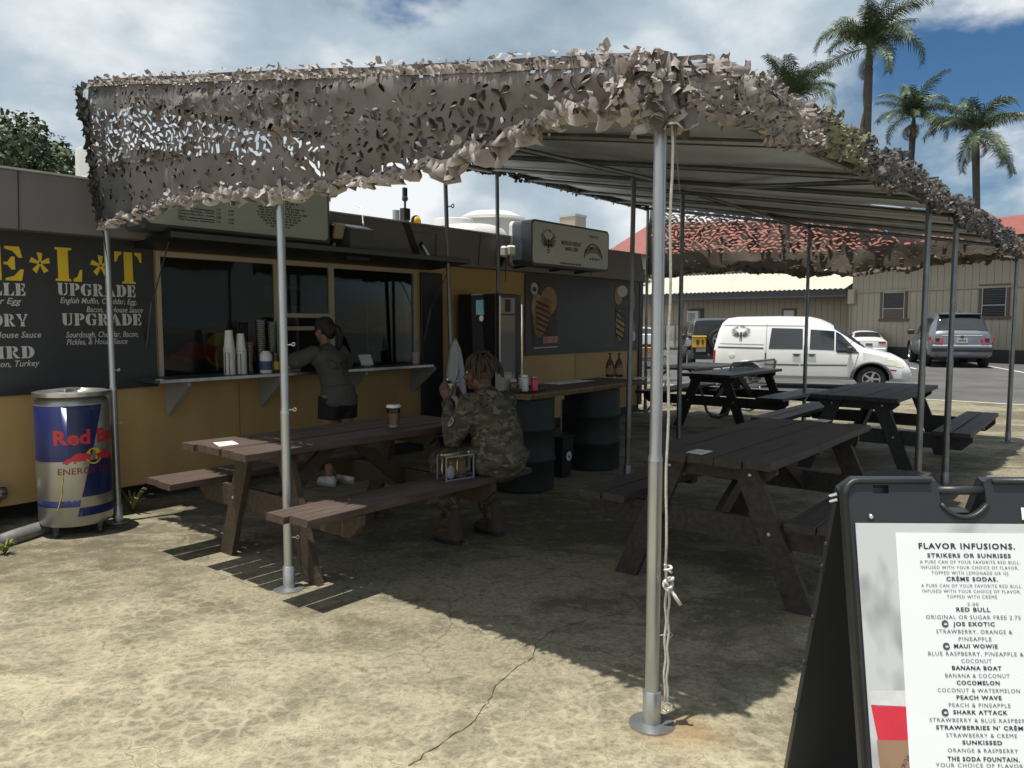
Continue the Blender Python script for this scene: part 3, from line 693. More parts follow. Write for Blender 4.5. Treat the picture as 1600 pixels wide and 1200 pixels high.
px_plate(arc(834.5, 451, 5.6, 9.6, 0, 360, 16)[:-1], vb, pb, 'round_badge', 'white_letter', .005)
px_plate(arc(834.5, 452, 3.4, 4, 0, 360, 8)[:-1], vb, pb, 'badge_mark', 'photo_dark', .007)
px_plate([(848, 526), (871, 525), (871, 535), (848, 537)], vb, pb, 'caption_label', 'ham', .006)
px_plate([(833, 543), (871, 541), (871, 542.5), (833, 544.8)], vb, pb, 'hem_glint', 'white_letter', .006)
px_plate([(960, 446), (991, 448), (993, 537), (963, 538)], vb, pb, 'picture', 'photo_dark', .003)
for k, (x, y, rx, ry, mt) in enumerate(((966, 462, 6, 14, 'bread_pale'), (972, 455, 8, 9, 'white_letter'), (968, 508, 7, 24, 'bread_pale'), (974, 490, 6, 10, 'photo_dark'), (987, 470, 4, 20, 'ham'), (988, 510, 4, 12, 'bread_toasted'))):
    px_plate(arc(x, y, rx, ry, 0, 360, 14)[:-1], vb, pb, 'picture_detail', mt, .005+.001*k)
for k in range(5): px_plate([(962, 484+k*9), (975, 493+k*9), (975, 496+k*9), (962, 487+k*9)], vb, pb, 'grill_mark', 'grill_mark', .013)
px_plate(arc(988.5, 525, 3.4, 8, 0, 360, 14)[:-1], vb, pb, 'round_badge', 'white_letter', .013)
# ================================================================== shade canopies: poles, roof pipes, tarpaulin
mat('tarp', (.50, .54, .60), .4, col2=(.36, .395, .445), scale=1.6, stretch=(1, 1, 1), bump=.15, bscale=3, spec=.5)
mat('net_sunlit', (.27, .235, .225), .7, col2=(.42, .375, .35), scale=5); mat('net_mauve', (.125, .108, .108), .8, col2=(.185, .16, .155), scale=3.5)  # ruffles and loose scraps paler than the sheet: sun highlights put into the colour
mat('net_olive', (.13, .13, .085), .85, col2=(.24, .235, .16), scale=5); mat('net_grey', (.085, .083, .085), .8, col2=(.16, .155, .155), scale=6)
mat('net_pink', (.19, .16, .152), .75, col2=(.36, .315, .295), scale=5)
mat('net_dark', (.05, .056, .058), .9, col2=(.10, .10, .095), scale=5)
mat('net_brown', (.15, .125, .105), .85, col2=(.22, .185, .16), scale=4)
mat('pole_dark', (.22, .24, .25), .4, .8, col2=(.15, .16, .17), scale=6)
EZ, EV0, EV1 = 2.37, 1.34, 5.95                             # eave height, front row, back row
SL = (3.18-EZ)/(EV1-EV0)
def roofz(u, v): return EZ+SL*(v-EV0)+(.03*(u-2.47) if u < 7 else .136)
UF = 2.47
Pole = {'P1': G(185, 815), 'P2': G(452, 920), 'P3': G(1018, 1132), 'P4': T(6.8, 1.36), 'P7': T(6.37, 3.80)}
def pole_mb(base, top, r=.022, sleeve=1.0, flange=True):
    m = MB(); base = Vector(base); top = Vector(top)
    d = top-base; f = lambda k: base+d*k
    sl_ = min(.95, sleeve/d.length)
    m.tube([base, f(sl_)], r*1.16, 14); m.tube([f(sl_), f(sl_+.012), top], [r*1.22, r, r], 14)
    if flange:
        m.lathe([(.085, 0), (.085, .008), (.034, .012), (.034, .13), (.03, .135)], base, 20)
    return m
def eye_bolt(p, d, s=.6):
    m = MB(); p = Vector(p); d = Vector(d).normalized(); c = p+d*.045*s
    m.tube([p, c], .005*s, 6)
    up_ = Vector((0, 0, 1)); m.tube([c+(d*(1-math.cos(a))+up_*math.sin(a))*.015*s for a in [i*math.pi/5 for i in range(11)]], .0045*s, 6)
    return m
cn = thing('shade_canopy', 'near shade canopy of galvanised poles with grey tarpaulin roof over the picnic tables', 'canopy', T(UF, EV0))
ci = cn.matrix_basis.inverted()
def cpart(m, name, mt, parent=None, root=cn, **kw):
    m.xf(Matrix.Translation(-root.location)); return m.build(name, mt, parent or root, **kw)
def rp(u, v, dz=0.0): return T(u, v, roofz(u, v)+dz)
nearpole = {}
for k, (u, v) in {'P1': (UF, EV1), 'P2': (UF, uv(Pole['P2'])[1]), 'P3': (UF, EV0)}.items():
    b_ = Pole[k]; p = cpart(pole_mb(b_, Vector((b_.x, b_.y, roofz(*uv(b_)[:2])-.02)), .0225, 1.0), 'pole', 'galvanised', smooth=True, auto=40); nearpole[k] = p
    for z in ((.3, 1.02, 1.38) if k == 'P2' else (.35,) if k == 'P3' else (.75, 1.15)):
        cpart(eye_bolt(b_+Vector((.024, -.01, z)), (1, -.2, .1)), 'eye_bolt', 'steel_plate', p)
def lean_pole(u, v, sx, sleeve=1.1, r=.023):
    return pole_mb(T(u, v, 0), rp(u+sx, v, -.02), r, sleeve)
backx = W(711, 600, EV1-.02)[0]
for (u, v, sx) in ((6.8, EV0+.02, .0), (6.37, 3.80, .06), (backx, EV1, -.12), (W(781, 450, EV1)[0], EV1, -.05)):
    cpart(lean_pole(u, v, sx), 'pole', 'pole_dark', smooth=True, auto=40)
UA1 = 6.85
pu_ = W(697, 320, EV1)[0]
cpart(eye_bolt(T(pu_+.03, EV1, W(700, 323, EV1)[1]), (UX, -.6, 0), 1.3), 'eye_bolt', 'steel_dark')
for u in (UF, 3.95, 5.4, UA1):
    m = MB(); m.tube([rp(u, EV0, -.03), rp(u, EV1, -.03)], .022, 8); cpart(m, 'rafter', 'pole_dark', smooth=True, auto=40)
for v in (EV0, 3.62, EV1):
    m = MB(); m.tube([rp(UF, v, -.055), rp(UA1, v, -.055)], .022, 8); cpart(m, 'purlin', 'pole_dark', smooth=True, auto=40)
def sheet(fn, nu, nv, th=0.0):
    m = MB()
    for i in range(nu+1):
        for j in range(nv+1): m.v.append(fn(i/nu, j/nv))
    for i in range(nu):
        for j in range(nv):
            k = i*(nv+1)+j; m.f.append((k, k+nv+1, k+nv+2, k+1)); m.mi.append(0)
    return m
def tarp_pt(u0, u1):
    def f(a, c):
        u = u0+(u1-u0)*a; v = EV0-.05+(EV1-EV0+.1)*c
        w = .02*noise.noise(Vector((u*1.6, v*1.1, 3)))+.012*noise.noise(Vector((u*5, v*2.3, 8)))
        return rp(u, v, w)
    return f
cpart(sheet(tarp_pt(UF-.06, 7.98), 46, 46), 'tarpaulin', 'tarp', smooth=True)
m = MB(); m.tube([rp(5.4, EV0, -.05), rp(6.8, 3.0, -.05)], .018, 8); cpart(m, 'brace', 'pole_dark', smooth=True)
# ---- the farther canopy, 
B0, B1, B2, B3 = (7.93, 1.36), (11.45, 1.28), (11.32, 6.42), (7.70, 6.02)     # front near, front far, back far, back near
ZB = (2.50, 2.48, 3.42, 3.33)
def bq(a, c):                                              # a along, c from the front eave to the back
    u = (B0[0]*(1-a)+B1[0]*a)*(1-c)+(B3[0]*(1-a)+B2[0]*a)*c; v = (B0[1]*(1-a)+B1[1]*a)*(1-c)+(B3[1]*(1-a)+B2[1]*a)*c
    z = (ZB[0]*(1-a)+ZB[1]*a)*(1-c)+(ZB[3]*(1-a)+ZB[2]*a)*c
    return T(u, v, z)
cf = thing('shade_canopy', 'farther shade canopy of thin dark poles standing before the parked cars', 'canopy', T(*B0))
P8, P9 = T(7.93, 4.06), T(11.40, 3.82)
for base, top in ((T(*B0), bq(0, .0)), (T(*B1), bq(1, 0)), (P8, T(*uv(P8), 3.01)), (P9, T(*uv(P9), 2.94)), (T(*B2), bq(1, 1))):
    r_ = .024
    cpart(pole_mb(base, top+Vector((0, 0, -.02)), r_, 1.15), 'pole', 'pole_dark', root=cf, smooth=True, auto=40)
for a in (0, .34, .67, 1):
    m = MB(); m.tube([bq(a, 0)+Vector((0, 0, -.04)), bq(a, 1)+Vector((0, 0, -.04))], .022, 8); cpart(m, 'rafter', 'pole_dark', root=cf, smooth=True)
for c in (0, .52, 1):
    m = MB(); m.tube([bq(0, c)+Vector((0, 0, -.06)), bq(1, c)+Vector((0, 0, -.06))], .022, 8); cpart(m, 'purlin', 'pole_dark', root=cf, smooth=True)
m = MB(); m.tube([D(1085, 293, P8.y+.4), T(*uv(P9), 2.88)], .02, 8); cpart(m, 'brace', 'pole_dark', root=cf, smooth=True)
cpart(sheet(lambda a, c: bq(a, c)+Vector((0, 0, .02*noise.noise(Vector((a*8, c*5, 2))))), 40, 40), 'tarpaulin', 'tarp', root=cf, smooth=True)
for px, py in ((1577, 640), (1258, 548)):
    pass
# ================================================================== camouflage nets: sheets with leaf-shaped cuts and curling leaves
def leaf_hole(cx, cy, L, w, a):
    q = []
    for (x, y) in ((-.5, 0), (-.25, .42), (.1, .5), (.38, .3), (.5, .02), (.3, -.3), (0, -.42), (-.3, -.28)):
        X, Y = x*L, y*w+.18*w*math.sin(x*6); q.append((cx+X*math.cos(a)-Y*math.sin(a), cy+X*math.sin(a)+Y*math.cos(a)))
    return q[::-1]
def net_sheet(Pf, Sx, Tx, cell, hole, keep, seed, hem=None, row=1.0, step=.09, tilt=.5, flap=.6, flap_k=1.0, wr=(.32, .6)):
    """Pf(s, t) -> point; cuts on a jittered grid; hem(s) -> lowest t that is kept"""
    rn = random.Random(seed); pts, faces = [], []
    ns, nt_ = max(2, int(Sx/step)), max(2, int(Tx/step))
    holes = []
    ncol, nrow = int(Sx/cell), int(Tx/(cell*row))
    for i in range(ncol):
        for j in range(nrow):
            cx_ = (i+.5+(.25 if j % 2 else -.25)+rn.uniform(-.22, .22))*cell; cy_ = (j+.5+rn.uniform(-.25, .25))*cell*row
            if not (hole*.7 < cx_ < Sx-hole*.7 and hole*.6 < cy_ < Tx-hole*.6): continue
            kk = keep(cx_, cy_)
            if rn.random() > kk: continue
            L = hole*rn.uniform(.6, 1.15)*(.6+.4*kk); holes.append((cx_, cy_, L, L*rn.uniform(*wr), rn.gauss(0, tilt)))
    for i in range(ns+1):
        for j in range(nt_+1):
            x, y = Sx*i/ns, Tx*j/nt_
            if 0 < i < ns: x += rn.uniform(-.3, .3)*Sx/ns
            if 0 < j < nt_: y += rn.uniform(-.3, .3)*Tx/nt_
            pts.append(Vector((x, y)))
    for hq in holes:
        k = len(pts); q = leaf_hole(*hq); pts += [Vector((min(max(x, .001), Sx-.001), min(max(y, .001), Tx-.001))) for x, y in q]; faces.append(list(range(k, k+8)))
    if hem:
        n = int(Sx/.035); k = len(pts); pts += [Vector((Sx*i/n, max(.002, hem(Sx*i/n)))) for i in range(n+1)]+[Vector((Sx+.01, -.05)), Vector((-.01, -.05))]
        faces.append(list(range(k, len(pts)))[::-1])
    vs, es, fs, ov, oe, of = delaunay_2d_cdt(pts, [], faces, 0, 1e-6, True)
    m = MB(); m.v = [Pf(p.x, p.y) for p in vs]
    for f, o in zip(fs, of):
        if not o: m.f.append(tuple(f)); m.mi.append(0)
    fl = MB()
    for (x, y, L, w, a) in holes:                           # the cut-out leaf, hinged on one side of its hole
        if rn.random() > flap: continue
        if hem and y < hem(x): continue
        add_leaf(fl, Pf, x, y, L*1.15*flap_k, w*1.6*flap_k, a, rn)
    return m, fl
def add_leaf(fl, Pf, x, y, L, w, a, rn, lift=None):
    e = .01; o = Pf(x, y); sx = (Pf(x+e, y)-o).normalized(); sy = (Pf(x, y+e)-o).normalized(); n = sx.cross(sy).normalized()
    ca, sa = math.cos(a), math.sin(a); ax = (sx*ca+sy*sa); ay = (sy*ca-sx*sa)
    sg = 1 if rn.random() < .7 else -1; th = lift if lift is not None else rn.uniform(.3, 1.5); curl = rn.uniform(.3, 1.3)
    d0 = ay*math.cos(th)+n*sg*math.sin(th); d1 = ay*math.cos(th+curl)+n*sg*math.sin(th+curl)
    k = len(fl.v); h1, h2 = w*.55, w*.5
    p0 = o+ay*(-.35*w)
    prof = ((-.5, 0), (-.2, .35), (.15, .4), (.5, 0))
    row0 = [p0+ax*L*q for q, _ in prof]; row1 = [p0+ax*L*(q*.95+.04)+d0*h1*(.5+s_) for q, s_ in prof]; row2 = [p0+ax*L*(q*.6+.1)+d0*h1*(.5+s_)+d1*h2*(.6+s_) for q, s_ in prof]
    fl.v += row0+row1+row2
    for r_ in range(2):
        for c in range(3): fl.f.append((k+r_*4+c, k+r_*4+c+1, k+r_*4+c+5, k+r_*4+c+4)); fl.mi.append(0)
def scatter_leaves(fl, path, n, rad, L, rn, droop=.4):
    """loose leaves bunched round a path; rad(t) is the bunch's radius"""
    k = len(path)-1
    for _ in range(n):
        t = rn.random(); f = t*k; i = min(int(f), k-1); p = path[i].lerp(path[i+1], f-i); d = (path[i+1]-path[i]).normalized()
        x = d.cross(Vector((0, 0, 1))).normalized(); y = x.cross(d)
        a = rn.uniform(0, 2*math.pi); rr = rad(t)*math.sqrt(rn.uniform(.25, 1)); c = p+(x*math.cos(a)+y*math.sin(a))*rr
        out = (x*math.cos(a)+y*math.sin(a)); tv = Vector((rn.gauss(0, 1), rn.gauss(0, 1), rn.gauss(0, 1))).normalized()
        ex = (out.cross(tv)).normalized(); ey = (out*rn.uniform(-.1, .45)+out.cross(ex)*rn.choice((-1, 1))+Vector((0, 0, -droop*rn.random()))).normalized()
        l = L*rn.uniform(.5, 1.25); w = l*rn.uniform(.4, .75); nrm = ex.cross(ey).normalized()
        q = len(fl.v); c1 = rn.uniform(-.9, .9); c2 = rn.uniform(-.35, .35); jt = lambda: rn.uniform(-.10, .10)
        for s_, prof in ((0, (-.5, -.22, .02, .25, .5)), (.4, (-.6, -.25, .0, .22, .45)), (.75, (-.42, -.2, .04, .24, .55)), (1.05, (-.2, -.1, .05, .2, .32))):
            for e_ in prof: fl.v.append(c+ex*l*(e_*.9+jt())+ey*w*(s_+jt())+nrm*(c1*w*s_*s_*.8+c2*l*math.cos(e_*6+s_*2)*.6))
        for r_ in range(3):
            for cc in range(4): fl.f.append((q+r_*5+cc, q+r_*5+cc+1, q+r_*5+cc+6, q+r_*5+cc+5)); fl.mi.append(0)
def V3(x, y, z=0.0): return Vector((x, y, z))
def ruffle(fl, path, along, out, width, amp, wl, seed, kf):
    """a gathered, ragged strip of cloth along the path: width along 'along', waving to and fro along 'out'"""
    rn = random.Random(seed); p = dense(path, wl/6); n = len(p); rows = 4; b = len(fl.v); ph = rn.uniform(0, 9); run = 0
    cut = [rn.uniform(.45, 1.15) for _ in range(n//3+3)]
    for i, c in enumerate(p):
        d = (p[min(i+1, n-1)]-p[max(i-1, 0)]).normalized(); t = i/max(1, n-1); o = out if out is not None else Vector((d.y, -d.x, 0)).normalized()
        run += (2*math.pi/6)*(1+.5*noise.noise(Vector((i*.11, seed, 3)))); k = kf(t)
        w1 = math.sin(run+ph)+.6*noise.noise(Vector((i*.21, seed*1.7, 1))); ln = width*k*(cut[i//3]*(1-(i % 3)/3)+cut[i//3+1]*(i % 3)/3)*(1+.25*noise.noise(Vector((i*.5, seed, 7))))
        for r_ in range(rows+1):
            f = r_/rows; a = amp*k*w1*(.25+f)+.015*noise.noise(Vector((i*.3, f*2, seed)))
            fl.v.append(c+along*(ln*f*(1-.15*abs(w1)*f)-.01)+o*(a+.012)+d*(.018*math.cos(run+ph)*f))
    for i in range(n-1):
        if noise.noise(Vector((i*.17, seed*3.1, 5))) < -.38: continue
        for r_ in range(rows):
            if noise.noise(Vector((i*.55, r_*1.3, seed*2.3))) < -.42: continue
            q = b+i*(rows+1)+r_; fl.f.append((q, q+rows+1, q+rows+2, q+1)); fl.mi.append(0)
def bunch_core(path, rad, rn, n=10):
    m = MB(); pts, rs = [], []
    for i, p in enumerate(path): pts.append(p); rs.append(rad(i/(len(path)-1))*.75)
    m.tube(pts, rs, n)
    for p in m.v:
        w = noise.noise_vector(p*7)*.035; p += w
    return m
def dense(path, step):
    out = []
    for a, c in zip(path, path[1:]):
        n = max(1, int((c-a).length/step)); out += [a.lerp(c, i/n) for i in range(n)]
    return out+[path[-1]]
# ---- the net hung down the near gable, facing the camera
VL = EV1-.10; SV = VL-EV0+.06
def front_pt(s, t):                                        # s from the trailer side (left) to the near corner (right), t up from 1.9
    v = VL-s; z = 1.95+t
    top = roofz(UF, v)+.05; f = (z-1.95)/(top-1.95)
    bil = .018*math.sin(z*38+2.5*noise.noise(Vector((v*2.2, z*2, 3))))*noise.noise(Vector((v*1.6, z*3, 8)))*2+.055*noise.noise(Vector((v*1.3, z*.9, 1.7)))+.03*noise.noise(Vector((v*3.1, z*2.4, 4)))+.012*noise.noise(Vector((v*9, z*7, 6)))
    roll = .07*math.sin(min(1, max(0, (f-.86)/.14))*math.pi*.5)
    return T(UF+.03-.15*min(1, max(0, f))+roll*.6+bil*(1.1-f*.6), v, z if f < 1 else top)
TT = roofz(UF, EV1)+.05-1.95
def front_top(s): return roofz(UF, VL-s)+.06-1.95
hemx = [(0, 2.21), (.25, 2.235), (.55, 2.25), (1.0, 2.27), (1.6, 2.265), (1.95, 2.24), (2.25, 2.20), (2.45, 2.21), (2.75, 2.20), (3.1, 2.19), (3.45, 2.21), (3.8, 2.25), (4.15, 2.30), (4.5, 2.28), (4.75, 2.25)]
def interp(tab, x):
    for (a, p), (c, q) in zip(tab, tab[1:]):
        if x <= c: return p+(q-p)*max(0, (x-a)/(c-a))
    return tab[-1][1]
def hem_front(s): return interp(hemx, s)-1.95+.022*math.sin(s*23)*abs(math.sin(s*3.1))+.012*math.sin(s*61)
def keep_front(s, t):
    z = 1.95+t; top = front_top(s)+1.95; hm = interp(hemx, s); f = (z-hm)/(top-hm)
    if f > .93 or f < .05: return 0
    k_ = .5+1.1*noise.noise(Vector((s*1.7, f*3, 4)))
    if s < .55: base = .95 if .28 < f < .75 else .35
    elif s < 2.5: base = .97 if .30 < f < .80 else (.35 if f <= .3 else .4+.4*k_)
    else: base = .85 if f < .45 else .35+.5*k_
    return base
def clamp_top(s, t): return front_pt(s, min(t, front_top(s)))
m, fl = net_sheet(clamp_top, SV, TT, .060, .060, keep_front, 11, hem_front, .62, .07, .8, .75, .75)
cnet = thing('camouflage_net', 'large pinkish brown camouflage net hung down the near end of the canopy', 'camouflage net', T(UF-.08, EV1))
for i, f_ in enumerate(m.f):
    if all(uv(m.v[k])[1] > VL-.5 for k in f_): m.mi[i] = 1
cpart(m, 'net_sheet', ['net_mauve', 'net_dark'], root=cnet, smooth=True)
tag(cpart(fl, 'net_leaves', 'net_mauve', root=cnet, smooth=True), kind='stuff')
rn = random.Random(21); fl = MB()
hp = [clamp_top(s*.05, hem_front(s*.05)) for s in range(int(SV/.05))]
def hrad(t): return .03 if t < .1 else .035 if t < .36 else .06 if t < .54 else .03 if t < .75 else .075
scatter_leaves(fl, hp, 330, hrad, .042, rn)
for k in range(4): ruffle(fl, hp, Vector((0, 0, -1)), -V3(UX, UY), .055+.012*k, .028+.01*(k % 3), .075+.014*k, 100+k, lambda t: .55+hrad(t)*9)
tp = [front_pt(s*.05, front_top(s*.05))+Vector((0, 0, -.01)) for s in range(int(SV/.05)+1)]
scatter_leaves(fl, tp, 260, lambda t: .025+.01*t, .04, rn, -.1)
for k in range(3): ruffle(fl, [q+Vector((0, 0, -.03)) for q in tp], Vector((0, 0, 1)), -V3(UX, UY), .036+.008*k, .018+.006*k, .05+.012*k, 120+k, lambda t: .6+.35*t)
scatter_leaves(fl, [T(UF-.10, EV0+.10, 2.22), T(UF-.14, EV0+.03, 2.32), T(UF-.06, EV0, 2.35)], 120, lambda t: .07, .045, rn)
for k in range(7): z_ = 2.19+.034*k; ruffle(fl, [T(UF+.0+.105*math.cos(R(a)), EV0+.012+.105*math.sin(R(a)), z_+.015*math.sin(a*.07+k)) for a in range(-60, -225, -8)], Vector((0, 0, -1)), None, .055, .024, .05, 140+k, lambda t: 1.0)
sm = [front_pt(2.40, .36), front_pt(2.42, .85)]; scatter_leaves(fl, sm, 25, lambda t: .03, .045, rn)
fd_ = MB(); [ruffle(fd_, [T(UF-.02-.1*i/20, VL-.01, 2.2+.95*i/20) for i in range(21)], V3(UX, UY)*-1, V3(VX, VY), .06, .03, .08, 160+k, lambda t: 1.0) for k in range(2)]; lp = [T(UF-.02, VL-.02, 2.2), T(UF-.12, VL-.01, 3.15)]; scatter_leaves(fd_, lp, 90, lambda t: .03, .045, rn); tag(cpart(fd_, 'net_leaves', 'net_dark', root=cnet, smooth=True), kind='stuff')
tag(cpart(fl, 'net_leaves', 'net_sunlit', root=cnet, smooth=True), kind='stuff')
def wrap_pt(a, c):                                         # the net gathered round the head of the near pole
    an = R(-215+250*a); z = 2.19+.22*c; q = Vector((an*.9, z*5, 1)); r_ = .085+.05*noise.noise(q)+.03*noise.noise(q*2.7)+.02*(1-c)
    return T(UF-.0+r_*math.cos(an), EV0+.012+r_*math.sin(an), z+.03*noise.noise(q*1.5)*(1-c)+(.0 if c else .04*math.sin(an*5)))
cpart(sheet(wrap_pt, 30, 12), 'net_fold', 'net_mauve', root=cnet, smooth=True)
m = MB()                                                   # second layer folded behind the left strip and the lower band
def back_layer(a, c):
    s = .55*a; p = front_pt(s, .28+(front_top(s)-.28)*c*.98); return p+T(.05, 0, 0)
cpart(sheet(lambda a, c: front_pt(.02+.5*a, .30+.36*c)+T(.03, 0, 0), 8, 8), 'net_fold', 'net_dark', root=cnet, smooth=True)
cpart(sheet(lambda a, c: front_pt(.5+1.35*a, .31+.30*c*(1-.3*a))+T(.03, 0, 0), 16, 8), 'net_fold', 'net_mauve', root=cnet, smooth=True)
cpart(sheet(lambda a, c: front_pt(2.55+1.3*a, .26+.1*a+.16*c)+T(.03, 0, 0), 16, 6), 'net_fold', 'net_mauve', root=cnet, smooth=True)
# ---- net bunched along the front eave
def eave_net(p, rad, n, L, label, seed, mt):
    rn = random.Random(seed); p = dense(p, .05)
    p = [q+Vector((0, 0, .03*noise.noise(q*2.2)-.02)) for q in p]
    o = thing('camouflage_net', label, 'camouflage net', p[0])
    cpart(bunch_core(p, rad, rn), 'net_roll', mt, root=o, smooth=True)
    f_ = MB(); scatter_leaves(f_, p, n, rad, L, rn, .5); tag(cpart(f_, 'net_leaves', mt, root=o, smooth=True), kind='stuff')
    return o
def eave_pt_fn(path, hgt):
    L_ = [0]
    for a, c in zip(path, path[1:]): L_.append(L_[-1]+(c-a).length)
    def f(s, t):                                            # t = 0 at the hem, hgt at the roof edge, then over the top
        s = min(max(s, 0), L_[-1]); i = max(k for k in range(len(path)-1) if L_[k] <= s+1e-9); p = path[i].lerp(path[i+1], (s-L_[i])/(L_[i+1]-L_[i]))
        d = (path[i+1]-path[i]).normalized(); n = Vector((d.y, -d.x, 0)).normalized()
        w = .055*noise.noise(Vector((s*3.1, t*5, 2)))+.045*noise.noise(Vector((s*8, t*9, 7)))+.02*noise.noise(Vector((s*21, t*17, 3)))
        h_ = hgt*(1+.35*noise.noise(Vector((s*1.7, 0, 5)))+.2*noise.noise(Vector((s*5, 0, 9))))
        k = t/hgt
        if k < .75: z = -h_*(.75-k)/.75; o_ = .06
        else: z = .04*math.sin((k-.75)/.25*1.5); o_ = .06-.2*(k-.75)/.25
        return p+n*(o_+w)+Vector((0, 0, z+w*.5))
    return f, L_[-1]
def eave_net(path, hgt, n, L, label, seed, spans):
    """a net draped over the eave; spans: (from, to, material)"""
    rn = random.Random(seed); f, LL = eave_pt_fn(path, hgt)
    o = thing('camouflage_net', label, 'camouflage net', path[0])
    for (a, c, mt) in spans:
        s0 = a*LL; m, fl_ = net_sheet(lambda s, t: f(s0+s, t), (c-a)*LL, hgt, .06, .045, lambda s, t: .75 if .1*hgt < t < .7*hgt else .2, seed+int(a*10), None, .7, .045, .9, .9)
        cpart(m, 'net_sheet', mt, root=o, smooth=True)
        p = [f(s0+k*.05, hgt*.02) for k in range(int((c-a)*LL/.05)+1)]; scatter_leaves(fl_, p, int(n*(c-a)*.16), lambda t: .045, L, rn, .6)
        p = [f(s0+k*.05, hgt*.74) for k in range(int((c-a)*LL/.05)+1)]; scatter_leaves(fl_, p, int(n*(c-a)*.16), lambda t: .03, L, rn, -.1)
        p = [f(s0+k*.05, hgt*.4) for k in range(int((c-a)*LL/.05)+1)]; scatter_leaves(fl_, p, int(n*(c-a)*.16), lambda t: .05, L, rn, .5)
        nrm_ = (path[-1]-path[0]).normalized(); nrm_ = Vector((nrm_.y, -nrm_.x, 0))
        for k in range(6):
            t_ = hgt*(.02+.155*k); ruffle(fl_, [f(s0+q*.03, t_) for q in range(int((c-a)*LL/.03)+1)], Vector((0, 0, -1)) if k < 4 else Vector((0, 0, 1)), nrm_, .050+.010*(k % 3), .027, .050+.009*k, seed*10+k, lambda t: .8)
        tag(cpart(fl_, 'net_leaves', mt, root=o, smooth=True), kind='stuff')
    return o
eave_net([T(UF-.06, EV0-.05, 2.40), T(3.6, EV0-.06, 2.455), T(5.2, EV0-.06, 2.50), T(6.95, EV0-.05, 2.53)], .15, 1500, .042, 'mottled pink and grey camouflage net draped along the near canopy eave', 31, ((0, .30, 'net_pink'), (.30, .44, 'net_olive'), (.44, 1, 'net_grey')))
eave_net([T(7.3, EV0-.04, 2.53), T(*B0, 2.54), T(9.2, 1.30, 2.51), T(10.4, 1.27, 2.49), T(*B1, 2.48)], .16, 900, .05, 'dark grey camouflage net draped along the farther canopy eave', 32, ((0, .75, 'net_grey'), (.75, 1, 'net_brown')))
def fringe_net(p, rad, n, L, label, seed, mt):
    rn = random.Random(seed); p = dense(p, .05)
    p = [q+Vector((0, 0, .03*noise.noise(q*2.2)-.02)) for q in p]
    o = thing('camouflage_net', label, 'camouflage net', p[0])
    cpart(bunch_core(p, rad, rn), 'net_roll', mt, root=o, smooth=True)
    f_ = MB(); scatter_leaves(f_, p, n, rad, L, rn, .5); tag(cpart(f_, 'net_leaves', mt, root=o, smooth=True), kind='stuff')
    return o
fringe_net([rp(UF, EV1+.02, .02), rp(4.4, EV1+.04, .0), rp(UA1, EV1+.04, -.02), bq(.02, 1), bq(.5, 1), bq(1, 1)], lambda t: .035, 900, .075, 'thin dark green net fringe along the high rear edge of the canopies', 33, 'net_dark')
# ---- the net across the far end
fp = [T(*B1), T(11.44, 3.85), T(*B2)]
lens = [0]
for a, c in zip(fp, fp[1:]): lens.append(lens[-1]+(c-a).length)
LF = lens[-1]
def far_pt(s, t):
    s = min(max(s, 0), LF); i = 0 if s < lens[1] else 1; f = (s-lens[i])/(lens[i+1]-lens[i]); p = fp[i].lerp(fp[i+1], f)
    tot = s/LF; top = (ZB[1]+(ZB[2]-ZB[1])*tot)+.05
    w = .10*noise.noise(Vector((s*.9, t*1.0, 9)))+.05*noise.noise(Vector((s*2.6, t*2.4, 5)))
    d = (fp[1]-fp[0]).normalized(); n = Vector((d.y, -d.x, 0))
    z = 2.05+t
    return Vector((p.x, p.y, min(z, top)))+n*(.08+w*(1-.5*t))
def far_top(s): return ZB[1]+(ZB[2]-ZB[1])*s/LF+.05-2.05
def far_hem(s): return .24+.045*math.sin(s*1.9+.6)+.02*math.sin(s*9)-.03*math.sin(s*.9)
def keep_far(s, t):
    f = (t-far_hem(s))/(far_top(s)-far_hem(s))
    if f > .97 or f < .03: return 0
    if s > 3.0: return 1.0 if f > .30 else .12
    if s > 1.6: return .95 if f > .35 else .5
    return .7 if f > .2 else .3
m, fl = net_sheet(far_pt, LF, 1.55, .092, .095, keep_far, 12, far_hem, .5, .10, .45, .7, .7, (.26, .42))
fn_ = thing('camouflage_net', 'brown see-through camouflage net across the far end of the canopies before red roofs', 'camouflage net', T(*B1))
cpart(m, 'net_sheet', 'net_brown', root=fn_, smooth=True)
rn = random.Random(5); scatter_leaves(fl, [far_pt(i*.1, far_hem(i*.1)) for i in range(int(LF/.1))], 160, lambda t: .05, .07, rn)
for k in range(3): ruffle(fl, [far_pt(i*.05, far_hem(i*.05)) for i in range(int(LF/.05))], Vector((0, 0, -1)), Vector((-.6, -.8, 0)), .09, .05, .12+.03*k, 180+k, lambda t: .8)
tag(cpart(fl, 'net_leaves', 'net_brown', root=fn_, smooth=True), kind='stuff')
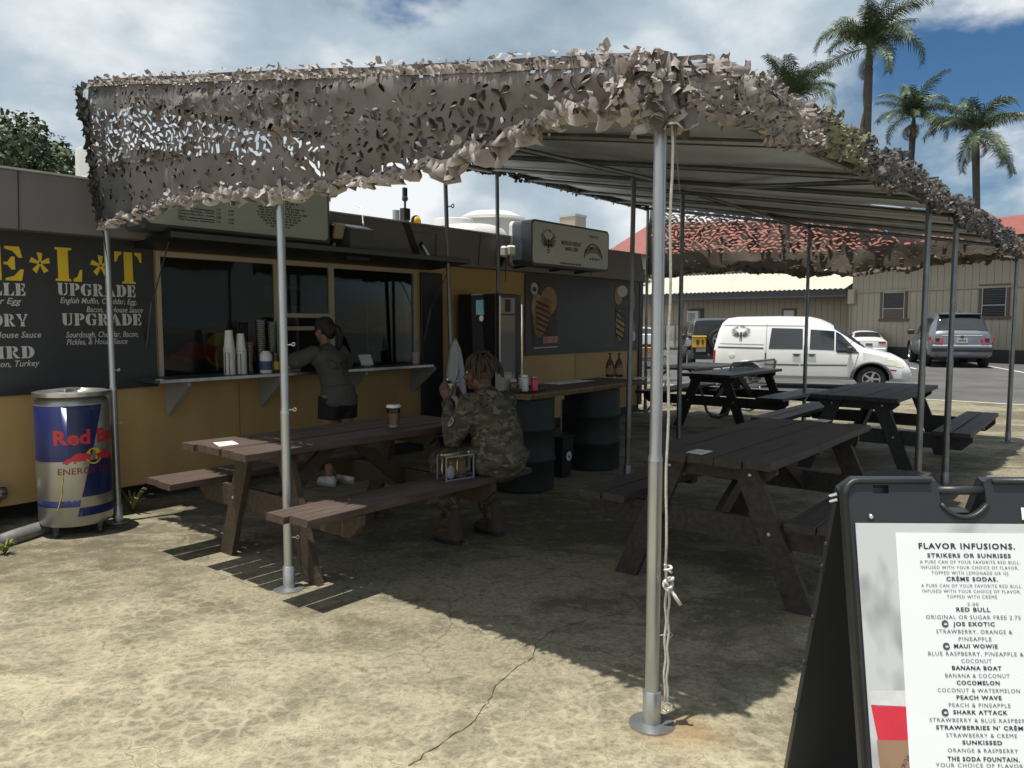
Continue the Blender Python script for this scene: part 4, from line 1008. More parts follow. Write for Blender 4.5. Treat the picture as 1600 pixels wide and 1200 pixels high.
# ---- ropes at the near pole
p3 = Pole['P3']; ro = thing('rope', 'white rope tied in a knot down the near galvanised pole', 'rope', (p3.x+.04, p3.y-.03, 0))
def rope_pts(x0, z0, z1, k=18, wob=.003):
    return [Vector((p3.x+x0+wob*math.sin(i*1.3), p3.y-.03, z0+(z1-z0)*i/k)) for i in range(k+1)]
zk = D(1038, 912, p3.y)[2]; zt = D(1037, 885, p3.y)[2]; zl = D(1042, 1098, p3.y)[2]
m = MB(); m.tube(rope_pts(.036, zt, 2.3), .0052, 6); cpart(m, 'line', 'rope', root=ro, smooth=True)
m = MB(); m.tube(rope_pts(.040, zl+.02, zt), .0048, 6); m.tube(rope_pts(.050, zl+.02, zk), .0048, 6)
tag(cpart(m, 'line', 'rope', root=ro, smooth=True))
m = MB(); c = Vector((p3.x+.047, p3.y-.036, zk)); rn = random.Random(2)
m.tube([c+Vector((.016*math.cos(a*1.7), .014*math.sin(a*2.3), .022*math.sin(a*1.1)+.002*a)) for a in [i*.45 for i in range(26)]], .0058, 6)
cpart(m, 'knot', 'rope', root=ro, smooth=True)
m = MB(); c2_ = Vector((p3.x+.046, p3.y-.034, zt)); m.tube([c2_+Vector((.012*math.cos(a), .010*math.sin(a), .003*a-.012)) for a in [i*.5 for i in range(20)]], .0052, 6); cpart(m, 'knot', 'rope', root=ro, smooth=True)
m = MB(); m.tube([c+Vector((.01, -.006, -.01)), c+Vector((.028, -.012, -.04)), c+Vector((.044, -.012, -.062))], .0066, 6); cpart(m, 'rope_end', 'rope', root=ro, smooth=True)
m = MB(); cc = Vector((p3.x+.052, p3.y-.03, zl)); m.tube([cc+Vector((.017*math.cos(a), 0, .017*math.sin(a))) for a in [i*math.pi/7 for i in range(15)]], .004, 6); cpart(m, 'ring', 'chrome', root=ro, smooth=True)
# ================================================================== picnic tables
def wood(name, c1, c2, rough=.6, spec=.35, bump=.25):
    m = mat(name, c1, rough, col2=c2, scale=3.2, detail=8, stretch=(1, 9, 9), bump=bump, bscale=14, spec=spec, lo=.32, hi=.7)
    return m
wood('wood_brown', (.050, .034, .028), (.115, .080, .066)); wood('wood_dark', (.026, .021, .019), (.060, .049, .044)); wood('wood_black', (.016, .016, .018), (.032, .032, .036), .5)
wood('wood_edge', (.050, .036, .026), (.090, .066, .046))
def plank(L, w, th, rn, bev=.004):
    m = MB(); k = 8; j = lambda a: rn.uniform(-a, a)
    sec = [(-w/2+bev, 0), (-w/2, -bev), (-w/2, -th+bev), (-w/2+bev, -th), (w/2-bev, -th), (w/2, -th+bev), (w/2, -bev), (w/2-bev, 0)]
    e0, e1 = j(.008), j(.008); n = 5
    wp = j(.004); bw = j(.003)
    for i in range(n):
        x = -L/2+e0+(L+e1-e0)*i/(n-1)
        for y, z in sec: m.v.append(Vector((x, y+bw*math.sin(i), z+wp*math.sin(i*1.4))))
    for i in range(n-1):
        for a in range(8): c = (a+1) % 8; m.f.append((i*8+a, i*8+c, i*8+8+c, i*8+8+a)); m.mi.append(0)
    m.f.append(tuple(range(7, -1, -1))); m.f.append(tuple((n-1)*8+a for a in range(8))); m.mi += [0, 0]
    return m
def picnic_table(label, u0, v0, L, wd, mt, mt2, leg_in=.32, foot=.46, bench=.60, bw=.165, inset2=None, seed=1, tilt=0.0, zt=.785, zb=.50):
    rn = random.Random(seed); o = uth('picnic_table', label, 'picnic table', u0, v0, 0, 'wooden picnic tables under the canopies', tilt)
    n = 5; pw = wd/n
    def P(m, name, mt_, loc=None, rot=None):
        ob = m.build(name, mt_, o); 
        if loc is not None: ob.location = loc
        if rot: ob.rotation_euler = rot
        return ob
    for i in range(n):
        P(plank(L, pw-.007, .042, rn), 'tabletop_plank', mt, (rn.uniform(-.012, .012), -wd/2+pw*(i+.5), zt+rn.uniform(-.003, .003)), (0, 0, 0))
    for s in (-1, 1):
        for k in range(2):
            P(plank(L, bw-.008, .042, rn), 'bench_plank', mt, (rn.uniform(-.015, .015), s*(bench+(k-.5)*bw), zb+rn.uniform(-.002, .002)))
    i2 = leg_in if inset2 is None else inset2
    for x, sg in ((-L/2+leg_in, 1), (L/2-i2, -1)):
        for s in (-1, 1):
            m = MB(); top = Vector((0, s*.20, zt-.044)); bot = Vector((0, s*foot, 0)); hw = .068
            m.add([Vector((dx, y, z)) for dx in (-.019, .019) for (y, z) in ((bot.y-hw*1.05, 0), (bot.y+hw*1.05, 0), (top.y+hw, top.z), (top.y-hw, top.z))], [(0, 1, 2, 3), (7, 6, 5, 4), (0, 4, 5, 1), (1, 5, 6, 2), (2, 6, 7, 3), (3, 7, 4, 0)])
            P(m, 'leg', mt2, (x, 0, 0))
        m = MB(); bl = bench+bw*.95
        m.plate([(-bl, zb-.045), (-bl, zb-.10), (-bl+.09, zb-.185), (bl-.09, zb-.185), (bl, zb-.10), (bl, zb-.045)], .038, fn=lambda y, z, t: Vector((t+.019, y, z)))
        P(m, 'bench_beam', mt2, (x+sg*.040, 0, 0))
        m = MB(); tl = wd/2-.03
        m.plate([(-tl, zt-.046), (-tl, zt-.085), (-tl+.06, zt-.135), (tl-.06, zt-.135), (tl, zt-.085), (tl, zt-.046)], .038, fn=lambda y, z, t: Vector((t+.019, y, z)))
        P(m, 'top_cleat', mt2, (x+sg*.040, 0, 0))
        m = MB(); m.beam((x+sg*.07, 0, zb-.13), (x+sg*(L/2-leg_in)*.9, 0, zt-.05), .038, .085, up=(1, 0, .2)); P(m, 'brace', mt2)
        bt = MB()
        for s in (-1, 1):
            for (y, z) in ((s*.235, zt-.09), (s*.345, zb-.11)):
                bt.lathe([(.011, 0), (.011, .006), (.006, .009)], (x-sg*.020, y, z), 8, axis=Matrix.Rotation(R(-90*sg), 3, 'Y'))
        tag(P(bt, 'bolts', 'steel_plate'), kind='stuff')
    m = MB(); m.box((0, 0, zt-.06), (.09, wd-.08, .034)); P(m, 'middle_cleat', mt2)
    for s in (-1, 1): m = MB(); m.box((0, s*bench, zb-.06), (.09, bw*1.8, .034)); P(m, 'bench_cleat', mt2)
    return o
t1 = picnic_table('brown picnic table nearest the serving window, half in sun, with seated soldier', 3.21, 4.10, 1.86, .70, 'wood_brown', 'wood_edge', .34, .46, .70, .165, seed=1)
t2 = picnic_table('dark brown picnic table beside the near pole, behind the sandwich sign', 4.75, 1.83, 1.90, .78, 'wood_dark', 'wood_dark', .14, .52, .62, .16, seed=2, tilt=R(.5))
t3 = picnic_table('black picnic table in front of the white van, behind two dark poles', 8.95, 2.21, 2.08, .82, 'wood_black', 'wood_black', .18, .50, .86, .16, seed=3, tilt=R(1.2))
t4 = picnic_table('black picnic table farthest back beside the metal mesh table', 11.05, 4.76, 2.0, .76, 'wood_black', 'wood_black', .2, .5, .92, .19, seed=4, tilt=R(.3))
def paper(label, pts, z, mt='paper', name='paper_notice'):
    q = [G(x, y, z) for x, y in pts]; c = sum(q, Vector())/4
    o = thing(name, label, 'paper notice', (c.x, c.y, z), 0, 'paper notices taped to the tables')
    m = MB(); m.add([p-c for p in q]+[p-c+Vector((0, 0, .0015)) for p in q], [(3, 2, 1, 0), (4, 5, 6, 7), (0, 1, 5, 4), (1, 2, 6, 5), (2, 3, 7, 6), (3, 0, 4, 7)]); m.build('sheet', mt, o)
    m = MB(); r_ = random.Random(len(label))
    for k in range(5):
        f0, f1 = .14+.16*k, .20+.16*k; a = .12; e_ = r_.uniform(.5, .85)
        L_ = lambda s, t: q[0].lerp(q[1], s).lerp(q[3].lerp(q[2], s), t)-c+Vector((0, 0, .002))
        m.add([L_(a, f0), L_(e_, f0), L_(e_, f1-.02), L_(a, f1-.02)], [(0, 1, 2, 3)])
    tag(m.build('print', 'sign_letter_soft', o), kind='stuff')
    return o
paper('bright white notice taped on the sunlit end of the brown table', [(333, 692), (363, 689), (373, 694), (343, 698)], .7875)
paper('greyish notice taped on the shaded dark brown table', [(1072, 707), (1090, 702), (1114, 705), (1097, 710.5)], .7875)
paper('small pale notice at the far end of the dark brown table', [(1268, 657), (1282, 655), (1300, 657), (1290, 660)], .7875)
# ================================================================== metal mesh picnic table with bent tube legs
mt_u, mt_v = 12.0, 5.85
mo = uth('metal_picnic_table', 'grey metal mesh picnic table with bent tube legs behind the black table', 'picnic table', mt_u, mt_v, 0)
mat('mesh_metal', (.16, .165, .17), .5, .6)
def mesh_plate(L, w, fn, n=34):
    m = MB(); k = max(3, int(n*w/L))
    for i in range(n):
        x = -L/2+L*i/(n-1); m.beam(fn(x, -w/2), fn(x, w/2), .012, .004)
    for j in range(k):
        y = -w/2+w*j/(k-1); m.beam(fn(-L/2, y), fn(L/2, y), .012, .004)
    return m
m = mesh_plate(1.75, .75, lambda x, y: Vector((x, y, .78))); tag(m.build('tabletop_mesh', 'mesh_metal', mo), kind='stuff')
m = MB(); 
for a, c in (((-.9, -.4), (.9, -.4)), ((.9, -.4), (.9, .4)), ((.9, .4), (-.9, .4)), ((-.9, .4), (-.9, -.4))): m.beam((*a, .775), (*c, .775), .035, .035)
m.build('tabletop_rim', 'mesh_metal', mo)
for s in (-1, 1):
    m = mesh_plate(1.75, .30, lambda x, y: Vector((x, s*.80+y, .46))); ob = tag(m.build('bench_mesh', 'mesh_metal', mo), kind='stuff')
    m = mesh_plate(1.75, .36, lambda x, y: Vector((x, s*(.99+.07*(y+.18)/.36), .70+y*.95)), 40); tag(m.build('backrest_mesh', 'mesh_metal', mo), kind='stuff')
    m = MB(); m.tube([(-.9, s*.96, .5), (-.9, s*1.02, .84), (-.84, s*1.03, .89), (.84, s*1.03, .89), (.9, s*1.02, .84), (.9, s*.96, .5)], .018, 8); m.build('backrest_rim', 'mesh_metal', mo, smooth=True)
    for x in (-.6, .6):
        m = MB(); m.tube([(x, s*.15, .76), (x, s*.30, .66), (x, s*.42, .35), (x, s*.50, .10), (x, s*.58, .03), (x, s*.72, .02), (x, s*.84, .08), (x, s*.90, .28), (x, s*.88, .44)], .022, 8); m.build('leg', 'mesh_metal', mo, smooth=True)
# ================================================================== drinks can cooler
mat('can_silver', (.40, .39, .36), .3, .7, col2=(.32, .315, .29), scale=2); mat('can_blue', (.018, .025, .10), .28, .15); mat('can_red', (.52, .03, .04), .4); mat('can_wine', (.20, .02, .03), .4); mat('scratch', (.55, .42, .06), .6)
cr = .238; _p = G(122, 842); _p += Vector((_p.x, _p.y, 0)).normalized()*cr; cu, cv = uv(_p)
co = uth('can_cooler', 'tall drink can shaped cooler in blue and silver on small castors', 'drink cooler', cu, cv, 0)
cw = T(cu, cv)
m = MB(); m.lathe([(.20, .075), (cr-.012, .085), (cr, .12), (cr, .935), (cr-.012, .965), (cr-.03, .978), (cr-.018, .985), (cr-.004, .992), (cr-.004, 1.015), (cr-.014, 1.022), (cr-.04, 1.0), (.0, 1.0)], (0, 0, 0), 56, cap=True)
m.build('body', 'can_silver', co, smooth=True, auto=35)
m = MB(); m.lathe([(cr-.002, .988), (cr+.006, .992), (cr+.006, 1.018), (cr-.002, 1.022)], (0, 0, 0), 56, cap=False); m.build('lid_rim', 'steel_plate', co, smooth=True, auto=35)
m = MB(); m.box((-.05, -.06, 1.035), (.16, .10, .02), rz(.5).to_3x3(), bev=.006); m.box((-.02, -.06, 1.012), (.06, .06, .03)); m.build('pull_tab', 'steel_plate', co)
for k in range(4):
    a = R(25+90*k); m = MB(); x, y = .19*math.cos(a), .19*math.sin(a); m.lathe([(.024, -.011), (.028, -.008), (.028, .008), (.024, .011)], (x, y, .028), 12, axis=Matrix.Rotation(R(90), 3, 'Y')); m.box((x, y, .064), (.03, .03, .035)); m.build('castor', 'steel_dark', co)
# what faces the camera: direction from can to camera in local angle
tocam = math.atan2(-cw.y, -cw.x)-ROT
def wrap(x, z, lift=.0015): a = tocam+x/cr; return Vector(((cr+lift)*math.cos(a), (cr+lift)*math.sin(a), z))
def wrapped(pts, name, mt, lift=.0012, holes=()):
    # split the outline into narrow upright strips so that it follows the round body
    xs = [p[0] for p in pts]; x0, x1 = min(xs), max(xs); m = MB(); n = max(1, int((x1-x0)/.03))
    from mathutils.geometry import intersect_line_line_2d
    vs, fs = tri2d(dense2(pts, .03), holes)
    bmm = bmesh.new(); bv = [bmm.verts.new((p[0], p[1], 0)) for p in vs]
    for f in fs:
        try: bmm.faces.new([bv[i] for i in f])
        except ValueError: pass
    for k in range(1, n):
        xk = x0+(x1-x0)*k/n; g = bmm.verts[:]+bmm.edges[:]+bmm.faces[:]; bmesh.ops.bisect_plane(bmm, geom=g, plane_co=(xk, 0, 0), plane_no=(1, 0, 0))
    bmm.verts.index_update(); m.add([wrap(v.co.x, v.co.y, lift) for v in bmm.verts], [tuple(v.index for v in f.verts) for f in bmm.faces]); bmm.free()
    return m.build(name, mt, co, smooth=True)
def dense2(pts, st):
    out = []
    for i, p in enumerate(pts):
        q = pts[(i+1) % len(pts)]; L_ = math.hypot(q[0]-p[0], q[1]-p[1]); n = max(1, int(L_/st)); out += [(p[0]+(q[0]-p[0])*k/n, p[1]+(q[1]-p[1])*k/n) for k in range(n)]
    return out
hc = math.pi*cr
wrapped([(-hc*.98, .93), (.205, .93), (.10, .545), (-hc*.98, .545)], 'blue_panel', 'can_blue')
wrapped([(.10, .545), (.10, .545)][:1]+[(hc*.95, .545), (hc*.95, .29), (.035, .29)], 'blue_panel', 'can_blue')
wrapped([(-hc*.98, .27), (.030, .27), (.020, .225), (-hc*.98, .225)], 'blue_band', 'can_blue')
wrapped([(.018, .215), (hc*.95, .215), (hc*.95, .155), (.005, .155)], 'blue_band', 'can_blue')
def wtxt(s, x0, x1, z0, z1, mt, bold, lift=.003):
    t = fit_text(s, x1-x0, z1-z0, bold=bold); t.v = [wrap((x0+x1)/2+p.x, z0+p.y, lift) for p in t.v]; return t.build('lettering', mt, co)
wtxt('Red Bull', -.125, .37, .665, .765, 'can_red', .035)
wtxt('ENERGY DRINK', -.105, .36, .455, .50, 'can_wine', .004)
sn, bl = bulls(lambda x, y, z: wrap(.125+x, .53+y, .002+z), .19); sn.build('sun_disc', 'sun_yellow', co); bl.build('bulls', 'can_red', co)
m = MB(); m.tube([wrap(-.08+.006*math.sin(k), .47-.026*k, .003) if k < 6 else wrap(-.085-.008*(k-6), .47-.026*k, .003) for k in range(11)], .0035, 5); m.build('paint_streak', 'scratch', co)
# grey drain hose on the ground and weeds beside it
g0, g1 = G(2, 846, .04), G(78, 822, .04)
o = thing('drain_pipe', 'dusty grey drain pipe lying along the foot of the trailer', 'drain pipe', (g1.x, g1.y, 0))
m = MB(); d = (g1-g0); pts = [g0-d*.03, g0+d*.02, g0+d*.3, g1, g1+d*1.5]
m.tube([p-Vector((g1.x, g1.y, 0)) for p in pts], [.02, .05, .055, .055, .055], 12); mat('dusty_grey', (.11, .11, .11), .6, col2=(.19, .185, .175), scale=8); m.build('pipe', 'dusty_grey', o, smooth=True)
def weed(label, p, n, L, seed, mt='weed'):
    r_ = random.Random(seed); o = thing('weed', label, 'weed', p); m = MB()
    for k in range(n):
        a = r_.uniform(0, 6.28); l = L*r_.uniform(.5, 1.1); w = l*.07; dx, dy = math.cos(a), math.sin(a); h_ = l*r_.uniform(.5, .9); k0 = len(m.v)
        for f in (0, .35, .7, 1):
            x = f*l*.7; z = h_*math.sin(f*1.9)+.004; ww = w*(1-f)*(1 if f else .6)+.001
            m.v += [Vector((dx*x-dy*ww, dy*x+dx*ww, z)), Vector((dx*x+dy*ww, dy*x-dx*ww, z))]
        for i in range(3): m.f.append((k0+2*i, k0+2*i+1, k0+2*i+3, k0+2*i+2)); m.mi.append(0)
    tag(m.build('leaves', mt, o), kind='stuff'); return o
weed('small yellow-green weed by the end of the grey drain pipe', G(8, 866), 40, .11, 3)
weed('low green weed behind the near left pole', G(208, 800), 26, .26, 4)
# ================================================================== drums and plank bar
mat('drum_green', (.005, .011, .009), .6, col2=(.008, .016, .013), scale=4); wood('bark_slab', (.07, .05, .035), (.11, .085, .06), .75); mat('bark_edge', (.33, .23, .12), .8, col2=(.13, .08, .04), scale=9, stretch=(6, 1, 1), bump=.4)
def drum(label, u, v):
    o = uth('oil_drum', label, 'oil drum', u, v, 0, 'oil drums carrying the plank bar'); r = .29
    pr = [(r-.01, 0), (r, .01), (r, .03)]
    for z in (.28, .56): pr += [(r, z-.03), (r+.012, z-.012), (r+.012, z+.012), (r, z+.03)]
    pr += [(r, .80), (r, .82), (r-.005, .845), (r-.02, .846), (r-.03, .835), (0, .835)]
    m = MB(); m.lathe(pr, n=36); m.build('barrel', 'drum_green', o, smooth=True, auto=40)
    m = MB(); m.lathe([(r-.002, .822), (r+.008, .83), (r+.008, .842), (r-.002, .848)], n=36, cap=False); m.build('rim', 'black_paint', o, smooth=True); return o
d1u, d1v = GU(852, 769); drum('green oil drum under the near end of the plank bar, beside the soldier', d1u+.04, d1v+.29)
d2u, d2v = GU(956, 735); drum('green oil drum under the far end of the plank bar', d2u+.06, d2v+.29)
sz = .90
sl0 = GU(830, 617, sz); sl1 = GU(1006, 594, sz)
o = uth('plank_bar', 'thick live edge wooden plank laid across two green drums as a bar', 'bar top', (sl0[0]+sl1[0])/2, sl0[1]+.28, .85)
m = MB(); r_ = random.Random(8); n = 26; W0 = .60
for i in range(n):
    f = i/(n-1); u = sl0[0]+(sl1[0]+.05-sl0[0])*f; vf_ = sl0[1]+(sl1[1]-sl0[1])*f+.015*noise.noise(Vector((u*3, 0, 1)))
    m.v += [Vector((u, vf_+.02, sz)), Vector((u, vf_+.012*noise.noise(Vector((u*9, 3, 1))), sz-.012)), Vector((u, vf_+.03+.02*noise.noise(Vector((u*7, 5, 1))), .852)), Vector((u, vf_+W0, .852)), Vector((u, vf_+W0, sz))]
for i in range(n-1):
    for a in range(5): c = (a+1) % 5; m.f.append((i*5+a, i*5+5+a, i*5+5+c, i*5+c)); m.mi.append(1 if a in (0, 1) else 0)
m.f.append((0, 1, 2, 3, 4)); m.f.append(tuple((n-1)*5+a for a in (4, 3, 2, 1, 0))); m.mi += [1, 1]
up(m, 'slab', ['bark_slab', 'bark_edge'], o)
def small(name, label, cat, px, py, z, group=None):
    p = G(px, py, z); return thing(name, label, cat, p, ROT, group)
mat('amber', (.10, .05, .02), .15); mat('label_paper', (.45, .42, .36), .7); mat('can_pink', (.45, .04, .12), .3, .3); mat('cardboard', (.33, .23, .14), .85); mat('cup_white', (.74, .73, .70), .55); mat('coffee', (.34, .19, .11), .5, col2=(.55, .40, .29), scale=18); mat('lid_clear', (.72, .72, .70), .3)
for k, (px, lab) in enumerate(((953, 'left of two dark bottles with brown labels on the plank bar by the wall'), (967, 'right of two dark bottles with brown labels on the plank bar by the wall'))):
    o = small('sauce_bottle', lab, 'bottle', px, 589, sz, 'dark bottles on the plank bar')
    m = MB(); m.lathe([(.04, 0), (.048, .01), (.048, .13), (.036, .17), (.014, .21), (.012, .25), (.018, .27)], n=16); m.build('body', 'amber', o, smooth=True, auto=50); m = MB(); m.lathe([(.0492, .03), (.0492, .10)], n=16, cap=False); m.build('label', 'cardboard', o, smooth=True)
o = small('tray', 'black tray of napkins and sauces at the near end of the plank bar', 'tray', 812, 611, sz); m = MB(); m.box((0, 0, .006), (.42, .26, .012), bev=.004); m.build('base', 'black_plastic', o); m = MB()
for a, c in (((-.21, -.13), (.21, -.13)), ((.21, -.13), (.21, .13)), ((.21, .13), (-.21, .13)), ((-.21, .13), (-.21, -.13))): m.beam((*a, .022), (*c, .022), .008, .03)
m.build('rim', 'black_plastic', o)
o = small('napkin_holder', 'grey napkin holder on the tray at the near end of the plank bar', 'napkin holder', 787, 612, sz+.013); m = MB(); m.box((0, 0, .085), (.12, .10, .17), bev=.008); m.build('case', 'grey_plastic', o); m = MB(); m.box((0, -.052, .09), (.085, .004, .11)); m.build('napkins', 'label_paper', o)
o = small('sugar_jar', 'clear jar of white packets on the plank bar tray', 'jar', 818, 611, sz+.013); m = MB(); m.lathe([(.04, 0), (.045, .01), (.045, .11), (.04, .12)], n=16); m.build('jar', 'lid_clear', o, smooth=True, auto=40); m = MB(); m.lathe([(.04, .122), (.043, .124), (.043, .14), (.02, .145)], n=16); m.build('lid', 'steel_plate', o, smooth=True, auto=40)
o = small('drink_can', 'pink drink can beside the jar on the plank bar tray', 'drink can', 835, 611, sz+.013); m = MB(); m.lathe([(.024, 0), (.031, .008), (.031, .105), (.025, .118), (.024, .12)], n=16); m.build('body', 'can_pink', o, smooth=True, auto=40); m = MB(); m.lathe([(.0, .1205), (.023, .1205), (.025, .123), (.026, .119)], n=16, cap=False); m.build('top', 'steel_plate', o)
o = small('small_jar', 'small amber jar at the left of the tray on the plank bar', 'jar', 802, 613, sz+.013); m = MB(); m.lathe([(.025, 0), (.03, .008), (.03, .08), (.024, .09)], n=14); m.build('glass', 'amber', o, smooth=True, auto=40); m = MB(); m.lathe([(.026, .091), (.028, .093), (.028, .115), (.02, .117)], n=14); m.build('lid', 'label_paper', o)
o = small('menu_sheet', 'pale laminated menu sheet lying on the plank bar', 'menu sheet', 890, 597, sz+.002); m = MB(); m.box((0, 0, .001), (.62, .20, .002)); m.build('sheet', 'paper', o); m = MB(); [m.box((-.05, .06-.03*k, .0024), (.4-.05*(k % 2), .008, .0006)) for k in range(4)]; tag(m.build('print', 'sign_letter_soft', o), kind='stuff')
o = small('notebook', 'grey notebook at the far end of the plank bar', 'notebook', 990, 592, sz+.002); m = MB(); m.box((0, 0, .008), (.26, .16, .016), bev=.003); m.build('cover', 'grey_plastic', o); m = MB(); m.box((.004, -.004, .0085), (.258, .158, .009)); m.build('pages', 'paper', o)
# bin and grey board between the drums
bu, bv_ = GU(888, 748); o = uth('waste_bin', 'small black waste bin with round white badge between the drums', 'waste bin', bu+.06, bv_+.14, 0)
m = MB(); m.lathe([(.10, 0), (.105, .01), (.135, .38), (.14, .39), (.13, .395)], n=4); m.xf(rz(R(45))); m.build('bin', 'black_plastic', o); m = MB(); m.box((0, 0, .40), (.22, .22, .03), bev=.01); m.build('lid', 'black_paint', o)
bc = T(bu+.06, bv_+.14); an = math.atan2(-bc.y, -bc.x)-ROT
m = MB(); m.plate(arc(0, 0, .045, .045, 0, 360, 18)[:-1], .002, fn=lambda x, y, z: Vector((x-.0, -.100-z-.004, .21+y))); m.build('badge', 'white_letter', o); m = MB(); m.plate([(-.025, .012), (0, -.022), (.025, .012), (0, .0)], .001, fn=lambda x, y, z: Vector((x, -.1045-z-.004, .21+y))); m.build('badge_mark', 'black_paint', o)
su, szz = W(892, 694, bv_+.5); o = uth('grey_panel', 'grey blank panel leaning behind the bin between the drums', 'panel', su, bv_+.5, .2)
m = MB(); a = W(878, 694, bv_+.5); c = W(900, 622, bv_+.5); bx(m, a[0], c[0]+.06, bv_+.5, bv_+.52, a[1], c[1]); up(m, 'board', 'grey_plastic', o); m = MB(); bx(m, a[0]-.01, c[0]+.07, bv_+.5, bv_+.53, a[1]-.04, a[1]-.002); bx(m, a[0]+.03, a[0]+.06, bv_+.5, bv_+.53, 0, a[1]-.041); up(m, 'stand', 'black_paint', o)
# ================================================================== black drinks fridge with a narrow glass door
fa = W(780, 470, 5.75); fu0 = W(712, 470, 6.32)[0]
fz = W(775, 458, 5.75)[1]
fl_u, fr_u = W(777, 470, 5.75)[0], W(813, 470, 5.75)[0]
fr = uth('drinks_fridge', 'tall black drinks fridge with narrow glass door beside the poster board', 'fridge', (fl_u+fr_u)/2, 6.05, 0)
m = MB(); bx(m, fl_u, fr_u, 5.77, 6.38, .06, fz, bev=.015); up(m, 'cabinet', 'black_paint', fr)
m = MB(); bx(m, fl_u+.004, fr_u-.004, 5.735, 5.767, .12, fz-.01, bev=.006); dr = up(m, 'door', 'black_plastic', fr)
m = MB(); x0, x1 = fl_u+.03, fr_u-.13; zz = W(790, 500, 5.73)[1]; zy = W(790, 490, 5.73)[1]; bx(m, x0, x1, 5.728, 5.733, zy, fz-.05); up(m, 'header_panel', 'frame_tan', fr, dr); m = MB(); bx(m, (x0+x1)/2-.05, (x0+x1)/2+.05, 5.724, 5.7272, zy+.02, fz-.065); up(m, 'header_badge', 'black_paint', fr, dr)
mat('door_reflect', (.05, .05, .05), .04, 0, spec=.9); m = MB(); bx(m, x0, x1, 5.729, 5.733, .35, zy-.02); up(m, 'glass', 'door_reflect', fr, dr)
m = MB(); m.tube([(fr_u-.03, 5.72, .8), (fr_u-.03, 5.705, .82), (fr_u-.03, 5.705, fz-.12), (fr_u-.03, 5.72, fz-.1)], .008, 8); up(m, 'handle', 'chrome', fr, dr)
m = MB(); bx(m, fl_u+.012, fl_u+.022, 5.724, 5.733, .14, fz-.03); up(m, 'trim_strip', 'chrome', fr, dr)
mat('sticker_blue', (.10, .27, .36), .5, col2=(.2, .36, .44), scale=30)
fs = lambda px, py: WUf(px, py, fl_u)
def WUf(px, py, u):
    r = ray(px, py); t = u/(r.x*UX+r.y*UY); return ((r.x*VX+r.y*VY)*t, CAM_H+r.z*t)
va, za = WUf(744, 469, fl_u); vb_, zb_ = WUf(757, 492, fl_u)
m = MB(); bx(m, fl_u-.003, fl_u-.001, min(va, vb_), max(va, vb_), zb_, za); up(m, 'sticker', 'sticker_blue', fr)
va, za = WUf(752.5, 497.5, fl_u); m = MB(); m.plate(arc(va, za, .035, .035, 0, 360, 14)[:-1], .001, fn=lambda x, y, z: Vector((fl_u-.003+z, x, y))); up(m, 'round_sticker', 'white_letter', fr)
# ================================================================== on the counter
def cnt(name, label, cat, px, py, v, group=None):
    u, z = W(px, py, v); return uth(name, label, cat, u, v, cz, group)
zt_ = lambda px, py, v: W(px, py, v)[1]-cz
for px, pt, lab in ((359, 516, 'taller left stack of white paper cups on the counter'), (377, 521, 'shorter right stack of white paper cups on the counter')):
    v = 6.2; o = cnt('cup_stack', lab, 'cup stack', px, 577, v, 'white paper cup stacks on the counter'); hh = zt_(px, pt, v)
    n = 12
    for k in range(n):
        m = MB(); z0 = hh*.62*k/n if k else 0; m.lathe([(.047, z0), (.05, z0+.002), (.05, z0+.012), (.047, z0+.014), (.044, z0+hh*.62/n)], n=18, cap=False); m.build('cup', 'cup_white', o, smooth=True, auto=40)
    m = MB(); m.lathe([(.044, hh*.62), (.031, hh-.002), (.03, hh), (.0, hh)], n=18, cap=False); m.build('cup', 'cup_white', o, smooth=True, auto=40)
    m = MB(); m.tube([(-.052, -.02, .0), (-.052, -.02, hh*.5), (-.03, -.045, hh*.5), (-.03, -.045, 0)], .003, 5); m.build('wire_rack', 'black_paint', o)
mat('lid_dim', (.16, .165, .17), .25)
for px, pt, r_, lab in ((391, 535, .035, 'short stack of clear cups beside the white cup stacks'), (409, 500, .045, 'tall clear tube of cup lids left of the near pole'), (426, 503, .045, 'tall clear tube of cup lids just behind the pole')):
    v = 6.22; o = cnt('lid_tube', lab, 'cup lid tube', px, 575, v, 'clear tubes of lids on the counter'); hh = zt_(px, pt, v)
    m = MB(); m.lathe([(r_, 0), (r_, hh)], n=16, cap=False); m.build('tube', 'clear_plastic', o, smooth=True); m = MB()
    for k in range(int(hh/.02)): m.lathe([(r_*.9, .004+k*.02), (r_*.93, .010+k*.02), (r_*.6, .014+k*.02)], n=14, cap=False)
    tag(m.build('lids', 'lid_dim', o, smooth=True), kind='stuff')
mat('blue_wrap', (.04, .07, .20), .5); mat('yellow_label', (.50, .38, .05), .6)
o = cnt('wipes_tub', 'clear tub with blue wrapper on the counter before the pole', 'tub', 416, 577, 6.12); m = MB(); m.lathe([(.05, 0), (.055, .01), (.055, .16), (.045, .18), (.03, .2)], n=18); m.build('tub', 'lid_clear', o, smooth=True, auto=40); m = MB(); m.lathe([(.0565, .03), (.0565, .11)], n=18, cap=False); m.build('wrapper', 'blue_wrap', o, smooth=True)
o = cnt('sauce_jar', 'dark jar with yellow label on the counter beside the pole', 'jar', 431, 575, 6.12); m = MB(); m.lathe([(.034, 0), (.038, .008), (.038, .12), (.025, .15), (.025, .18)], n=16); m.build('jar', 'amber', o, smooth=True, auto=40); m = MB(); m.lathe([(.0392, .03), (.0392, .10)], n=16, cap=False); m.build('label', 'yellow_label', o, smooth=True)
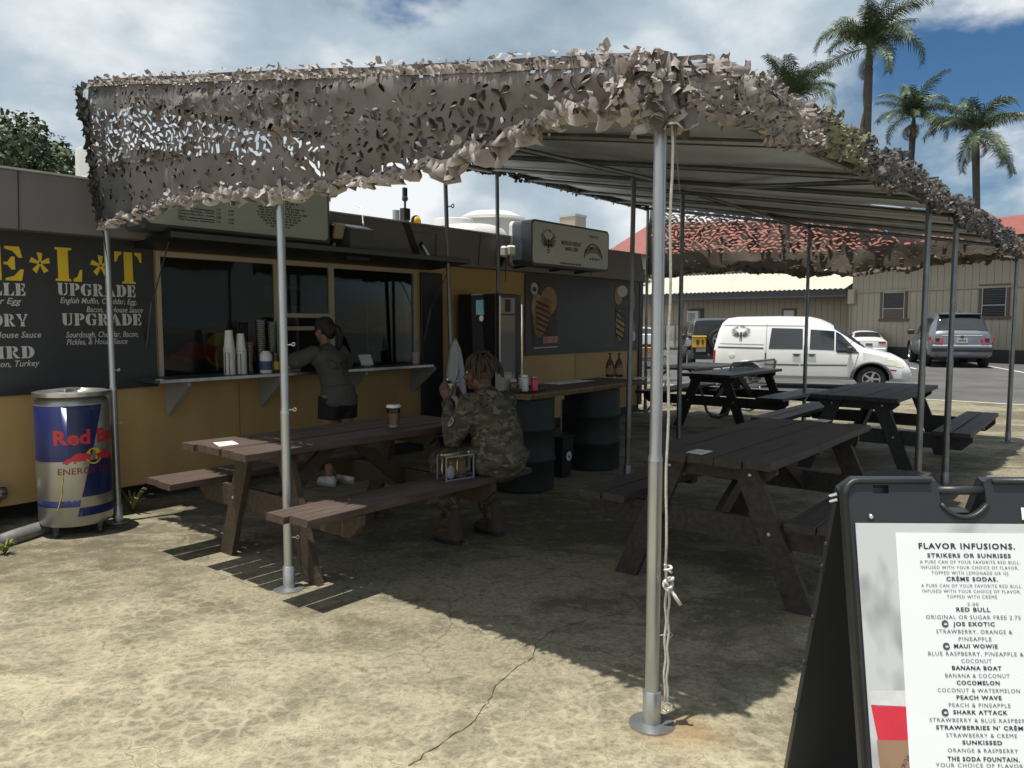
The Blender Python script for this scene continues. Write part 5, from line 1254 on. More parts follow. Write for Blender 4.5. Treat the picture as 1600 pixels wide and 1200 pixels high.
o = cnt('paper_cup', 'single pinkish paper cup with straws at the right end of the counter', 'paper cup', 649, 566, 6.2); m = MB(); m.lathe([(.032, 0), (.033, .004), (.043, .125), (.045, .13), (.042, .13)], n=18); mat('cup_pink', (.55, .43, .40), .6); m.build('cup', 'cup_pink', o, smooth=True, auto=40)
for k in range(4): m = MB(); m.tube([(.01*k-.015, .005*(k % 2), .02), (.016*k-.02, .01*(k % 2), .27+.02*(k % 3))], .004, 6); m.build('straw', 'sticker_blue', o)
o = cnt('order_tablet', 'small order tablet on a stand at the counter beside the woman', 'tablet', 574, 571, 6.22); m = MB(); m.box((0, .02, .07), (.16, .012, .12), Matrix.Rotation(R(-25), 3, 'X'), bev=.004); m.build('screen', 'lid_clear', o); m = MB(); m.box((0, .03, .01), (.10, .08, .02), bev=.004); m.box((0, .045, .04), (.03, .01, .06)); m.build('stand', 'grey_plastic', o)
o = cnt('papers', 'loose white papers on the counter left of the woman', 'papers', 452, 574, 6.2); m = MB(); m.box((0, 0, .004), (.18, .12, .006), rz(.3).to_3x3()); m.build('sheet', 'paper', o); m = MB(); m.box((.02, .01, .011), (.16, .11, .006), rz(-.2).to_3x3()); m.build('sheet', 'paper', o)
# iced coffee on the near table, folded parasol, lamps
p = G(615, 668, .787); o = thing('iced_coffee', 'clear cup of iced coffee with straw on the brown picnic table', 'iced coffee', p)
m = MB(); m.lathe([(.036, 0), (.037, .003), (.047, .135), (.049, .14)], n=20, cap=False); m.build('cup', 'clear_plastic', o, smooth=True); m = MB(); m.lathe([(.034, .004), (.035, .02), (.0435, .10), (.0, .10)], n=20); m.build('drink', 'coffee', o, smooth=True, auto=40); m = MB(); m.lathe([(.050, .139), (.051, .146), (.045, .158), (.01, .16)], n=20); m.build('lid', 'lid_clear', o, smooth=True, auto=40); m = MB(); m.tube([(.005, 0, .03), (.012, .004, .235)], .004, 6); m.build('straw', 'black_plastic', o)
m = MB(); m.lathe([(.0365, .004), (.0372, .02), (.0, .02)], n=18, cap=False); m.build('ice', 'lid_clear', o)
mat('parasol_cloth', (.42, .43, .45), .8, col2=(.5, .51, .53), scale=6)
pu_, pzt = W(711, 531, 5.55); o = uth('folded_parasol', 'folded pale grey parasol standing behind the soldier by the black fridge', 'parasol', pu_, 5.55, 0)
m = MB(); n = 24; prf = [(.012, pzt), (.03, pzt-.03), (.055, pzt-.10), (.075, pzt-.3), (.095, pzt-.6), (.11, pzt-.85), (.09, pzt-.88)]
for r_, z in prf:
    for j in range(n): a = 2*math.pi*j/n; rr = r_*(1+.32*math.cos(a*6)*min(1, (pzt-z)/.25)); m.v.append(Vector((rr*math.cos(a), rr*math.sin(a), z)))
for i in range(len(prf)-1):
    for j in range(n): c = (j+1) % n; m.f.append((i*n+j, i*n+c, i*n+n+c, i*n+n+j)); m.mi.append(0)
m.build('cloth', 'parasol_cloth', o, smooth=True)
m = MB(); m.tube([(0, 0, .02), (0, 0, pzt+.02)], .018, 10); m.build('pole', 'steel_plate', o, smooth=True); m = MB(); m.lathe([(.2, 0), (.2, .03), (.05, .06), (.03, .15)], n=20); m.build('base', 'black_paint', o, smooth=True, auto=40)
# lamps and bits on the trailer's fascia
def wth(name, label, cat, px, py, v): u, z = W(px, py, v); return uth(name, label, cat, u, v, z)
o = wth('flood_lamp', 'big black flood lamp on the fascia right of the menu light box', 'flood lamp', 557, 375, 6.0); u, z = W(557, 375, 6.0)
m = MB(); q = [(-.14, -.09, .10), (.14, -.09, .10), (.20, .12, .16), (-.20, .12, .16), (-.14, -.07, -.12), (.14, -.07, -.12), (.20, .12, -.10), (-.20, .12, -.10)]; m.add([Vector(a) for a in q], [(0, 1, 2, 3), (7, 6, 5, 4), (0, 4, 5, 1), (1, 5, 6, 2), (2, 6, 7, 3), (3, 7, 4, 0)]); m.build('housing', 'sign_frame', o); m = MB(); m.box((0, 0, -.16), (.28, .03, .07)); m.box((0, .10, -.14), (.05, .25, .03)); m.build('bracket', 'black_paint', o)
m = MB(); m.tube([(.06, -.04, .14), (.10, .02, .19), (.12, .05, .26), (.16, .12, .34), (.15, .2, .38)], .006, 5); m.build('cable', 'white_plastic', o)
o = wth('small_lamp', 'small lamp with cream glass beside the big black flood lamp', 'flood lamp', 529, 361, 5.98); m = MB(); m.box((0, 0, 0), (.11, .05, .15), Matrix.Rotation(R(20), 3, 'X'), bev=.012); m.build('lens', 'frame_tan', o); m = MB(); m.box((0, .05, -.02), (.12, .05, .16), Matrix.Rotation(R(20), 3, 'X')); m.tube([(0, .06, -.08), (.02, .2, -.12), (.02, .3, -.1)], .018, 6); m.build('housing', 'black_paint', o)
o = wth('security_lamp', 'white twin security lamp on the fascia left of the rounded light box', 'security lamp', 787, 394, 6.15); m = MB(); m.box((-.05, -.05, 0), (.11, .08, .13), rz(.5).to_3x3(), bev=.02); m.box((.08, -.05, .02), (.11, .08, .13), rz(-.4).to_3x3(), bev=.02); m.build('lamp_head', 'white_plastic', o); m = MB(); m.tube([(0, 0, -.05), (.02, .08, -.16)], .03, 8); m.tube([(.06, .02, -.06), (.06, .02, -.36)], .006, 5); m.build('arm', 'black_paint', o)
yv = 6.35; o = wth('signal_lamp', 'yellow round lamp on a black post above the trailer fascia', 'signal lamp', 633, 338, yv); u, z = W(633, 338, yv)
m = MB(); m.tube([(0, 0, -.22), (0, 0, .18)], .012, 8); m.box((.0, 0, .02), (.09, .07, .13)); m.ball((0, 0, .19), .035, 8, 6); m.box((0, 0, .26), (.05, .03, .10)); m.build('post', 'black_paint', o)
ax = Matrix.Rotation(R(90), 3, 'X')
m = MB(); m.lathe([(.0, 0), (.066, 0), (.068, .02), (.05, .03)], (.105, -.05, -.05), 20, axis=ax); m.build('lamp_rim', 'black_paint', o, smooth=True, auto=40); m = MB(); mat('yellow_plastic', (.72, .45, .02), .4); m.lathe([(.018, .031), (.052, .031), (.054, .036), (.016, .04)], (.105, -.05, -.05), 20, axis=ax); m.build('lens', 'yellow_plastic', o, smooth=True)
# things standing on the trailer's roof
def roof_at(px, py, v): u, z = W(px, py, v); return u, z
u, z = W(148, 285, 7.3); o = uth('roof_fan', 'round white roof fan on the trailer behind the left pole', 'roof fan', u+.12, 7.3, 2.63)
s_ = 1.0; m = MB(); m.lathe([(.26, 0), (.27, .04), (.25, .10), (.30, .12), (.29, .14), (.26, .15), (.255, .38), (.24, .41), (.14, .43), (0, .44)], n=28); m.build('housing', 'roof_white', o, smooth=True, auto=40); m = MB(); m.box((-.18, -.20, .31), (.05, .04, .06)); m.build('latch', 'grey_plastic', o)
u, z = W(735, 360, 7.2); o = uth('dome_vent', 'low white domed roof vent behind the thin rear poles', 'roof vent', u, 7.2, 2.63); m = MB(); m.lathe([(.52, 0), (.52, .05), (.46, .14), (.34, .19), (.20, .205), (0, .21)], n=32); m.build('dome', 'roof_white', o, smooth=True, auto=50); m = MB(); m.lathe([(.30, .19), (.29, .29), (.27, .30), (0, .30)], (-.02, .3, 0), n=24); m.build('cap', 'white_plastic', o, smooth=True, auto=40)
u, z = W(768, 365, 8.3); o = uth('drum_vent', 'large white drum roof vent beside the domed one', 'roof vent', u, 8.3, 2.63); m = MB(); m.lathe([(.55, 0), (.55, .22), (.58, .23), (.58, .25), (.55, .26), (.53, .50), (.57, .51), (.55, .56), (.34, .66), (.2, .68), (0, .69)], n=32); m.build('housing', 'roof_white', o, smooth=True, auto=40); m = MB(); m.lathe([(.575, .505), (.58, .51), (.57, .525)], n=32, cap=False); m.build('rim', 'grey_plastic', o)
u, z = W(895, 345, 7.6); o = uth('chimney_box', 'tan square flue box on the roof behind the rounded light box', 'flue', u, 7.6, 2.63); hh = z-2.63; m = MB(); bx(m, -.16, .16, -.16, .16, 0, hh+.05); m.build('flue', 'frame_tan', o); m = MB(); bx(m, -.17, .17, -.17, .17, hh+.051, hh+.09); m.build('cap', 'roof_white', o)
u, z = W(619, 341, 6.6); o = uth('roof_pipe', 'short grey vent pipe on a flat base on the trailer roof', 'vent pipe', u, 6.6, 2.63); m = MB(); m.lathe([(.04, 0), (.04, .14), (.03, .14)], n=12); m.build('pipe', 'grey_plastic', o, smooth=True, auto=40); m = MB(); bx(m, -.12, .12, -.10, .10, 0, .02); m.build('base', 'roof_white', o)
# ================================================================== people
from mathutils.bvhtree import BVHTree
mat('skin_dark', (.115, .055, .035), .5); mat('skin_light', (.27, .155, .11), .5); mat('hair_dark', (.014, .011, .010), .6); mat('dread_brown', (.022, .013, .008), .75, col2=(.062, .038, .021), scale=30); mat('shirt_grey', (.070, .067, .060), .85, col2=(.09, .086, .076), scale=4, bump=.1); mat('shorts_black', (.012, .012, .014), .85); mat('shoe_white', (.62, .61, .60), .6); mat('boot_tan', (.06, .043, .03), .8); mat('lens_dark', (.02, .02, .02), .1); mat('eye_white', (.7, .68, .64), .3)
def camo_material():
    m = bpy.data.materials.new('camouflage_cloth'); MATS['camouflage_cloth'] = m; m.use_nodes = True
    nt = m.node_tree; L = nt.links; b = nt.nodes['Principled BSDF']; b.inputs['Roughness'].default_value = .9
    tcn = nt.nodes.new('ShaderNodeTexCoord'); prev = (.082, .072, .050)
    for k, (sc, col, th) in enumerate(((9, (.048, .047, .030), .52), (13, (.040, .029, .020), .58), (16, (.135, .123, .092), .60), (22, (.020, .019, .015), .655))):
        mpn = nt.nodes.new('ShaderNodeMapping'); mpn.inputs['Location'].default_value = (k*3.7, k*1.3, k*2.1); mpn.inputs['Scale'].default_value = (1, 1, 1.9); L.new(tcn.outputs['Object'], mpn.inputs[0])
        n = nt.nodes.new('ShaderNodeTexNoise'); n.inputs['Scale'].default_value = sc; n.inputs['Detail'].default_value = 3; n.inputs['Roughness'].default_value = .45; n.inputs['Distortion'].default_value = .5; L.new(mpn.outputs[0], n.inputs['Vector'])
        r = nt.nodes.new('ShaderNodeMapRange'); r.inputs[1].default_value = th-.012; r.inputs[2].default_value = th+.012; L.new(n.outputs[0], r.inputs[0])
        x = nt.nodes.new('ShaderNodeMix'); x.data_type = 'RGBA'; L.new(r.outputs[0], x.inputs[0]); x.inputs[7].default_value = (*col, 1)
        if isinstance(prev, tuple): x.inputs[6].default_value = (*prev, 1)
        else: L.new(prev, x.inputs[6])
        prev = x.outputs[2]
    L.new(prev, b.inputs['Base Color'])
camo_material()
def chain(m, pts, rs, n=12):
    pts = [Vector(p) for p in pts]
    for i, (p, r) in enumerate(zip(pts, rs)):
        m.ball(p, r*.999, n, 8)
        if i:
            q, s = pts[i-1], rs[i-1]; d = p-q
            if d.length > 1e-4: m.tube([q, p], [s, r], n)
    return m
def hand(m, wrist, d, nrm, curl=.6, s=1.0, thumb=1):
    """palm and five bent fingers from the wrist along d; nrm points out of the palm, thumb = +1/-1 side"""
    wrist, d, nrm = Vector(wrist), Vector(d).normalized(), Vector(nrm).normalized(); side = d.cross(nrm).normalized()*thumb
    for k in range(4):
        o = (k-1.5)*.0195*s; base = wrist+d*.085*s-side*o*-1
        base = wrist+d*(.088-.004*abs(k-1))*s+side*o
        m.tube([wrist+d*.01*s+side*o*.6, base], [.016*s, .0115*s], 8)
        L = (.066, .080, .076, .060)[3-k]*s; p = base; a = curl*.5
        for seg, r in ((.45, .0092), (.32, .0084), (.25, .0076)):
            dd = (d*math.cos(a)+nrm*math.sin(a)); q = p+dd*L*seg; m.tube([p, q], [r*s*1.04, r*s], 8); m.ball(q, r*s, 8, 6); p = q; a += curl
    t0 = wrist+d*.025*s+side*.028*s; t1 = t0+(d*.55+side*.65+nrm*.25).normalized()*.045*s; t2 = t1+(d*.9+nrm*.5*min(1, curl)).normalized()*.034*s
    chain(m, [t0, t1, t2], [.013*s, .0105*s, .009*s], 8)
    return m
def remeshed(m, vox, it=4, fac=.5, fold=0.0, fs=9.0, seed=0):
    me = m.mesh('shape', [])
    me2 = evaluated(me, [('REMESH', dict(mode='VOXEL', voxel_size=vox)), ('SMOOTH', dict(iterations=it, factor=fac))])
    bpy.data.meshes.remove(me)
    if fold:
        me2.update(); ns = [v.normal.copy() for v in me2.vertices]
        for v, n in zip(me2.vertices, ns):
            p = v.co*fs+Vector((seed, seed*2.3, 0)); w = noise.noise(Vector((p.x, p.y, p.z*1.7)))+.5*noise.noise(p*2.3); v.co += n*fold*w
    me2.polygons.foreach_set('use_smooth', [True]*len(me2.polygons)); me2.update()
    return me2
def meshpart(me, name, mt, parent):
    me.materials.clear(); me.materials.append(MATS[mt]); me.name = name; o = link(name, me, parent); return o
def onto(me, lift=.004):
    bv = BVHTree.FromPolygons([v.co for v in me.vertices], [tuple(p.vertices) for p in me.polygons])
    def f(p, d):
        h_ = bv.ray_cast(p, d)
        return (h_[0]-d.normalized()*lift) if h_[0] is not None else p+d.normalized()*.5
    return f
def head(m, c, yaw, pitch_=0.0, s=1.0):
    Rm = (Matrix.Rotation(yaw, 3, 'Z') @ Matrix.Rotation(pitch_, 3, 'X')); c = Vector(c); w = lambda x, y, z: c+Rm @ Vector((x*s, y*s, z*s))
    m.ball(w(0, -.008, .022), Vector((.074, .094, .092))*s, 18, 12, rot=Rm); m.ball(w(0, .028, -.045), Vector((.056, .062, .072))*s, 16, 10, rot=Rm); m.ball(w(0, .068, -.088), Vector((.026, .022, .022))*s, 10, 8)
    m.tube([w(0, .082, .02), w(0, .108, -.028)], [.009*s, .015*s], 8); m.ball(w(0, .104, -.030), Vector((.017, .014, .012))*s, 10, 6, rot=Rm)
    m.ball(w(0, .088, -.058), Vector((.024, .012, .007))*s, 10, 6, rot=Rm); m.ball(w(0, .086, -.070), Vector((.021, .012, .008))*s, 10, 6, rot=Rm); m.ball(w(0, .078, .032), Vector((.052, .016, .012))*s, 12, 6, rot=Rm)
    for sg in (-1, 1): m.ball(w(sg*.076, -.004, -.012), Vector((.012, .020, .032))*s, 10, 8, rot=Rm); m.ball(w(sg*.042, .058, -.026), Vector((.022, .022, .02))*s, 10, 8)
    return w
# ---- the woman at the counter, seen from behind; local x = her right, y = forwards
wu, wv_ = 4.46, 5.79
wo_ = thing('person', 'woman in grey T-shirt, black shorts and white trainers leaning on the counter, seen from behind', 'person', T(wu, wv_), ROT)
hipL, hipR = (-.085, -.03, .80), (.085, -.03, .80)
legs = [[(-.085, -.03, .80), (-.095, -.01, .62), (-.10, .01, .43), (-.105, -.015, .30), (-.11, -.02, .09)], [(.085, -.03, .80), (.09, -.02, .62), (.09, -.005, .43), (.095, -.03, .30), (.095, -.035, .09)]]
lr = [.095, .082, .053, .055, .036]
sh_z = 1.23
armL = [(-.155, .13, sh_z), (-.30, .17, 1.17), (-.34, .26, 1.10), (-.20, .42, 1.085)]; armR = [(.155, .13, sh_z), (.235, .15, 1.12), (.275, .24, 1.085), (.25, .44, 1.09)]
ar = [.052, .045, .038, .027]
m = MB()
chain(m, [(0, -.02, .84), (0, .02, .98), (0, .09, 1.12), (0, .14, 1.22)], [.115, .105, .115, .095]); m.ball((0, .12, 1.17), (.16, .10, .10)); m.ball((0, -.045, .80), (.145, .115, .10))
chain(m, [(0, .15, 1.26), (.02, .185, 1.36)], [.05, .046])
for a in (armL, armR): chain(m, a, ar)
for l in legs: chain(m, l, lr); 
for l in legs: f_ = Vector(l[-1]); chain(m, [f_+Vector((0, -.02, -.05)), f_+Vector((0, .12, -.06))], [.035, .026])
hand(m, armL[-1], (.75, .6, 0), (0, 0, -1), .35, .92, 1); hand(m, armR[-1], (-.25, .95, .1), (0, 0, -1), .5, .92, -1)
hw = head(m, (.03, .205, 1.435), R(12), R(-8), .98)
body = meshpart(remeshed(m, .0075, 5), 'body', 'skin_light', wo_)
m = MB(); chain(m, [(0, -.03, .82), (0, .02, .98), (0, .085, 1.12), (0, .135, 1.215)], [.150, .138, .140, .105]); m.ball((0, .115, 1.165), (.185, .125, .115)); m.ball((-.07, -.04, .785), (.125, .145, .07)); m.ball((.06, -.04, .82), (.12, .135, .06))
m.tube([(0, -.035, .745), (0, -.035, .80), (0, -.02, .92)], [.172, .172, .155], 20); m.ball((0, -.035, .775), (.172, .165, .05), 20, 8); 
for a in (armL, armR): chain(m, [a[0], Vector(a[0]).lerp(Vector(a[1]), .5), Vector(a[1])+(Vector(a[2])-Vector(a[1]))*.12], [.075, .076, .078])
shirt_me = remeshed(m, .009, 4, .5, .011, 7, 1); shirt = meshpart(shirt_me, 'shirt', 'shirt_grey', wo_)
m = MB(); m.ball((0, -.045, .78), (.158, .135, .11)); 
for l in legs: m.tube([Vector(l[0])+Vector((0, 0, .02)), Vector(l[1])+Vector((0, 0, .0))], [.115, .106], 14)
meshpart(remeshed(m, .009, 3, .5, .005, 9, 2), 'shorts', 'shorts_black', wo_)
for l in legs:
    f_ = Vector(l[-1]); m = MB(); chain(m, [f_+Vector((0, -.035, -.045)), f_+Vector((0, .03, -.05)), f_+Vector((.004, .13, -.058))], [.045, .044, .036]); m.tube([f_+Vector((0, -.01, -.04)), f_+Vector((0, -.012, .0))], [.05, .046], 12); me = remeshed(m, .006, 3); me.transform(Matrix.Identity(4))
    for v in me.vertices: v.co.z = max(v.co.z, .002)
    so = meshpart(me, 'shoe', 'shoe_white', wo_)
    m = MB(); q = [(f_.x+x, f_.y+y) for x, y in arc(0, .05, .047, .135, 0, 360, 20)[:-1]]; m.plate(q, .022, fn=lambda x, y, z: Vector((x, y, .024+z))); m.build('sole', 'grey_plastic', so)
m = MB(); n_ = 0
Rm_ = Matrix.Rotation(R(12), 3, 'Z')
m.ball(hw(0, -.02, .03), (.080, .098, .096), 20, 12, rot=Rm_); m.ball(hw(0, -.075, -.03), (.062, .045, .07), 14, 8, rot=Rm_)
chain(m, [hw(.01, -.105, .02), hw(.02, -.15, -.01), hw(.03, -.155, -.08), hw(.035, -.14, -.16), hw(.03, -.12, -.22)], [.028, .032, .030, .024, .010]); meshpart(remeshed(m, .007, 2, .4, .004, 40, 3), 'hair', 'hair_dark', wo_)
m = MB(); pr = [(.088, -.01), (.09, .02), (.08, .075), (.055, .105), (0, .118)]
for (r_, z) in pr:
    for j in range(20): a = 2*math.pi*j/20; m.v.append(hw(r_*math.cos(a)*.95, -.012+r_*1.16*math.sin(a), z+.012))
for i in range(4):
    for j in range(20): c = (j+1) % 20; m.f.append((i*20+j, i*20+c, i*20+20+c, i*20+20+j)); m.mi.append(0)
mat('cap_cloth', (.03, .032, .036), .9); cap = m.build('cap', 'cap_cloth', wo_, smooth=True)
m = MB(); m.plate(arc(0, .085, .07, .085, 0, 180, 12), .006, fn=lambda x, y, z: hw(x, y, .012+z-.25*(y-.085))); m.build('peak', 'cap_cloth', cap)
pj = onto(shirt_me, .003); m = MB(); e0 = eagle(lambda x, y, z: Vector((x+.0, -.6, 1.10+y)), .135)
e0.v = [pj(p, Vector((0, 1, 0))) for p in e0.v]; mat('shirt_print', (.035, .036, .035), .9); e0.build('back_print', 'shirt_print', shirt)
# ---- the soldier on the bench, drinking
su, sv = 3.87, 3.31
so_ = thing('person', 'soldier with short brown locs in camouflage uniform drinking at the brown picnic table', 'person', T(su, sv, 0), ROT)
B = lambda *p: Vector(p)
zs_ = .50
hipz = zs_+.115
torso = [(0, -.02, hipz), (0, .0, hipz+.13), (0, .045, hipz+.24), (0, .085, hipz+.345)]
shz = hipz+.35
LA = [(-.185, .075, shz), (-.225, .20, shz-.225), (-.075, .385, shz+.005)]; RA = [(.185, .085, shz), (.235, .24, shz-.20), (.07, .395, shz+.01)]
LL = [(-.10, .0, hipz-.02), (-.14, .40, zs_+.05), (-.15, .27, .11)]; RL = [(.10, .0, hipz-.02), (.16, .41, zs_+.05), (.20, .20, .11)]
cupc = Vector((0, .425, shz+.055))
m = MB(); chain(m, torso, [.125, .115, .125, .105]); chain(m, [(0, .10, shz+.03), (0, .125, shz+.12)], [.056, .052])
for a in (LA, RA): chain(m, a, [.055, .042, .027])
for l in (LL, RL): chain(m, l, [.09, .062, .04]); f_ = Vector(l[-1]); chain(m, [f_, f_+B(0, .14, -.06)], [.04, .03])
hand(m, LA[2], (.15, .55, .75), (.85, .45, .1), .55, 1.0, -1); hand(m, RA[2], (-.15, .55, .75), (-.85, .45, .1), .55, 1.0, 1)
hs = head(m, (0, .155, shz+.20), R(22), R(-4), 1.04)
meshpart(remeshed(m, .0075, 4), 'body', 'skin_dark', so_)
m = MB(); chain(m, torso, [.185, .168, .172, .125]); m.ball((0, .07, hipz+.28), (.205, .14, .13)); m.ball((0, -.04, hipz+.0), (.205, .17, .12)); m.ball((0, .0, hipz+.10), (.185, .17, .16))
chain(m, [(0, .095, shz+.02), (0, .11, shz+.06)], [.075, .066])
for a in (LA, RA): chain(m, [a[0], Vector(a[0]).lerp(Vector(a[1]), .5), a[1], Vector(a[1]).lerp(Vector(a[2]), .5), Vector(a[1]).lerp(Vector(a[2]), .86)], [.082, .078, .07, .058, .046])
bl_me = remeshed(m, .009, 3, .5, .016, 9, 4); blouse = meshpart(bl_me, 'uniform_jacket', 'camouflage_cloth', so_)
m = MB(); m.ball((0, -.02, hipz-.03), (.195, .165, .10))
for l in (LL, RL): chain(m, [l[0], Vector(l[0]).lerp(Vector(l[1]), .5), l[1], Vector(l[1]).lerp(Vector(l[2]), .5), Vector(l[1]).lerp(Vector(l[2]), .9)], [.115, .105, .085, .082, .066])
tr_me = remeshed(m, .009, 3, .5, .014, 9, 6)
for v in tr_me.vertices:
    if v.co.y < .12 and v.co.z < zs_+.003: v.co.z = zs_+.003 if v.co.z > .4 else v.co.z
meshpart(tr_me, 'uniform_trousers', 'camouflage_cloth', so_)
for l in (LL, RL):
    f_ = Vector(l[-1]); m = MB(); chain(m, [f_+B(0, .0, .10), f_+B(0, -.005, -.02), f_+B(0, .02, -.06)], [.056, .052, .052]); chain(m, [f_+B(0, -.03, -.066), f_+B(0, .06, -.064), f_+B(0, .155, -.07)], [.044, .047, .038]); me = remeshed(m, .007, 3)
    for v in me.vertices: v.co.z = max(v.co.z, .02)
    bo = meshpart(me, 'boot', 'boot_tan', so_)
    m = MB(); m.plate([(f_.x+x, f_.y+y) for x, y in arc(0, .06, .05, .14, 0, 360, 20)[:-1]], .022, fn=lambda x, y, z: Vector((x, y, .023+z))); m.build('sole', 'black_plastic', bo)
r_ = random.Random(12); m = MB()                            # locs falling from the crown
m.ball(hs(0, -.012, .035), (.080, .100, .090), 16, 10, rot=Matrix.Rotation(R(22), 3, 'Z'))
for k in range(120):
    a = r_.uniform(0, 2*math.pi); e = r_.uniform(.15, 1.25); d0 = Vector((math.sin(e)*math.cos(a), math.sin(e)*math.sin(a), math.cos(e)))
    if d0.y > .55 and e > .7: continue
    p = Vector((.078*d0.x, -.012+.100*d0.y, .035+.090*d0.z)); L = r_.uniform(.06, .12)*(1.0 if d0.y < .2 else .7); pts = [p]
    dirv = (d0*.55+Vector((d0.x*.2, d0.y*.2, -.25))).normalized()
    for q in range(5): dirv = (dirv+Vector((d0.x*.02, d0.y*.02, -.75))+Vector((r_.uniform(-.15, .15),)*3)*.6).normalized(); pts.append(pts[-1]+dirv*L/4)
    m.tube([hs(*q) for q in pts], [.0085, .0095, .009, .009, .008, .005], 6)
m.build('locs', 'dread_brown', so_, smooth=True)
gl_ = MB()
for sg in (-1, 1): gl_.tube([hs(sg*.035+.026*math.cos(a), .090-.012*abs(math.cos(a)), .012+.02*math.sin(a)) for a in [i*math.pi/7 for i in range(15)]], .0025, 5); gl_.tube([hs(sg*.062, .085, .016), hs(sg*.078, .0, .014)], .0025, 5)
gl_.tube([hs(-.01, .094, .014), hs(.01, .094, .014)], .0025, 5); gl_.build('glasses', 'black_plastic', so_)
for sg in (-1, 1): m = MB(); m.ball(hs(sg*.033, .074, .012), .0115*1.04, 10, 8); ey = m.build('eye', 'eye_white', so_, smooth=True); m = MB(); m.ball(hs(sg*.034, .0835, .012), .0055, 8, 6); m.build('pupil', 'hair_dark', ey, smooth=True)
pj = onto(bl_me, .004)                                      # leaf shaped patch with a bolt on the left sleeve
pc = Vector(LA[0]).lerp(Vector(LA[1]), .42); dn = Vector((.9, -.35, .12)); t1_ = (Vector(LA[1])-Vector(LA[0])).normalized()*-1; t2_ = dn.cross(t1_).normalized()
def patch(outline, name, mt, lift, par):
    m = MB(); f = onto(bl_me, lift); m.plate(outline, 0, fn=lambda x, y, z: f(pc-dn*.4+t2_*x+t1_*y, dn)); return m.build(name, mt, par)
mat('patch_dark', (.02, .02, .018), .9); mat('patch_tan', (.30, .27, .2), .9)
leaf = lambda s: [(s*x, s*y) for x, y in ((0, -.052), (.022, -.03), (.034, 0), (.03, .028), (.016, .045), (0, .04), (-.016, .05), (-.031, .03), (-.034, 0), (-.024, -.032))]
pt_ = patch(leaf(1), 'sleeve_patch', 'patch_dark', .005, blouse); patch(leaf(.8), 'patch_field', 'patch_tan', .0065, blouse); patch([(.012, .03), (-.012, .0), (.0, .0), (-.012, -.03), (.013, .006), (.002, .006)], 'patch_bolt', 'patch_dark', .008, blouse)
o = thing('drinking_cup', 'clear iced drink cup held up to the soldier\'s mouth', 'cup', so_.matrix_basis @ (cupc+Vector((0, 0, -.02)))) if False else thing('drinking_cup', 'clear iced drink cup held up at the mouth of the soldier', 'cup', T(su, sv)+rz(ROT).to_3x3() @ (cupc+Vector((0, -.005, -.03))), ROT)
m = MB(); m.lathe([(.030, 0), (.031, .003), (.041, .12), (.043, .125)], n=18, cap=False); m.build('cup', 'clear_plastic', o, smooth=True); m = MB(); m.lathe([(.029, .004), (.036, .09), (0, .09)], n=18); m.build('drink', 'lid_clear', o, smooth=True, auto=40); m = MB(); m.tube([(0, -.01, .02), (-.03, -.10, .19)], .0035, 6); m.build('straw', 'black_plastic', o)
# clear handbag on the bench
hp_ = G(712, 748, zs_); o = thing('handbag', 'small clear handbag with thin gold handles on the bench beside the soldier', 'handbag', (hp_.x, hp_.y, zs_+.001), ROT+R(-12))
mat('gold', (.60, .43, .16), .3, .9); mat('bag_edge', (.25, .26, .27), .3); mat('pouch', (.30, .19, .11), .7); mat('tissue', (.6, .6, .62), .8)
bw_, bd_, bh_ = .21, .10, .155
m = MB(); m.box((0, 0, bh_/2+.003), (bw_, bd_, bh_)); m.build('shell', 'clear_plastic', o)
m = MB()
for s in (-1, 1):
    for z in (.006, bh_): m.beam((-bw_/2, s*bd_/2, z), (bw_/2, s*bd_/2, z), .008, .008)
    for x in (-bw_/2, bw_/2): m.beam((x, s*bd_/2, 0), (x, s*bd_/2, bh_), .008, .008)
m.build('piping', 'bag_edge', o)
m = MB(); m.tube([(-bw_/2, 0, bh_+.006), (bw_/2, 0, bh_+.006)], .006, 8); m.ball((-bw_/2, 0, bh_+.008), .011, 10, 8); m.ball((bw_/2, 0, bh_+.008), .011, 10, 8); m.build('clasp', 'gold', o, smooth=True)
for x0, x1 in ((-bw_/2, -bw_/2-.03), (.01, -.02)): m = MB(); m.tube([(x0, 0, bh_), (x0-.025, -.045, bh_-.01), (x1-.012, -.062, bh_-.07), (x1, -.065, .02)], .0042, 6); m.build('handle', 'gold', o, smooth=True)
m = MB(); m.box((.02, .01, .07), (.12, .04, .10), bev=.01); m.build('pouch', 'pouch', o); m = MB(); m.ball((-.05, -.02, .05), (.03, .018, .045), 10, 8); m.build('tissues', 'tissue', o, smooth=True)
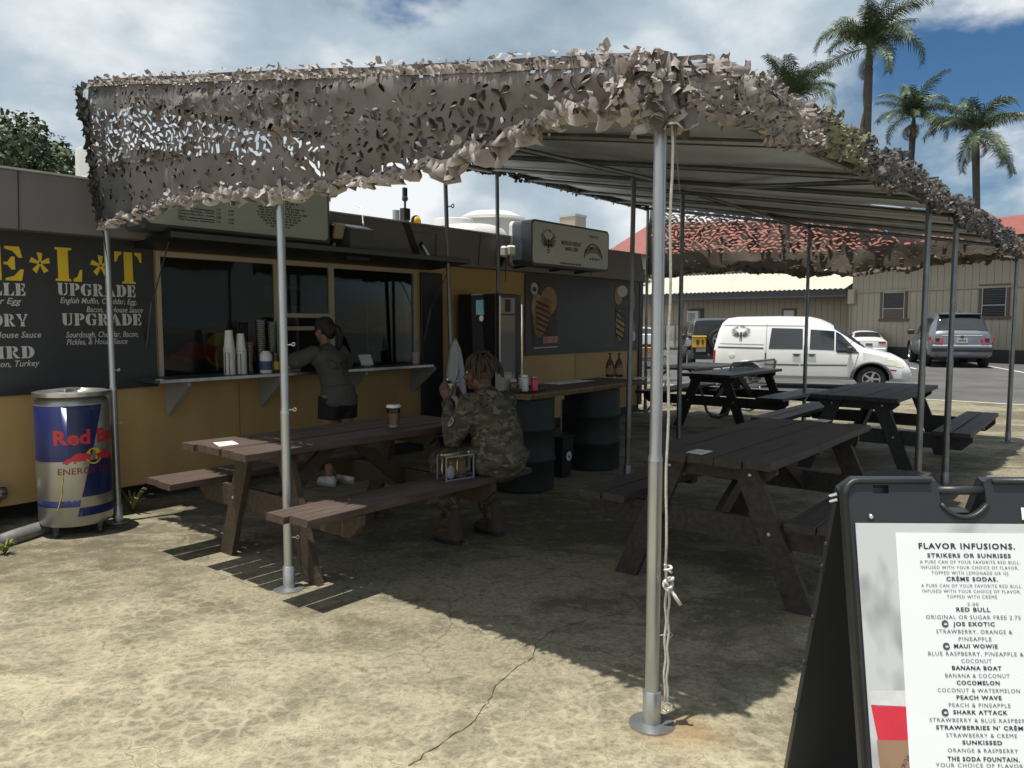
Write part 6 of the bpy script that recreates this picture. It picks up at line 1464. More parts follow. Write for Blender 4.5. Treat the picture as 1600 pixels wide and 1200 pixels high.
# ================================================================== parked vehicles
mat('car_white', (.74, .75, .74), .28, col2=(.70, .71, .70), scale=2, coat=.6); mat('car_silver', (.17, .185, .21), .3, .5, coat=.6); mat('car_black', (.018, .019, .021), .3, coat=.5); mat('car_glass', (.018, .022, .026), .06, spec=.8); mat('tyre', (.02, .02, .02), .85); mat('wheel_rim', (.45, .45, .46), .3, .8); mat('wheel_well', (.008, .008, .008), 1); mat('tail_red', (.38, .015, .02), .2, coat=.4); mat('head_lamp', (.62, .60, .48), .15, coat=.5); mat('trim_grey', (.14, .145, .15), .6); mat('trim_dark', (.03, .031, .033), .55); mat('plate_pale', (.45, .46, .46), .5); mat('box_yellow', (.62, .36, .02), .4); mat('orange_lamp', (.6, .2, .03), .3)
class Car:
    """a body lofted from half sections (x, zb, zm, wm, zs, ws, zt, wt, crown); x runs from the rear to the front"""
    def __init__(s, st): s.st = sorted(st)
    def par(s, x):
        st = s.st
        if x <= st[0][0]: return st[0]
        for a, c in zip(st, st[1:]):
            if x <= c[0]: f = (x-a[0])/(c[0]-a[0]); return tuple(p+(q-p)*f for p, q in zip(a, c))
        return st[-1]
    def ring(s, x):
        _, zb, zm, wm, zs, ws, zt, wt, cr = s.par(x); d = max(.001, zt-zs)
        return [(0, zb), (wm*.86, zb), (wm*.975, zb+.09), (wm, zm), (ws, zs), (ws+(wt-ws)*.5, zs+d*.5), (wt, zt-d*.14), (wt-.05, zt-d*.03), (wt*.55, zt+cr*.75), (0, zt+cr)]
    def surf(s, x, k):
        r = s.ring(x); i = min(int(k), 8); f = k-i; return (r[i][0]*(1-f)+r[i+1][0]*f, r[i][1]*(1-f)+r[i+1][1]*f)
    def side(s, x, z):
        r = s.ring(x)
        for (y0, z0), (y1, z1) in zip(r[1:8], r[2:8]):
            if z0 <= z <= z1: return y0+(y1-y0)*(z-z0)/max(1e-6, z1-z0)
        return r[6][0] if z > r[6][1] else r[2][0]
    def body(s, step=.06):
        xs = set(); 
        for a, c in zip(s.st, s.st[1:]):
            n = max(1, int((c[0]-a[0])/step)); xs |= {a[0]+(c[0]-a[0])*i/n for i in range(n)}
        xs = sorted(xs | {s.st[-1][0]}); m = MB(); K = 18
        for x in xs:
            r = s.ring(x)
            for (y, z) in r: m.v.append(Vector((x, y, z)))
            for (y, z) in r[-2:0:-1]: m.v.append(Vector((x, -y, z)))
        for i in range(len(xs)-1):
            for a in range(K): c = (a+1) % K; m.f.append((i*K+a, i*K+K+a, i*K+K+c, i*K+c)); m.mi.append(0)
        m.f.append(tuple(range(K))); m.f.append(tuple((len(xs)-1)*K+a for a in reversed(range(K)))); m.mi += [0, 0]
        return m
    def sidepanel(s, poly, sg, off=.008, step=.12):
        m = MB(); xs = [p[0] for p in poly]; zs = [p[1] for p in poly]; nx_ = int((max(xs)-min(xs))/.1)+1; nz_ = int((max(zs)-min(zs))/.05)+1
        vs, fs = tri2d(dense2(poly, step), (), [(min(xs)+(i+.5)*(max(xs)-min(xs))/nx_, min(zs)+(j+.5)*(max(zs)-min(zs))/nz_) for i in range(nx_) for j in range(nz_)] if max(zs)-min(zs) > .2 else ()); m.add([Vector((x, sg*(s.side(x, z)+off), z)) for x, z in vs], fs); return m
    def toppanel(s, x0, x1, k0, k1, off=.008, nx=8, inset=0.0, k2=None):
        m = MB(); ny = 12
        for i in range(nx+1):
            x = x0+(x1-x0)*i/nx; kk = k0 if k2 is None else k0+(k2-k0)*i/nx; pts = []
            for j in range(ny+1): k = kk+(k1-kk)*j/ny; y, z = s.surf(x, k); pts.append((y, z))
            row = pts+[(-y, z) for y, z in pts[-2::-1]]; e = .02; 
            za = s.surf(max(s.st[0][0], x-e), 8.5)[1]; zc = s.surf(min(s.st[-1][0], x+e), 8.5)[1]; sl = math.atan2(zc-za, 2*e)
            for y, z in row: m.v.append(Vector((x-off*math.sin(sl), y, z+off*math.cos(sl))))
        w = 2*ny+1
        for i in range(nx):
            for j in range(w-1): k = i*w+j; m.f.append((k, k+w, k+w+1, k+1)); m.mi.append(0)
        return m
def cut_wells(mb_, name, mt, root, wells, hw):
    me = mb_.mesh(name, [mt, 'wheel_well'], True, 38); cut = MB()
    for (x, z, r) in wells:
        for sg in (-1, 1): cut.lathe([(r, -.17), (r, .17)], (x, sg*(hw-.08), z), 28, axis=Matrix.Rotation(R(90), 3, 'X'))
    ob = bpy.data.objects.new('temporary', me); COL.objects.link(ob); co_ = bpy.data.objects.new('temporary', cut.mesh('cut', ['wheel_well'])); COL.objects.link(co_)
    md = ob.modifiers.new('b', 'BOOLEAN'); md.operation = 'DIFFERENCE'; md.object = co_; md.solver = 'EXACT'
    dg = bpy.context.evaluated_depsgraph_get(); dg.update(); out = bpy.data.meshes.new_from_object(ob.evaluated_get(dg)); bpy.data.objects.remove(ob); bpy.data.objects.remove(co_)
    out.name = name
    try: out.set_sharp_from_angle(angle=R(38))
    except Exception: pass
    return link(name, out, root)
def wheel(root, x, y, r, w=.22, spokes=5):
    sg = 1 if y > 0 else -1; ax = Matrix.Rotation(R(-90*sg), 3, 'X'); t = MB()
    t.lathe([(r*.62, -w/2), (r*.94, -w/2), (r, -w/2+.03), (r, w/2-.03), (r*.94, w/2), (r*.66, w/2+.004), (r*.62, w/2-.02)], (x, y, r), 28, axis=ax); wh = t.build('wheel', 'tyre', root, smooth=True, auto=40)
    m = MB(); m.lathe([(r*.64, w/2-.03), (r*.62, w/2), (r*.56, w/2), (r*.54, w/2-.04)], (x, y, r), 28, axis=ax, cap=False); m.lathe([(r*.13, w/2-.05), (r*.13, w/2), (r*.05, w/2+.005)], (x, y, r), 12, axis=ax)
    for k in range(spokes):
        a = 2*math.pi*k/spokes; c, s_ = math.cos(a), math.sin(a); yy = y+sg*(w/2-.012); m.beam((x+c*r*.1, yy, r+s_*r*.1), (x+c*r*.57, yy, r+s_*r*.57), r*.16, .02, up=(0, 1, 0))
    m.build('rim', 'wheel_rim', wh, smooth=False); m = MB(); m.lathe([(r*.6, -.02), (r*.6, .02)], (x, y, r), 20, axis=ax); m.build('hub_back', 'wheel_well', wh)
    return wh
def seam(c, pts, sg, name, mt, root, w=.010, off=.006):
    m = MB(); P_ = dense([Vector((p[0], 0, p[1])) for p in pts], .1); P_ = [Vector((p.x, sg*(c.side(p.x, p.z)+off), p.z)) for p in P_]
    m.tube(P_, w/2, 4); return m.build(name, mt, root)
# ---------------------------------------------------------------- white van
pr_, pf_ = G(1114, 604, RZ), G(1425, 613, RZ); dv = (pf_-pr_); ang = math.atan2(dv.y, dv.x); VS = dv.length/4.59
nv = Vector((-math.sin(ang), math.cos(ang), 0))             # away from the camera
van = thing('white_van', 'white panel van with dark side windows and an eagle emblem at the rear', 'van', pr_+nv*.86, ang)
van.scale = (VS, VS, VS*.90)
V_ = Car([(0, .36, .70, .82, 1.05, .80, 1.12, .74, .0), (.04, .34, .70, .86, 1.05, .84, 1.36, .70, .0), (.10, .33, .70, .88, 1.05, .865, 1.62, .69, .02), (.18, .32, .70, .89, 1.05, .875, 1.82, .68, .03), (.30, .31, .70, .895, 1.05, .88, 1.92, .67, .04), (.55, .30, .70, .90, 1.05, .885, 1.955, .68, .045), (1.6, .28, .70, .90, 1.05, .885, 1.965, .68, .05), (2.30, .28, .70, .90, 1.06, .885, 1.945, .68, .05), (2.55, .28, .70, .90, 1.06, .885, 1.88, .68, .05), (2.78, .28, .70, .90, 1.07, .885, 1.76, .67, .05), (3.10, .28, .70, .90, 1.08, .88, 1.50, .69, .05), (3.40, .28, .70, .90, 1.07, .87, 1.25, .72, .05), (3.58, .28, .70, .90, 1.02, .865, 1.125, .75, .045), (3.85, .27, .68, .90, .96, .855, 1.06, .72, .04), (4.2, .26, .64, .88, .84, .82, .955, .66, .03), (4.42, .25, .58, .82, .72, .74, .83, .58, .02), (4.54, .27, .52, .72, .60, .66, .68, .52, .01), (4.59, .34, .48, .62, .52, .58, .56, .48, .0)])
cut_wells(V_.body(), 'body', 'car_white', van, ((.82, .34, .39), (3.70, .34, .40)), .90)
for x in (.82, 3.70):
    for y in (-.80, .80): wheel(van, x, y, .325, .20)
NS = -1                                                     # the side towards the camera
for sg in (-1, 1):
    V_.sidepanel([(1.34, 1.10), (2.14, 1.10), (2.13, 1.66), (1.40, 1.68)], sg).build('side_window', 'car_glass', van)
    V_.sidepanel([(2.30, 1.10), (2.86, 1.08), (2.86, 1.60), (2.31, 1.64)], sg).build('side_window', 'car_glass', van)
    V_.sidepanel([(2.89, 1.08), (2.93, 1.02), (3.42, 1.01), (3.36, 1.10), (3.02, 1.50), (2.89, 1.59)], sg).build('quarter_window', 'car_glass', van)
    V_.sidepanel([(.10, 1.12), (1.22, 1.10), (1.22, 1.135), (.10, 1.155)], sg, .01).build('slide_rail', 'trim_dark', van)
    V_.sidepanel([(2.1, .64), (3.16, .66), (3.16, .70), (2.1, .69)], sg, .016).build('side_moulding', 'trim_grey', van)
    V_.sidepanel([(1.25, .64), (2.07, .64), (2.07, .69), (1.25, .69)], sg, .016).build('side_moulding', 'trim_grey', van)
    for x in (2.0, 2.35):
        m = MB(); y = sg*(V_.side(x, .95)+.02); m.box((x, y, .965), (.19, .03, .028), bev=.008); h_ = m.build('door_handle', 'trim_dark', van); m = MB(); m.ball((x, y-sg*.016, .930), (.07, .006, .035), 12, 6); m.build('handle_cup', 'trim_grey', h_, smooth=True)
    for pts in ([(1.28, .40), (1.28, 1.80)], [(2.22, .36), (2.22, 1.76)], [(3.28, .45), (3.40, .98)], [(.18, 1.76), (2.2, 1.74)], [(.14, 1.24), (1.22, 1.22)]): seam(V_, pts, sg, 'panel_seam', 'trim_grey', van)
    m = MB(); fa_ = [Vector((3.70+.44*math.cos(R(a)), sg*(V_.side(min(4.1, 3.70+.42*math.cos(R(a))), .6)+.012), .34+.43*math.sin(R(a)))) for a in range(0, 181, 12)]; m.tube(fa_, .035, 6); m.build('wheel_arch', 'trim_grey', van, smooth=True)
    m = MB(); fa_ = [Vector((.82+.42*math.cos(R(a)), sg*(V_.side(.82, .6)+.008), .34+.41*math.sin(R(a)))) for a in range(0, 181, 12)]; m.tube(fa_, .018, 6); m.build('wheel_arch', 'car_white', van, smooth=True)
    V_.sidepanel([(3.98, .72), (4.36, .64), (4.42, .66), (4.40, .76), (4.22, .88), (3.98, .92)], sg, .012).build('headlamp', 'head_lamp', van)
    V_.sidepanel([(4.02, .56), (4.24, .54), (4.24, .58), (4.02, .60)], sg, .012).build('side_marker', 'tail_red', van)
    m = MB(); m.box((3.20, sg*1.02, 1.10), (.13, .20, .19), bev=.03); m.box((3.22, sg*.91, 1.05), (.05, .1, .05)); m.build('wing_mirror', 'trim_dark', van)
    m = MB(); m.box((.02, sg*.80, .85), (.06, .13, .42), bev=.02); m.build('tail_lamp', 'tail_red', van)
m = MB(); m.box((1.27, NS*(V_.side(1.27, .9)+.005), .88), (.03, .02, .22)); m.build('seam_cover', 'trim_dark', van)
m = MB(); m.lathe([(.075, 0), (.08, .004), (.07, .008), (0, .008)], (.46, NS*(V_.side(.46, .9)+.001), .90), 18, axis=Matrix.Rotation(R(90), 3, 'X')); m.build('fuel_flap', 'car_white', van, smooth=True, auto=30)
V_.toppanel(2.84, 3.54, 6.5, 9, .01, 8).build('windscreen', 'car_glass', van, smooth=True)
m = MB()
for sg in (-.35, .2): m.tube([(3.52, sg, 1.20), (3.20, sg-.45, 1.49)], .010, 5)
m.build('wipers', 'trim_dark', van)
m = MB(); m.tube([(2.55, 0, 1.92), (2.42, 0, 2.10)], .008, 5); m.build('aerial', 'trim_dark', van)
def nose(name, mt, pts, off):                                # a panel on the van's curved front, outline in (y, z)
    m = MB(); vs, fs = tri2d(dense2(pts, .06))
    def fx(y, z):
        lo, hi = 3.9, 4.59
        for _ in range(30):
            mid = (lo+hi)/2; r = V_.ring(mid); top = r[6][1]; w = V_.side(mid, min(z, top))
            if z < V_.surf(mid, 8.2)[1] and abs(y) < w: lo = mid
            else: hi = mid
        return lo
    m.add([Vector((fx(y, z)+off, y, z)) for y, z in vs], fs); return m.build(name, mt, van)
nose('grille', 'trim_dark', [(-.34, .60), (.34, .60), (.40, .71), (.34, .78), (-.34, .78), (-.40, .71)], .02)
nose('lower_grille', 'trim_dark', [(-.46, .36), (.46, .36), (.42, .52), (-.42, .52)], .02)
m = MB(); m.ball((4.56, 0, .69), (.02, .07, .035), 12, 8); m.build('badge', 'chrome', van, smooth=True)
m = MB(); m.box((4.42, 0, .42), (.34, 1.40, .16), bev=.05); m.build('bumper', 'car_white', van)
vfn = lambda x, y, z: Vector((.66+x, NS*(V_.side(.66, 1.45+y)+.006+z), 1.48+y))
eagle(vfn, .26).build('emblem', 'sign_letter', van); arc_text('DRIVE THRU JOE', .22, 150, 30, .05, vfn, .02).build('lettering', 'sign_letter', van)
for s_, x in (('EST', -.16), ('2019', .16)): pass
# ---------------------------------------------------------------- silver SUV, rear towards us
def rear_car(name, label, cat, pl, pr2, head_px, width, mt, st, wells, wr, hgt=1.0):
    L_, R_ = G(*pl, RZ), G(*pr2, RZ); mid = (L_+R_)/2; hd = (G(*head_px, RZ)-L_); a = math.atan2(hd.y, hd.x)
    o = thing(name, label, cat, mid+Vector((math.cos(a), math.sin(a), 0))*-.75, a); s = (R_-L_).length/width; s = min(max(s, .9), 1.15); o.scale = (s, s, s*hgt)
    c = Car(st); return o, c
suv, C_ = rear_car('silver_suv', 'silver sport utility vehicle parked tail towards us by the beige wall', 'SUV', (1448, 572), (1543, 575), (1414, 562), 1.68, 'car_silver', [(0, .42, .75, .82, .95, .80, 1.06, .72, .0), (.05, .36, .75, .88, .98, .86, 1.12, .76, .01), (.16, .34, .75, .91, 1.02, .89, 1.30, .72, .02), (.38, .32, .75, .93, 1.06, .91, 1.60, .68, .03), (.60, .31, .75, .94, 1.07, .92, 1.72, .66, .04), (1.2, .30, .75, .95, 1.07, .93, 1.76, .66, .05), (2.4, .30, .75, .95, 1.04, .93, 1.74, .66, .05), (2.9, .30, .75, .95, 1.02, .92, 1.60, .67, .05), (3.55, .30, .75, .95, 1.0, .91, 1.16, .74, .04), (3.8, .30, .72, .95, .98, .90, 1.08, .74, .04), (4.5, .30, .68, .92, .86, .84, .98, .68, .03), (4.75, .32, .6, .82, .72, .74, .80, .6, .01), (4.84, .40, .55, .7, .62, .64, .68, .52, 0)], None, .37)
cut_wells(C_.body(), 'body', 'car_silver', suv, ((1.02, .37, .44), (3.84, .37, .44)), .95)
for x in (1.02, 3.84):
    for y in (-.83, .83): wheel(suv, x, y, .37, .24)
C_.toppanel(.10, .42, 6.0, 9, .012, 6, k2=6.4).build('rear_window', 'car_glass', suv, smooth=True)
m = MB(); m.box((.46, 0, 1.72), (.26, 1.22, .05), bev=.015); m.build('spoiler', 'trim_dark', suv)
for sg in (-1, 1):
    C_.sidepanel([(.55, 1.14), (1.0, 1.12), (1.0, 1.58), (.72, 1.56)], sg).build('side_window', 'car_glass', suv); C_.sidepanel([(1.06, 1.12), (2.0, 1.10), (2.0, 1.60), (1.06, 1.60)], sg).build('side_window', 'car_glass', suv); C_.sidepanel([(2.06, 1.10), (3.16, 1.06), (2.84, 1.45), (2.06, 1.59)], sg).build('side_window', 'car_glass', suv)
    m = MB(); m.add([Vector(p) for p in ((.005, sg*.52, .98), (-.035, sg*.56, .80), (.0, sg*.84, .82), (.09, sg*.90, 1.02), (.10, sg*.55, 1.04), (.16, sg*.925, .92))], [(0, 1, 2, 3), (0, 3, 4), (3, 2, 5), (1, 0, 4)]); m.build('tail_lamp', 'tail_red', suv)
    m = MB(); m.box((-.012, sg*.70, .92), (.05, .12, .12), bev=.02); m.build('lamp_glass', 'trim_dark', suv)
    for x in (1.55, 2.35): m = MB(); m.box((x, sg*(C_.side(x, .98)+.02), .98), (.2, .03, .03), bev=.008); m.build('door_handle', 'car_silver', suv)
    for pts in ([(1.5, .4), (1.45, 1.1)], [(2.1, .36), (2.1, 1.1)], [(3.2, .4), (3.25, 1.0)]): seam(C_, pts, sg, 'panel_seam', 'trim_grey', suv)
    C_.sidepanel([(1.5, .34), (3.36, .34), (3.36, .46), (1.5, .46)], sg, .01).build('sill', 'trim_dark', suv)
    for x in (1.02, 3.84): m = MB(); m.tube([Vector((x+.46*math.cos(R(a)), sg*(C_.side(x, .65)+.008), .37+.46*math.sin(R(a)))) for a in range(0, 181, 12)], .03, 6); m.build('wheel_arch', 'trim_dark', suv, smooth=True)
    m = MB(); m.box((2.98, sg*1.05, 1.13), (.12, .22, .17), bev=.03); m.build('wing_mirror', 'trim_dark', suv)
    m = MB(); m.box((.02, sg*.72, .40), (.06, .08, .04)); m.build('reflector', 'tail_red', suv)
m = MB(); m.box((.03, 0, .68), (.16, 1.74, .13), bev=.04); m.build('bumper', 'car_silver', suv); m = MB(); m.box((.06, 0, .56), (.15, 1.70, .09), bev=.02); m.box((.14, 0, .42), (.2, 1.5, .22), bev=.03); m.build('lower_bumper', 'trim_dark', suv)
m = MB(); m.box((.02, 0, 1.04), (.05, 1.15, .04), bev=.01); m.build('tailgate_bar', 'chrome', suv)
m = MB(); m.box((-.012, 0, .88), (.02, .32, .15)); pl_ = m.build('number_plate', 'plate_pale', suv); t = fit_text('WLR 205', .24, .06) if False else None
m = MB(); [m.box((-.024, -.09+.045*k, .88), (.002, .028, .05)) for k in range(5)]; tag(m.build('plate_marks', 'trim_dark', pl_), kind='stuff')
m = MB(); m.box((-.02, 0, 1.0), (.03, .09, .08), bev=.02); m.build('badge', 'trim_dark', suv)
m = MB(); m.box((1.0, -.1, 1.83), (.16, .04, .07), bev=.015); m.build('roof_fin', 'car_silver', suv)
# ---------------------------------------------------------------- white saloon beyond the van
sed, C2 = rear_car('white_saloon', 'white saloon car parked tail towards us beyond the van bonnet', 'car', (1328, 560), (1380, 561), (1318, 556), 1.62, 'car_white', [(0, .38, .62, .80, .84, .78, .92, .70, .0), (.06, .33, .62, .86, .88, .83, 1.00, .72, .015), (.45, .3, .62, .89, .92, .86, 1.06, .70, .02), (.62, .3, .62, .90, .93, .86, 1.10, .66, .02), (1.15, .28, .62, .91, .94, .87, 1.36, .58, .03), (1.6, .28, .62, .91, .94, .87, 1.42, .58, .03), (2.6, .28, .62, .91, .93, .87, 1.36, .58, .03), (3.4, .28, .62, .91, .92, .86, 1.02, .68, .02), (4.3, .28, .58, .86, .78, .78, .86, .62, .02), (4.6, .34, .5, .7, .62, .62, .68, .5, 0)], None, .32)
cut_wells(C2.body(), 'body', 'car_white', sed, ((.95, .32, .37), (3.65, .32, .37)), .91)
for x in (.95, 3.65):
    for y in (-.79, .79): wheel(sed, x, y, .32, .2)
C2.toppanel(.64, 1.13, 6.2, 9, .01, 6).build('rear_window', 'car_glass', sed, smooth=True)
for sg in (-1, 1):
    C2.sidepanel([(.95, 1.0), (1.75, .98), (1.75, 1.30), (1.2, 1.27)], sg).build('side_window', 'car_glass', sed); C2.sidepanel([(1.80, .98), (3.1, .97), (2.6, 1.24), (1.80, 1.30)], sg).build('side_window', 'car_glass', sed)
    m = MB(); m.box((.015, sg*.60, .86), (.07, .34, .11), bev=.02); m.build('tail_lamp', 'tail_red', sed)
m = MB(); m.box((-.008, 0, .76), (.02, .32, .13)); m.build('number_plate', 'trim_grey', sed); m = MB(); m.box((.04, 0, .50), (.14, 1.66, .2), bev=.05); m.build('bumper', 'car_white', sed); m = MB(); m.box((.02, 0, .92), (.04, .9, .02)); m.build('boot_trim', 'trim_dark', sed)
# ---------------------------------------------------------------- dark off-roader with spare wheel
jY = 26.0; jc = D(1117, 580, jY); jc.z = RZ; ja = R(82)
jp = thing('off_road_car', 'dark off-road car with a spare wheel and yellow box on its tail, behind the van', 'car', jc, ja)
C3 = Car([(0, .55, .8, .76, 1.05, .76, 1.74, .70, .01), (.25, .50, .8, .78, 1.05, .77, 1.80, .70, .02), (2.0, .45, .8, .78, 1.05, .77, 1.80, .69, .02), (2.35, .45, .8, .78, 1.05, .77, 1.70, .69, .02), (2.55, .45, .8, .78, 1.05, .76, 1.12, .72, .02), (3.75, .5, .8, .72, 1.0, .68, 1.05, .62, .02), (3.82, .55, .8, .7, .95, .66, .98, .6, .01)])
cut_wells(C3.body(), 'body', 'car_black', jp, ((.75, .4, .48), (3.2, .4, .48)), .78)
for x in (.75, 3.2):
    for y in (-.74, .74): wheel(jp, x, y, .40, .26)
m = MB(); m.plate([(-.62, 1.12), (.62, 1.12), (.58, 1.66), (-.58, 1.66)], .008, fn=lambda y, z, t: Vector((-.008+t*-1, y, z))); m.build('rear_window', 'car_glass', jp)
for sg in (-1, 1):
    C3.sidepanel([(.35, 1.12), (1.35, 1.12), (1.35, 1.62), (.4, 1.62)], sg).build('side_window', 'car_glass', jp); m = MB(); m.box((1.0, sg*.86, .85), (1.0, .16, .06), bev=.02); m.build('fender', 'trim_dark', jp); m = MB(); m.box((-.02, sg*.68, .92), (.06, .11, .22), bev=.02); m.build('tail_lamp', 'tail_red', jp); m = MB(); m.box((2.3, sg*.93, 1.15), (.1, .2, .18), bev=.03); m.build('wing_mirror', 'trim_dark', jp)
m = MB(); m.box((-.06, 0, .52), (.2, 1.56, .18), bev=.03); m.build('bumper', 'trim_dark', jp)
axx = Matrix.Rotation(R(-90), 3, 'Y'); m = MB(); m.lathe([(.24, -.11), (.37, -.11), (.39, -.08), (.39, .08), (.37, .11), (.25, .115), (.24, .08)], (-.16, -.12, 1.08), 28, axis=axx); sp_ = m.build('spare_wheel', 'tyre', jp, smooth=True, auto=40)
m = MB(); m.lathe([(.25, .08), (.25, .10), (.22, .10), (.21, .05)], (-.16, -.12, 1.08), 28, axis=axx, cap=False); m.lathe([(.07, .06), (.07, .11), (.02, .115)], (-.16, -.12, 1.08), 12, axis=axx)
for k in range(5): a = 2*math.pi*k/5+.3; m.beam((-.255, -.12+.05*math.cos(a), 1.08+.05*math.sin(a)), (-.255, -.12+.22*math.cos(a), 1.08+.22*math.sin(a)), .07, .02, up=(1, 0, 0))
m.build('rim', 'wheel_rim', sp_)
m = MB(); m.box((-.22, .56, 1.0), (.3, .42, .34), bev=.02); m.box((-.22, .56, 1.20), (.34, .46, .05), bev=.01); yb = m.build('yellow_box', 'box_yellow', jp); m = MB(); m.box((-.376, .62, 1.02), (.01, .09, .16)); m.box((-.376, .46, 1.02), (.01, .06, .16)); tag(m.build('box_slots', 'trim_dark', yb), kind='stuff')
m = MB(); m.box((-.20, .50, .76), (.02, .32, .14)); m.build('number_plate', 'plate_pale', jp)
# ================================================================== buildings beyond the car park
mat('siding', (.36, .325, .255), .75, col2=(.295, .265, .205), scale=1.2, stretch=(1, 1, .4)); mat('siding_wing', (.33, .285, .215), .75, col2=(.27, .235, .175), scale=1.2); mat('brown_trim', (.10, .075, .06), .7); mat('base_dark', (.035, .036, .04), .8); mat('louvre', (.05, .055, .06), .35); mat('metal_roof', (.56, .53, .44), .5, col2=(.47, .44, .36), scale=1.5); mat('red_roof', (.26, .066, .048), .6, col2=(.19, .055, .042), scale=2); mat('dark_beam', (.06, .062, .068), .7); mat('gable_pale', (.42, .36, .29), .8, col2=(.36, .30, .24), scale=2); mat('ac_white', (.5, .5, .47), .5); mat('box_tan', (.38, .33, .24), .7); mat('door_pale', (.5, .5, .48), .6)
bA, bB = G(1600, 569, RZ), G(1328, 557.5, RZ)
dB = (bA-bB); dB.z = 0; LB = dB.length; dB.normalize(); nB = Vector((-dB.y, dB.x, 0)); angB = math.atan2(dB.y, dB.x)
def WB(px, py, org, d):                                    # where a sight line meets the upright plane through org along d: (x along, z)
    n = Vector((-d.y, d.x, 0)); r = ray(px, py); t = (org.x*n.x+org.y*n.y)/(r.x*n.x+r.y*n.y); return ((r.x*t-org.x)*d.x+(r.y*t-org.y)*d.y, CAM_H+r.z*t-RZ)
hb = thing('beige_building', 'long beige boarded building with brown window frames behind the parked cars', 'building', bB, angB)
HB = 4.9; LW = LB+9
xs0, zb0 = WB(1500, 545, bB, dB)
m = MB(); bx(m, 0, LW, .03, .25, 0, HB); bx(m, 0, .2, .25, 9, 0, HB); bx(m, LW-.2, LW, .25, 9, 0, HB); m.build('wall', 'siding', hb)
m = MB(); bx(m, -.02, LW, -.06, .028, 0, zb0); m.build('base_band', 'base_dark', hb)
bw = .30; me_ = None; k = 0
while k*bw < LW:
    if me_ is None: m = MB(); bx(m, .006, bw-.006, .006, .029, zb0+.002, HB, bev=.004); me_ = m.mesh('siding_board', 'siding')
    link('siding_board', me_, hb, (k*bw, 0, 0)); k += 1
xz = lambda px, py: WB(px, py, bB, dB)
zt0, zt1 = xz(1325, 457)[1], xz(1590, 445)[1]
m = MB(); m.beam((0, -.03, zt0), (LW, -.03, zt0), .05, .09); m.build('trim_rail', 'siding', hb)
def bwin(px0, px1, py0, py1, half=False):
    x0, z1 = xz(px0, py0); x1, z0 = xz(px1, py1); z1b = z1
    m = MB(); f = .12
    for a in ((x0-f, x0, z0, z1), (x1, x1+f, z0, z1), (x0-f, x1+f, z1, z1+f), (x0-f-.08, x1+f+.08, z0-f, z0)): bx(m, a[0], a[1], -.05, .02, a[2], a[3])
    w = m.build('window', 'brown_trim', hb); m = MB(); bx(m, x0, x1, -.004, .0, z0, z1); m.build('pane', 'louvre', w); m = MB(); zz = z0+(z1-z0)*(.38 if half else 0)
    k = 0
    while zz+.10*k < z1-.03: m.box(((x0+x1)/2, -.02, zz+.10*k+.05), (x1-x0, .012, .085), Matrix.Rotation(R(35), 3, 'X')); k += 1
    tag(m.build('louvres', 'louvre', w), kind='stuff')
    if half: m = MB(); bx(m, x0+.02, x1-.02, -.03, -.005, z0+.02, z0+(z1-z0)*.36); m.build('lower_panel', 'brown_trim', w)
    m = MB()
    for a in ((x0, x0+.03, z0, z1), (x1-.03, x1, z0, z1), (x0, x1, z1-.03, z1), (x0, x1, z0+(z1-z0)*.37, z0+(z1-z0)*.37+.03)): bx(m, a[0], a[1], -.045, -.03, a[2], a[3])
    m.build('sash', 'ac_white', w)
bwin(1381, 1413, 457, 498, True); bwin(1536, 1572, 449, 494)
x0, z1 = xz(1320, 453); x1, z0 = xz(1338, 475); m = MB(); bx(m, x0+.3, x1, -.2, -.002, z0, z1, bev=.02); m.build('meter_box', 'box_tan', hb)
m = MB(); x_, _ = xz(1330, 475); m.tube([(x_, -.06, z0), (x_, -.06, .0)], .03, 6); m.build('conduit', 'box_tan', hb)
m = MB(); bx(m, -.5, LW+.5, -1.1, 9, HB+.002, HB+.2); m.build('eaves', 'dark_beam', hb)
m = MB(); m.add([Vector(p) for p in ((-.6, -1.2, HB+.2), (LW+.6, -1.2, HB+.2), (LW-3, 4, HB+1.6), (3, 4, HB+1.6), (-.6, 9.2, HB+.2), (LW+.6, 9.2, HB+.2))], [(0, 1, 2, 3), (1, 5, 2), (5, 4, 3, 2), (4, 0, 3)]); m.build('roof', 'red_roof', hb)
# the lower wing with the pale metal roof
wR, wL = D(1330, 556, 41.0), D(1000, 549, 50.0); wR.z = wL.z = RZ
dW = wR-wL; LWg = dW.length; dW.normalize(); nW = Vector((-dW.y, dW.x, 0)); wz = lambda px, py: WB(px, py, wL, dW)
wg = thing('beige_wing', 'low beige boarded wing with pale corrugated metal roof behind the van', 'building', wL, math.atan2(dW.y, dW.x))
eR, eL = wz(1322, 447)[1], wz(1012, 466)[1]
HW = (eR+eL)/2-.25
m = MB(); bx(m, -6, LWg, .03, .2, 0, HW); bx(m, -6, -5.8, .2, 7, 0, HW); m.build('wall', 'siding_wing', wg)
me_ = None
for k in range(int(LWg/.34)+2):
    if me_ is None: m = MB(); bx(m, .008, .332, .004, .029, .3, HW, bev=.004); me_ = m.mesh('siding_board', 'siding_wing')
    link('siding_board', me_, wg, (-.6+k*.34, 0, 0))
m = MB(); bx(m, -6, LWg, -.04, .028, 0, .298); m.build('base_band', 'base_dark', wg)
m = MB()                                                    # corrugated sheet: higher at the back
ee = 1.1; n = int((LWg+7)/.07); zr0 = HW+.28; zr1 = wz(1250, 432)[1]+.55; yb_ = 3.4
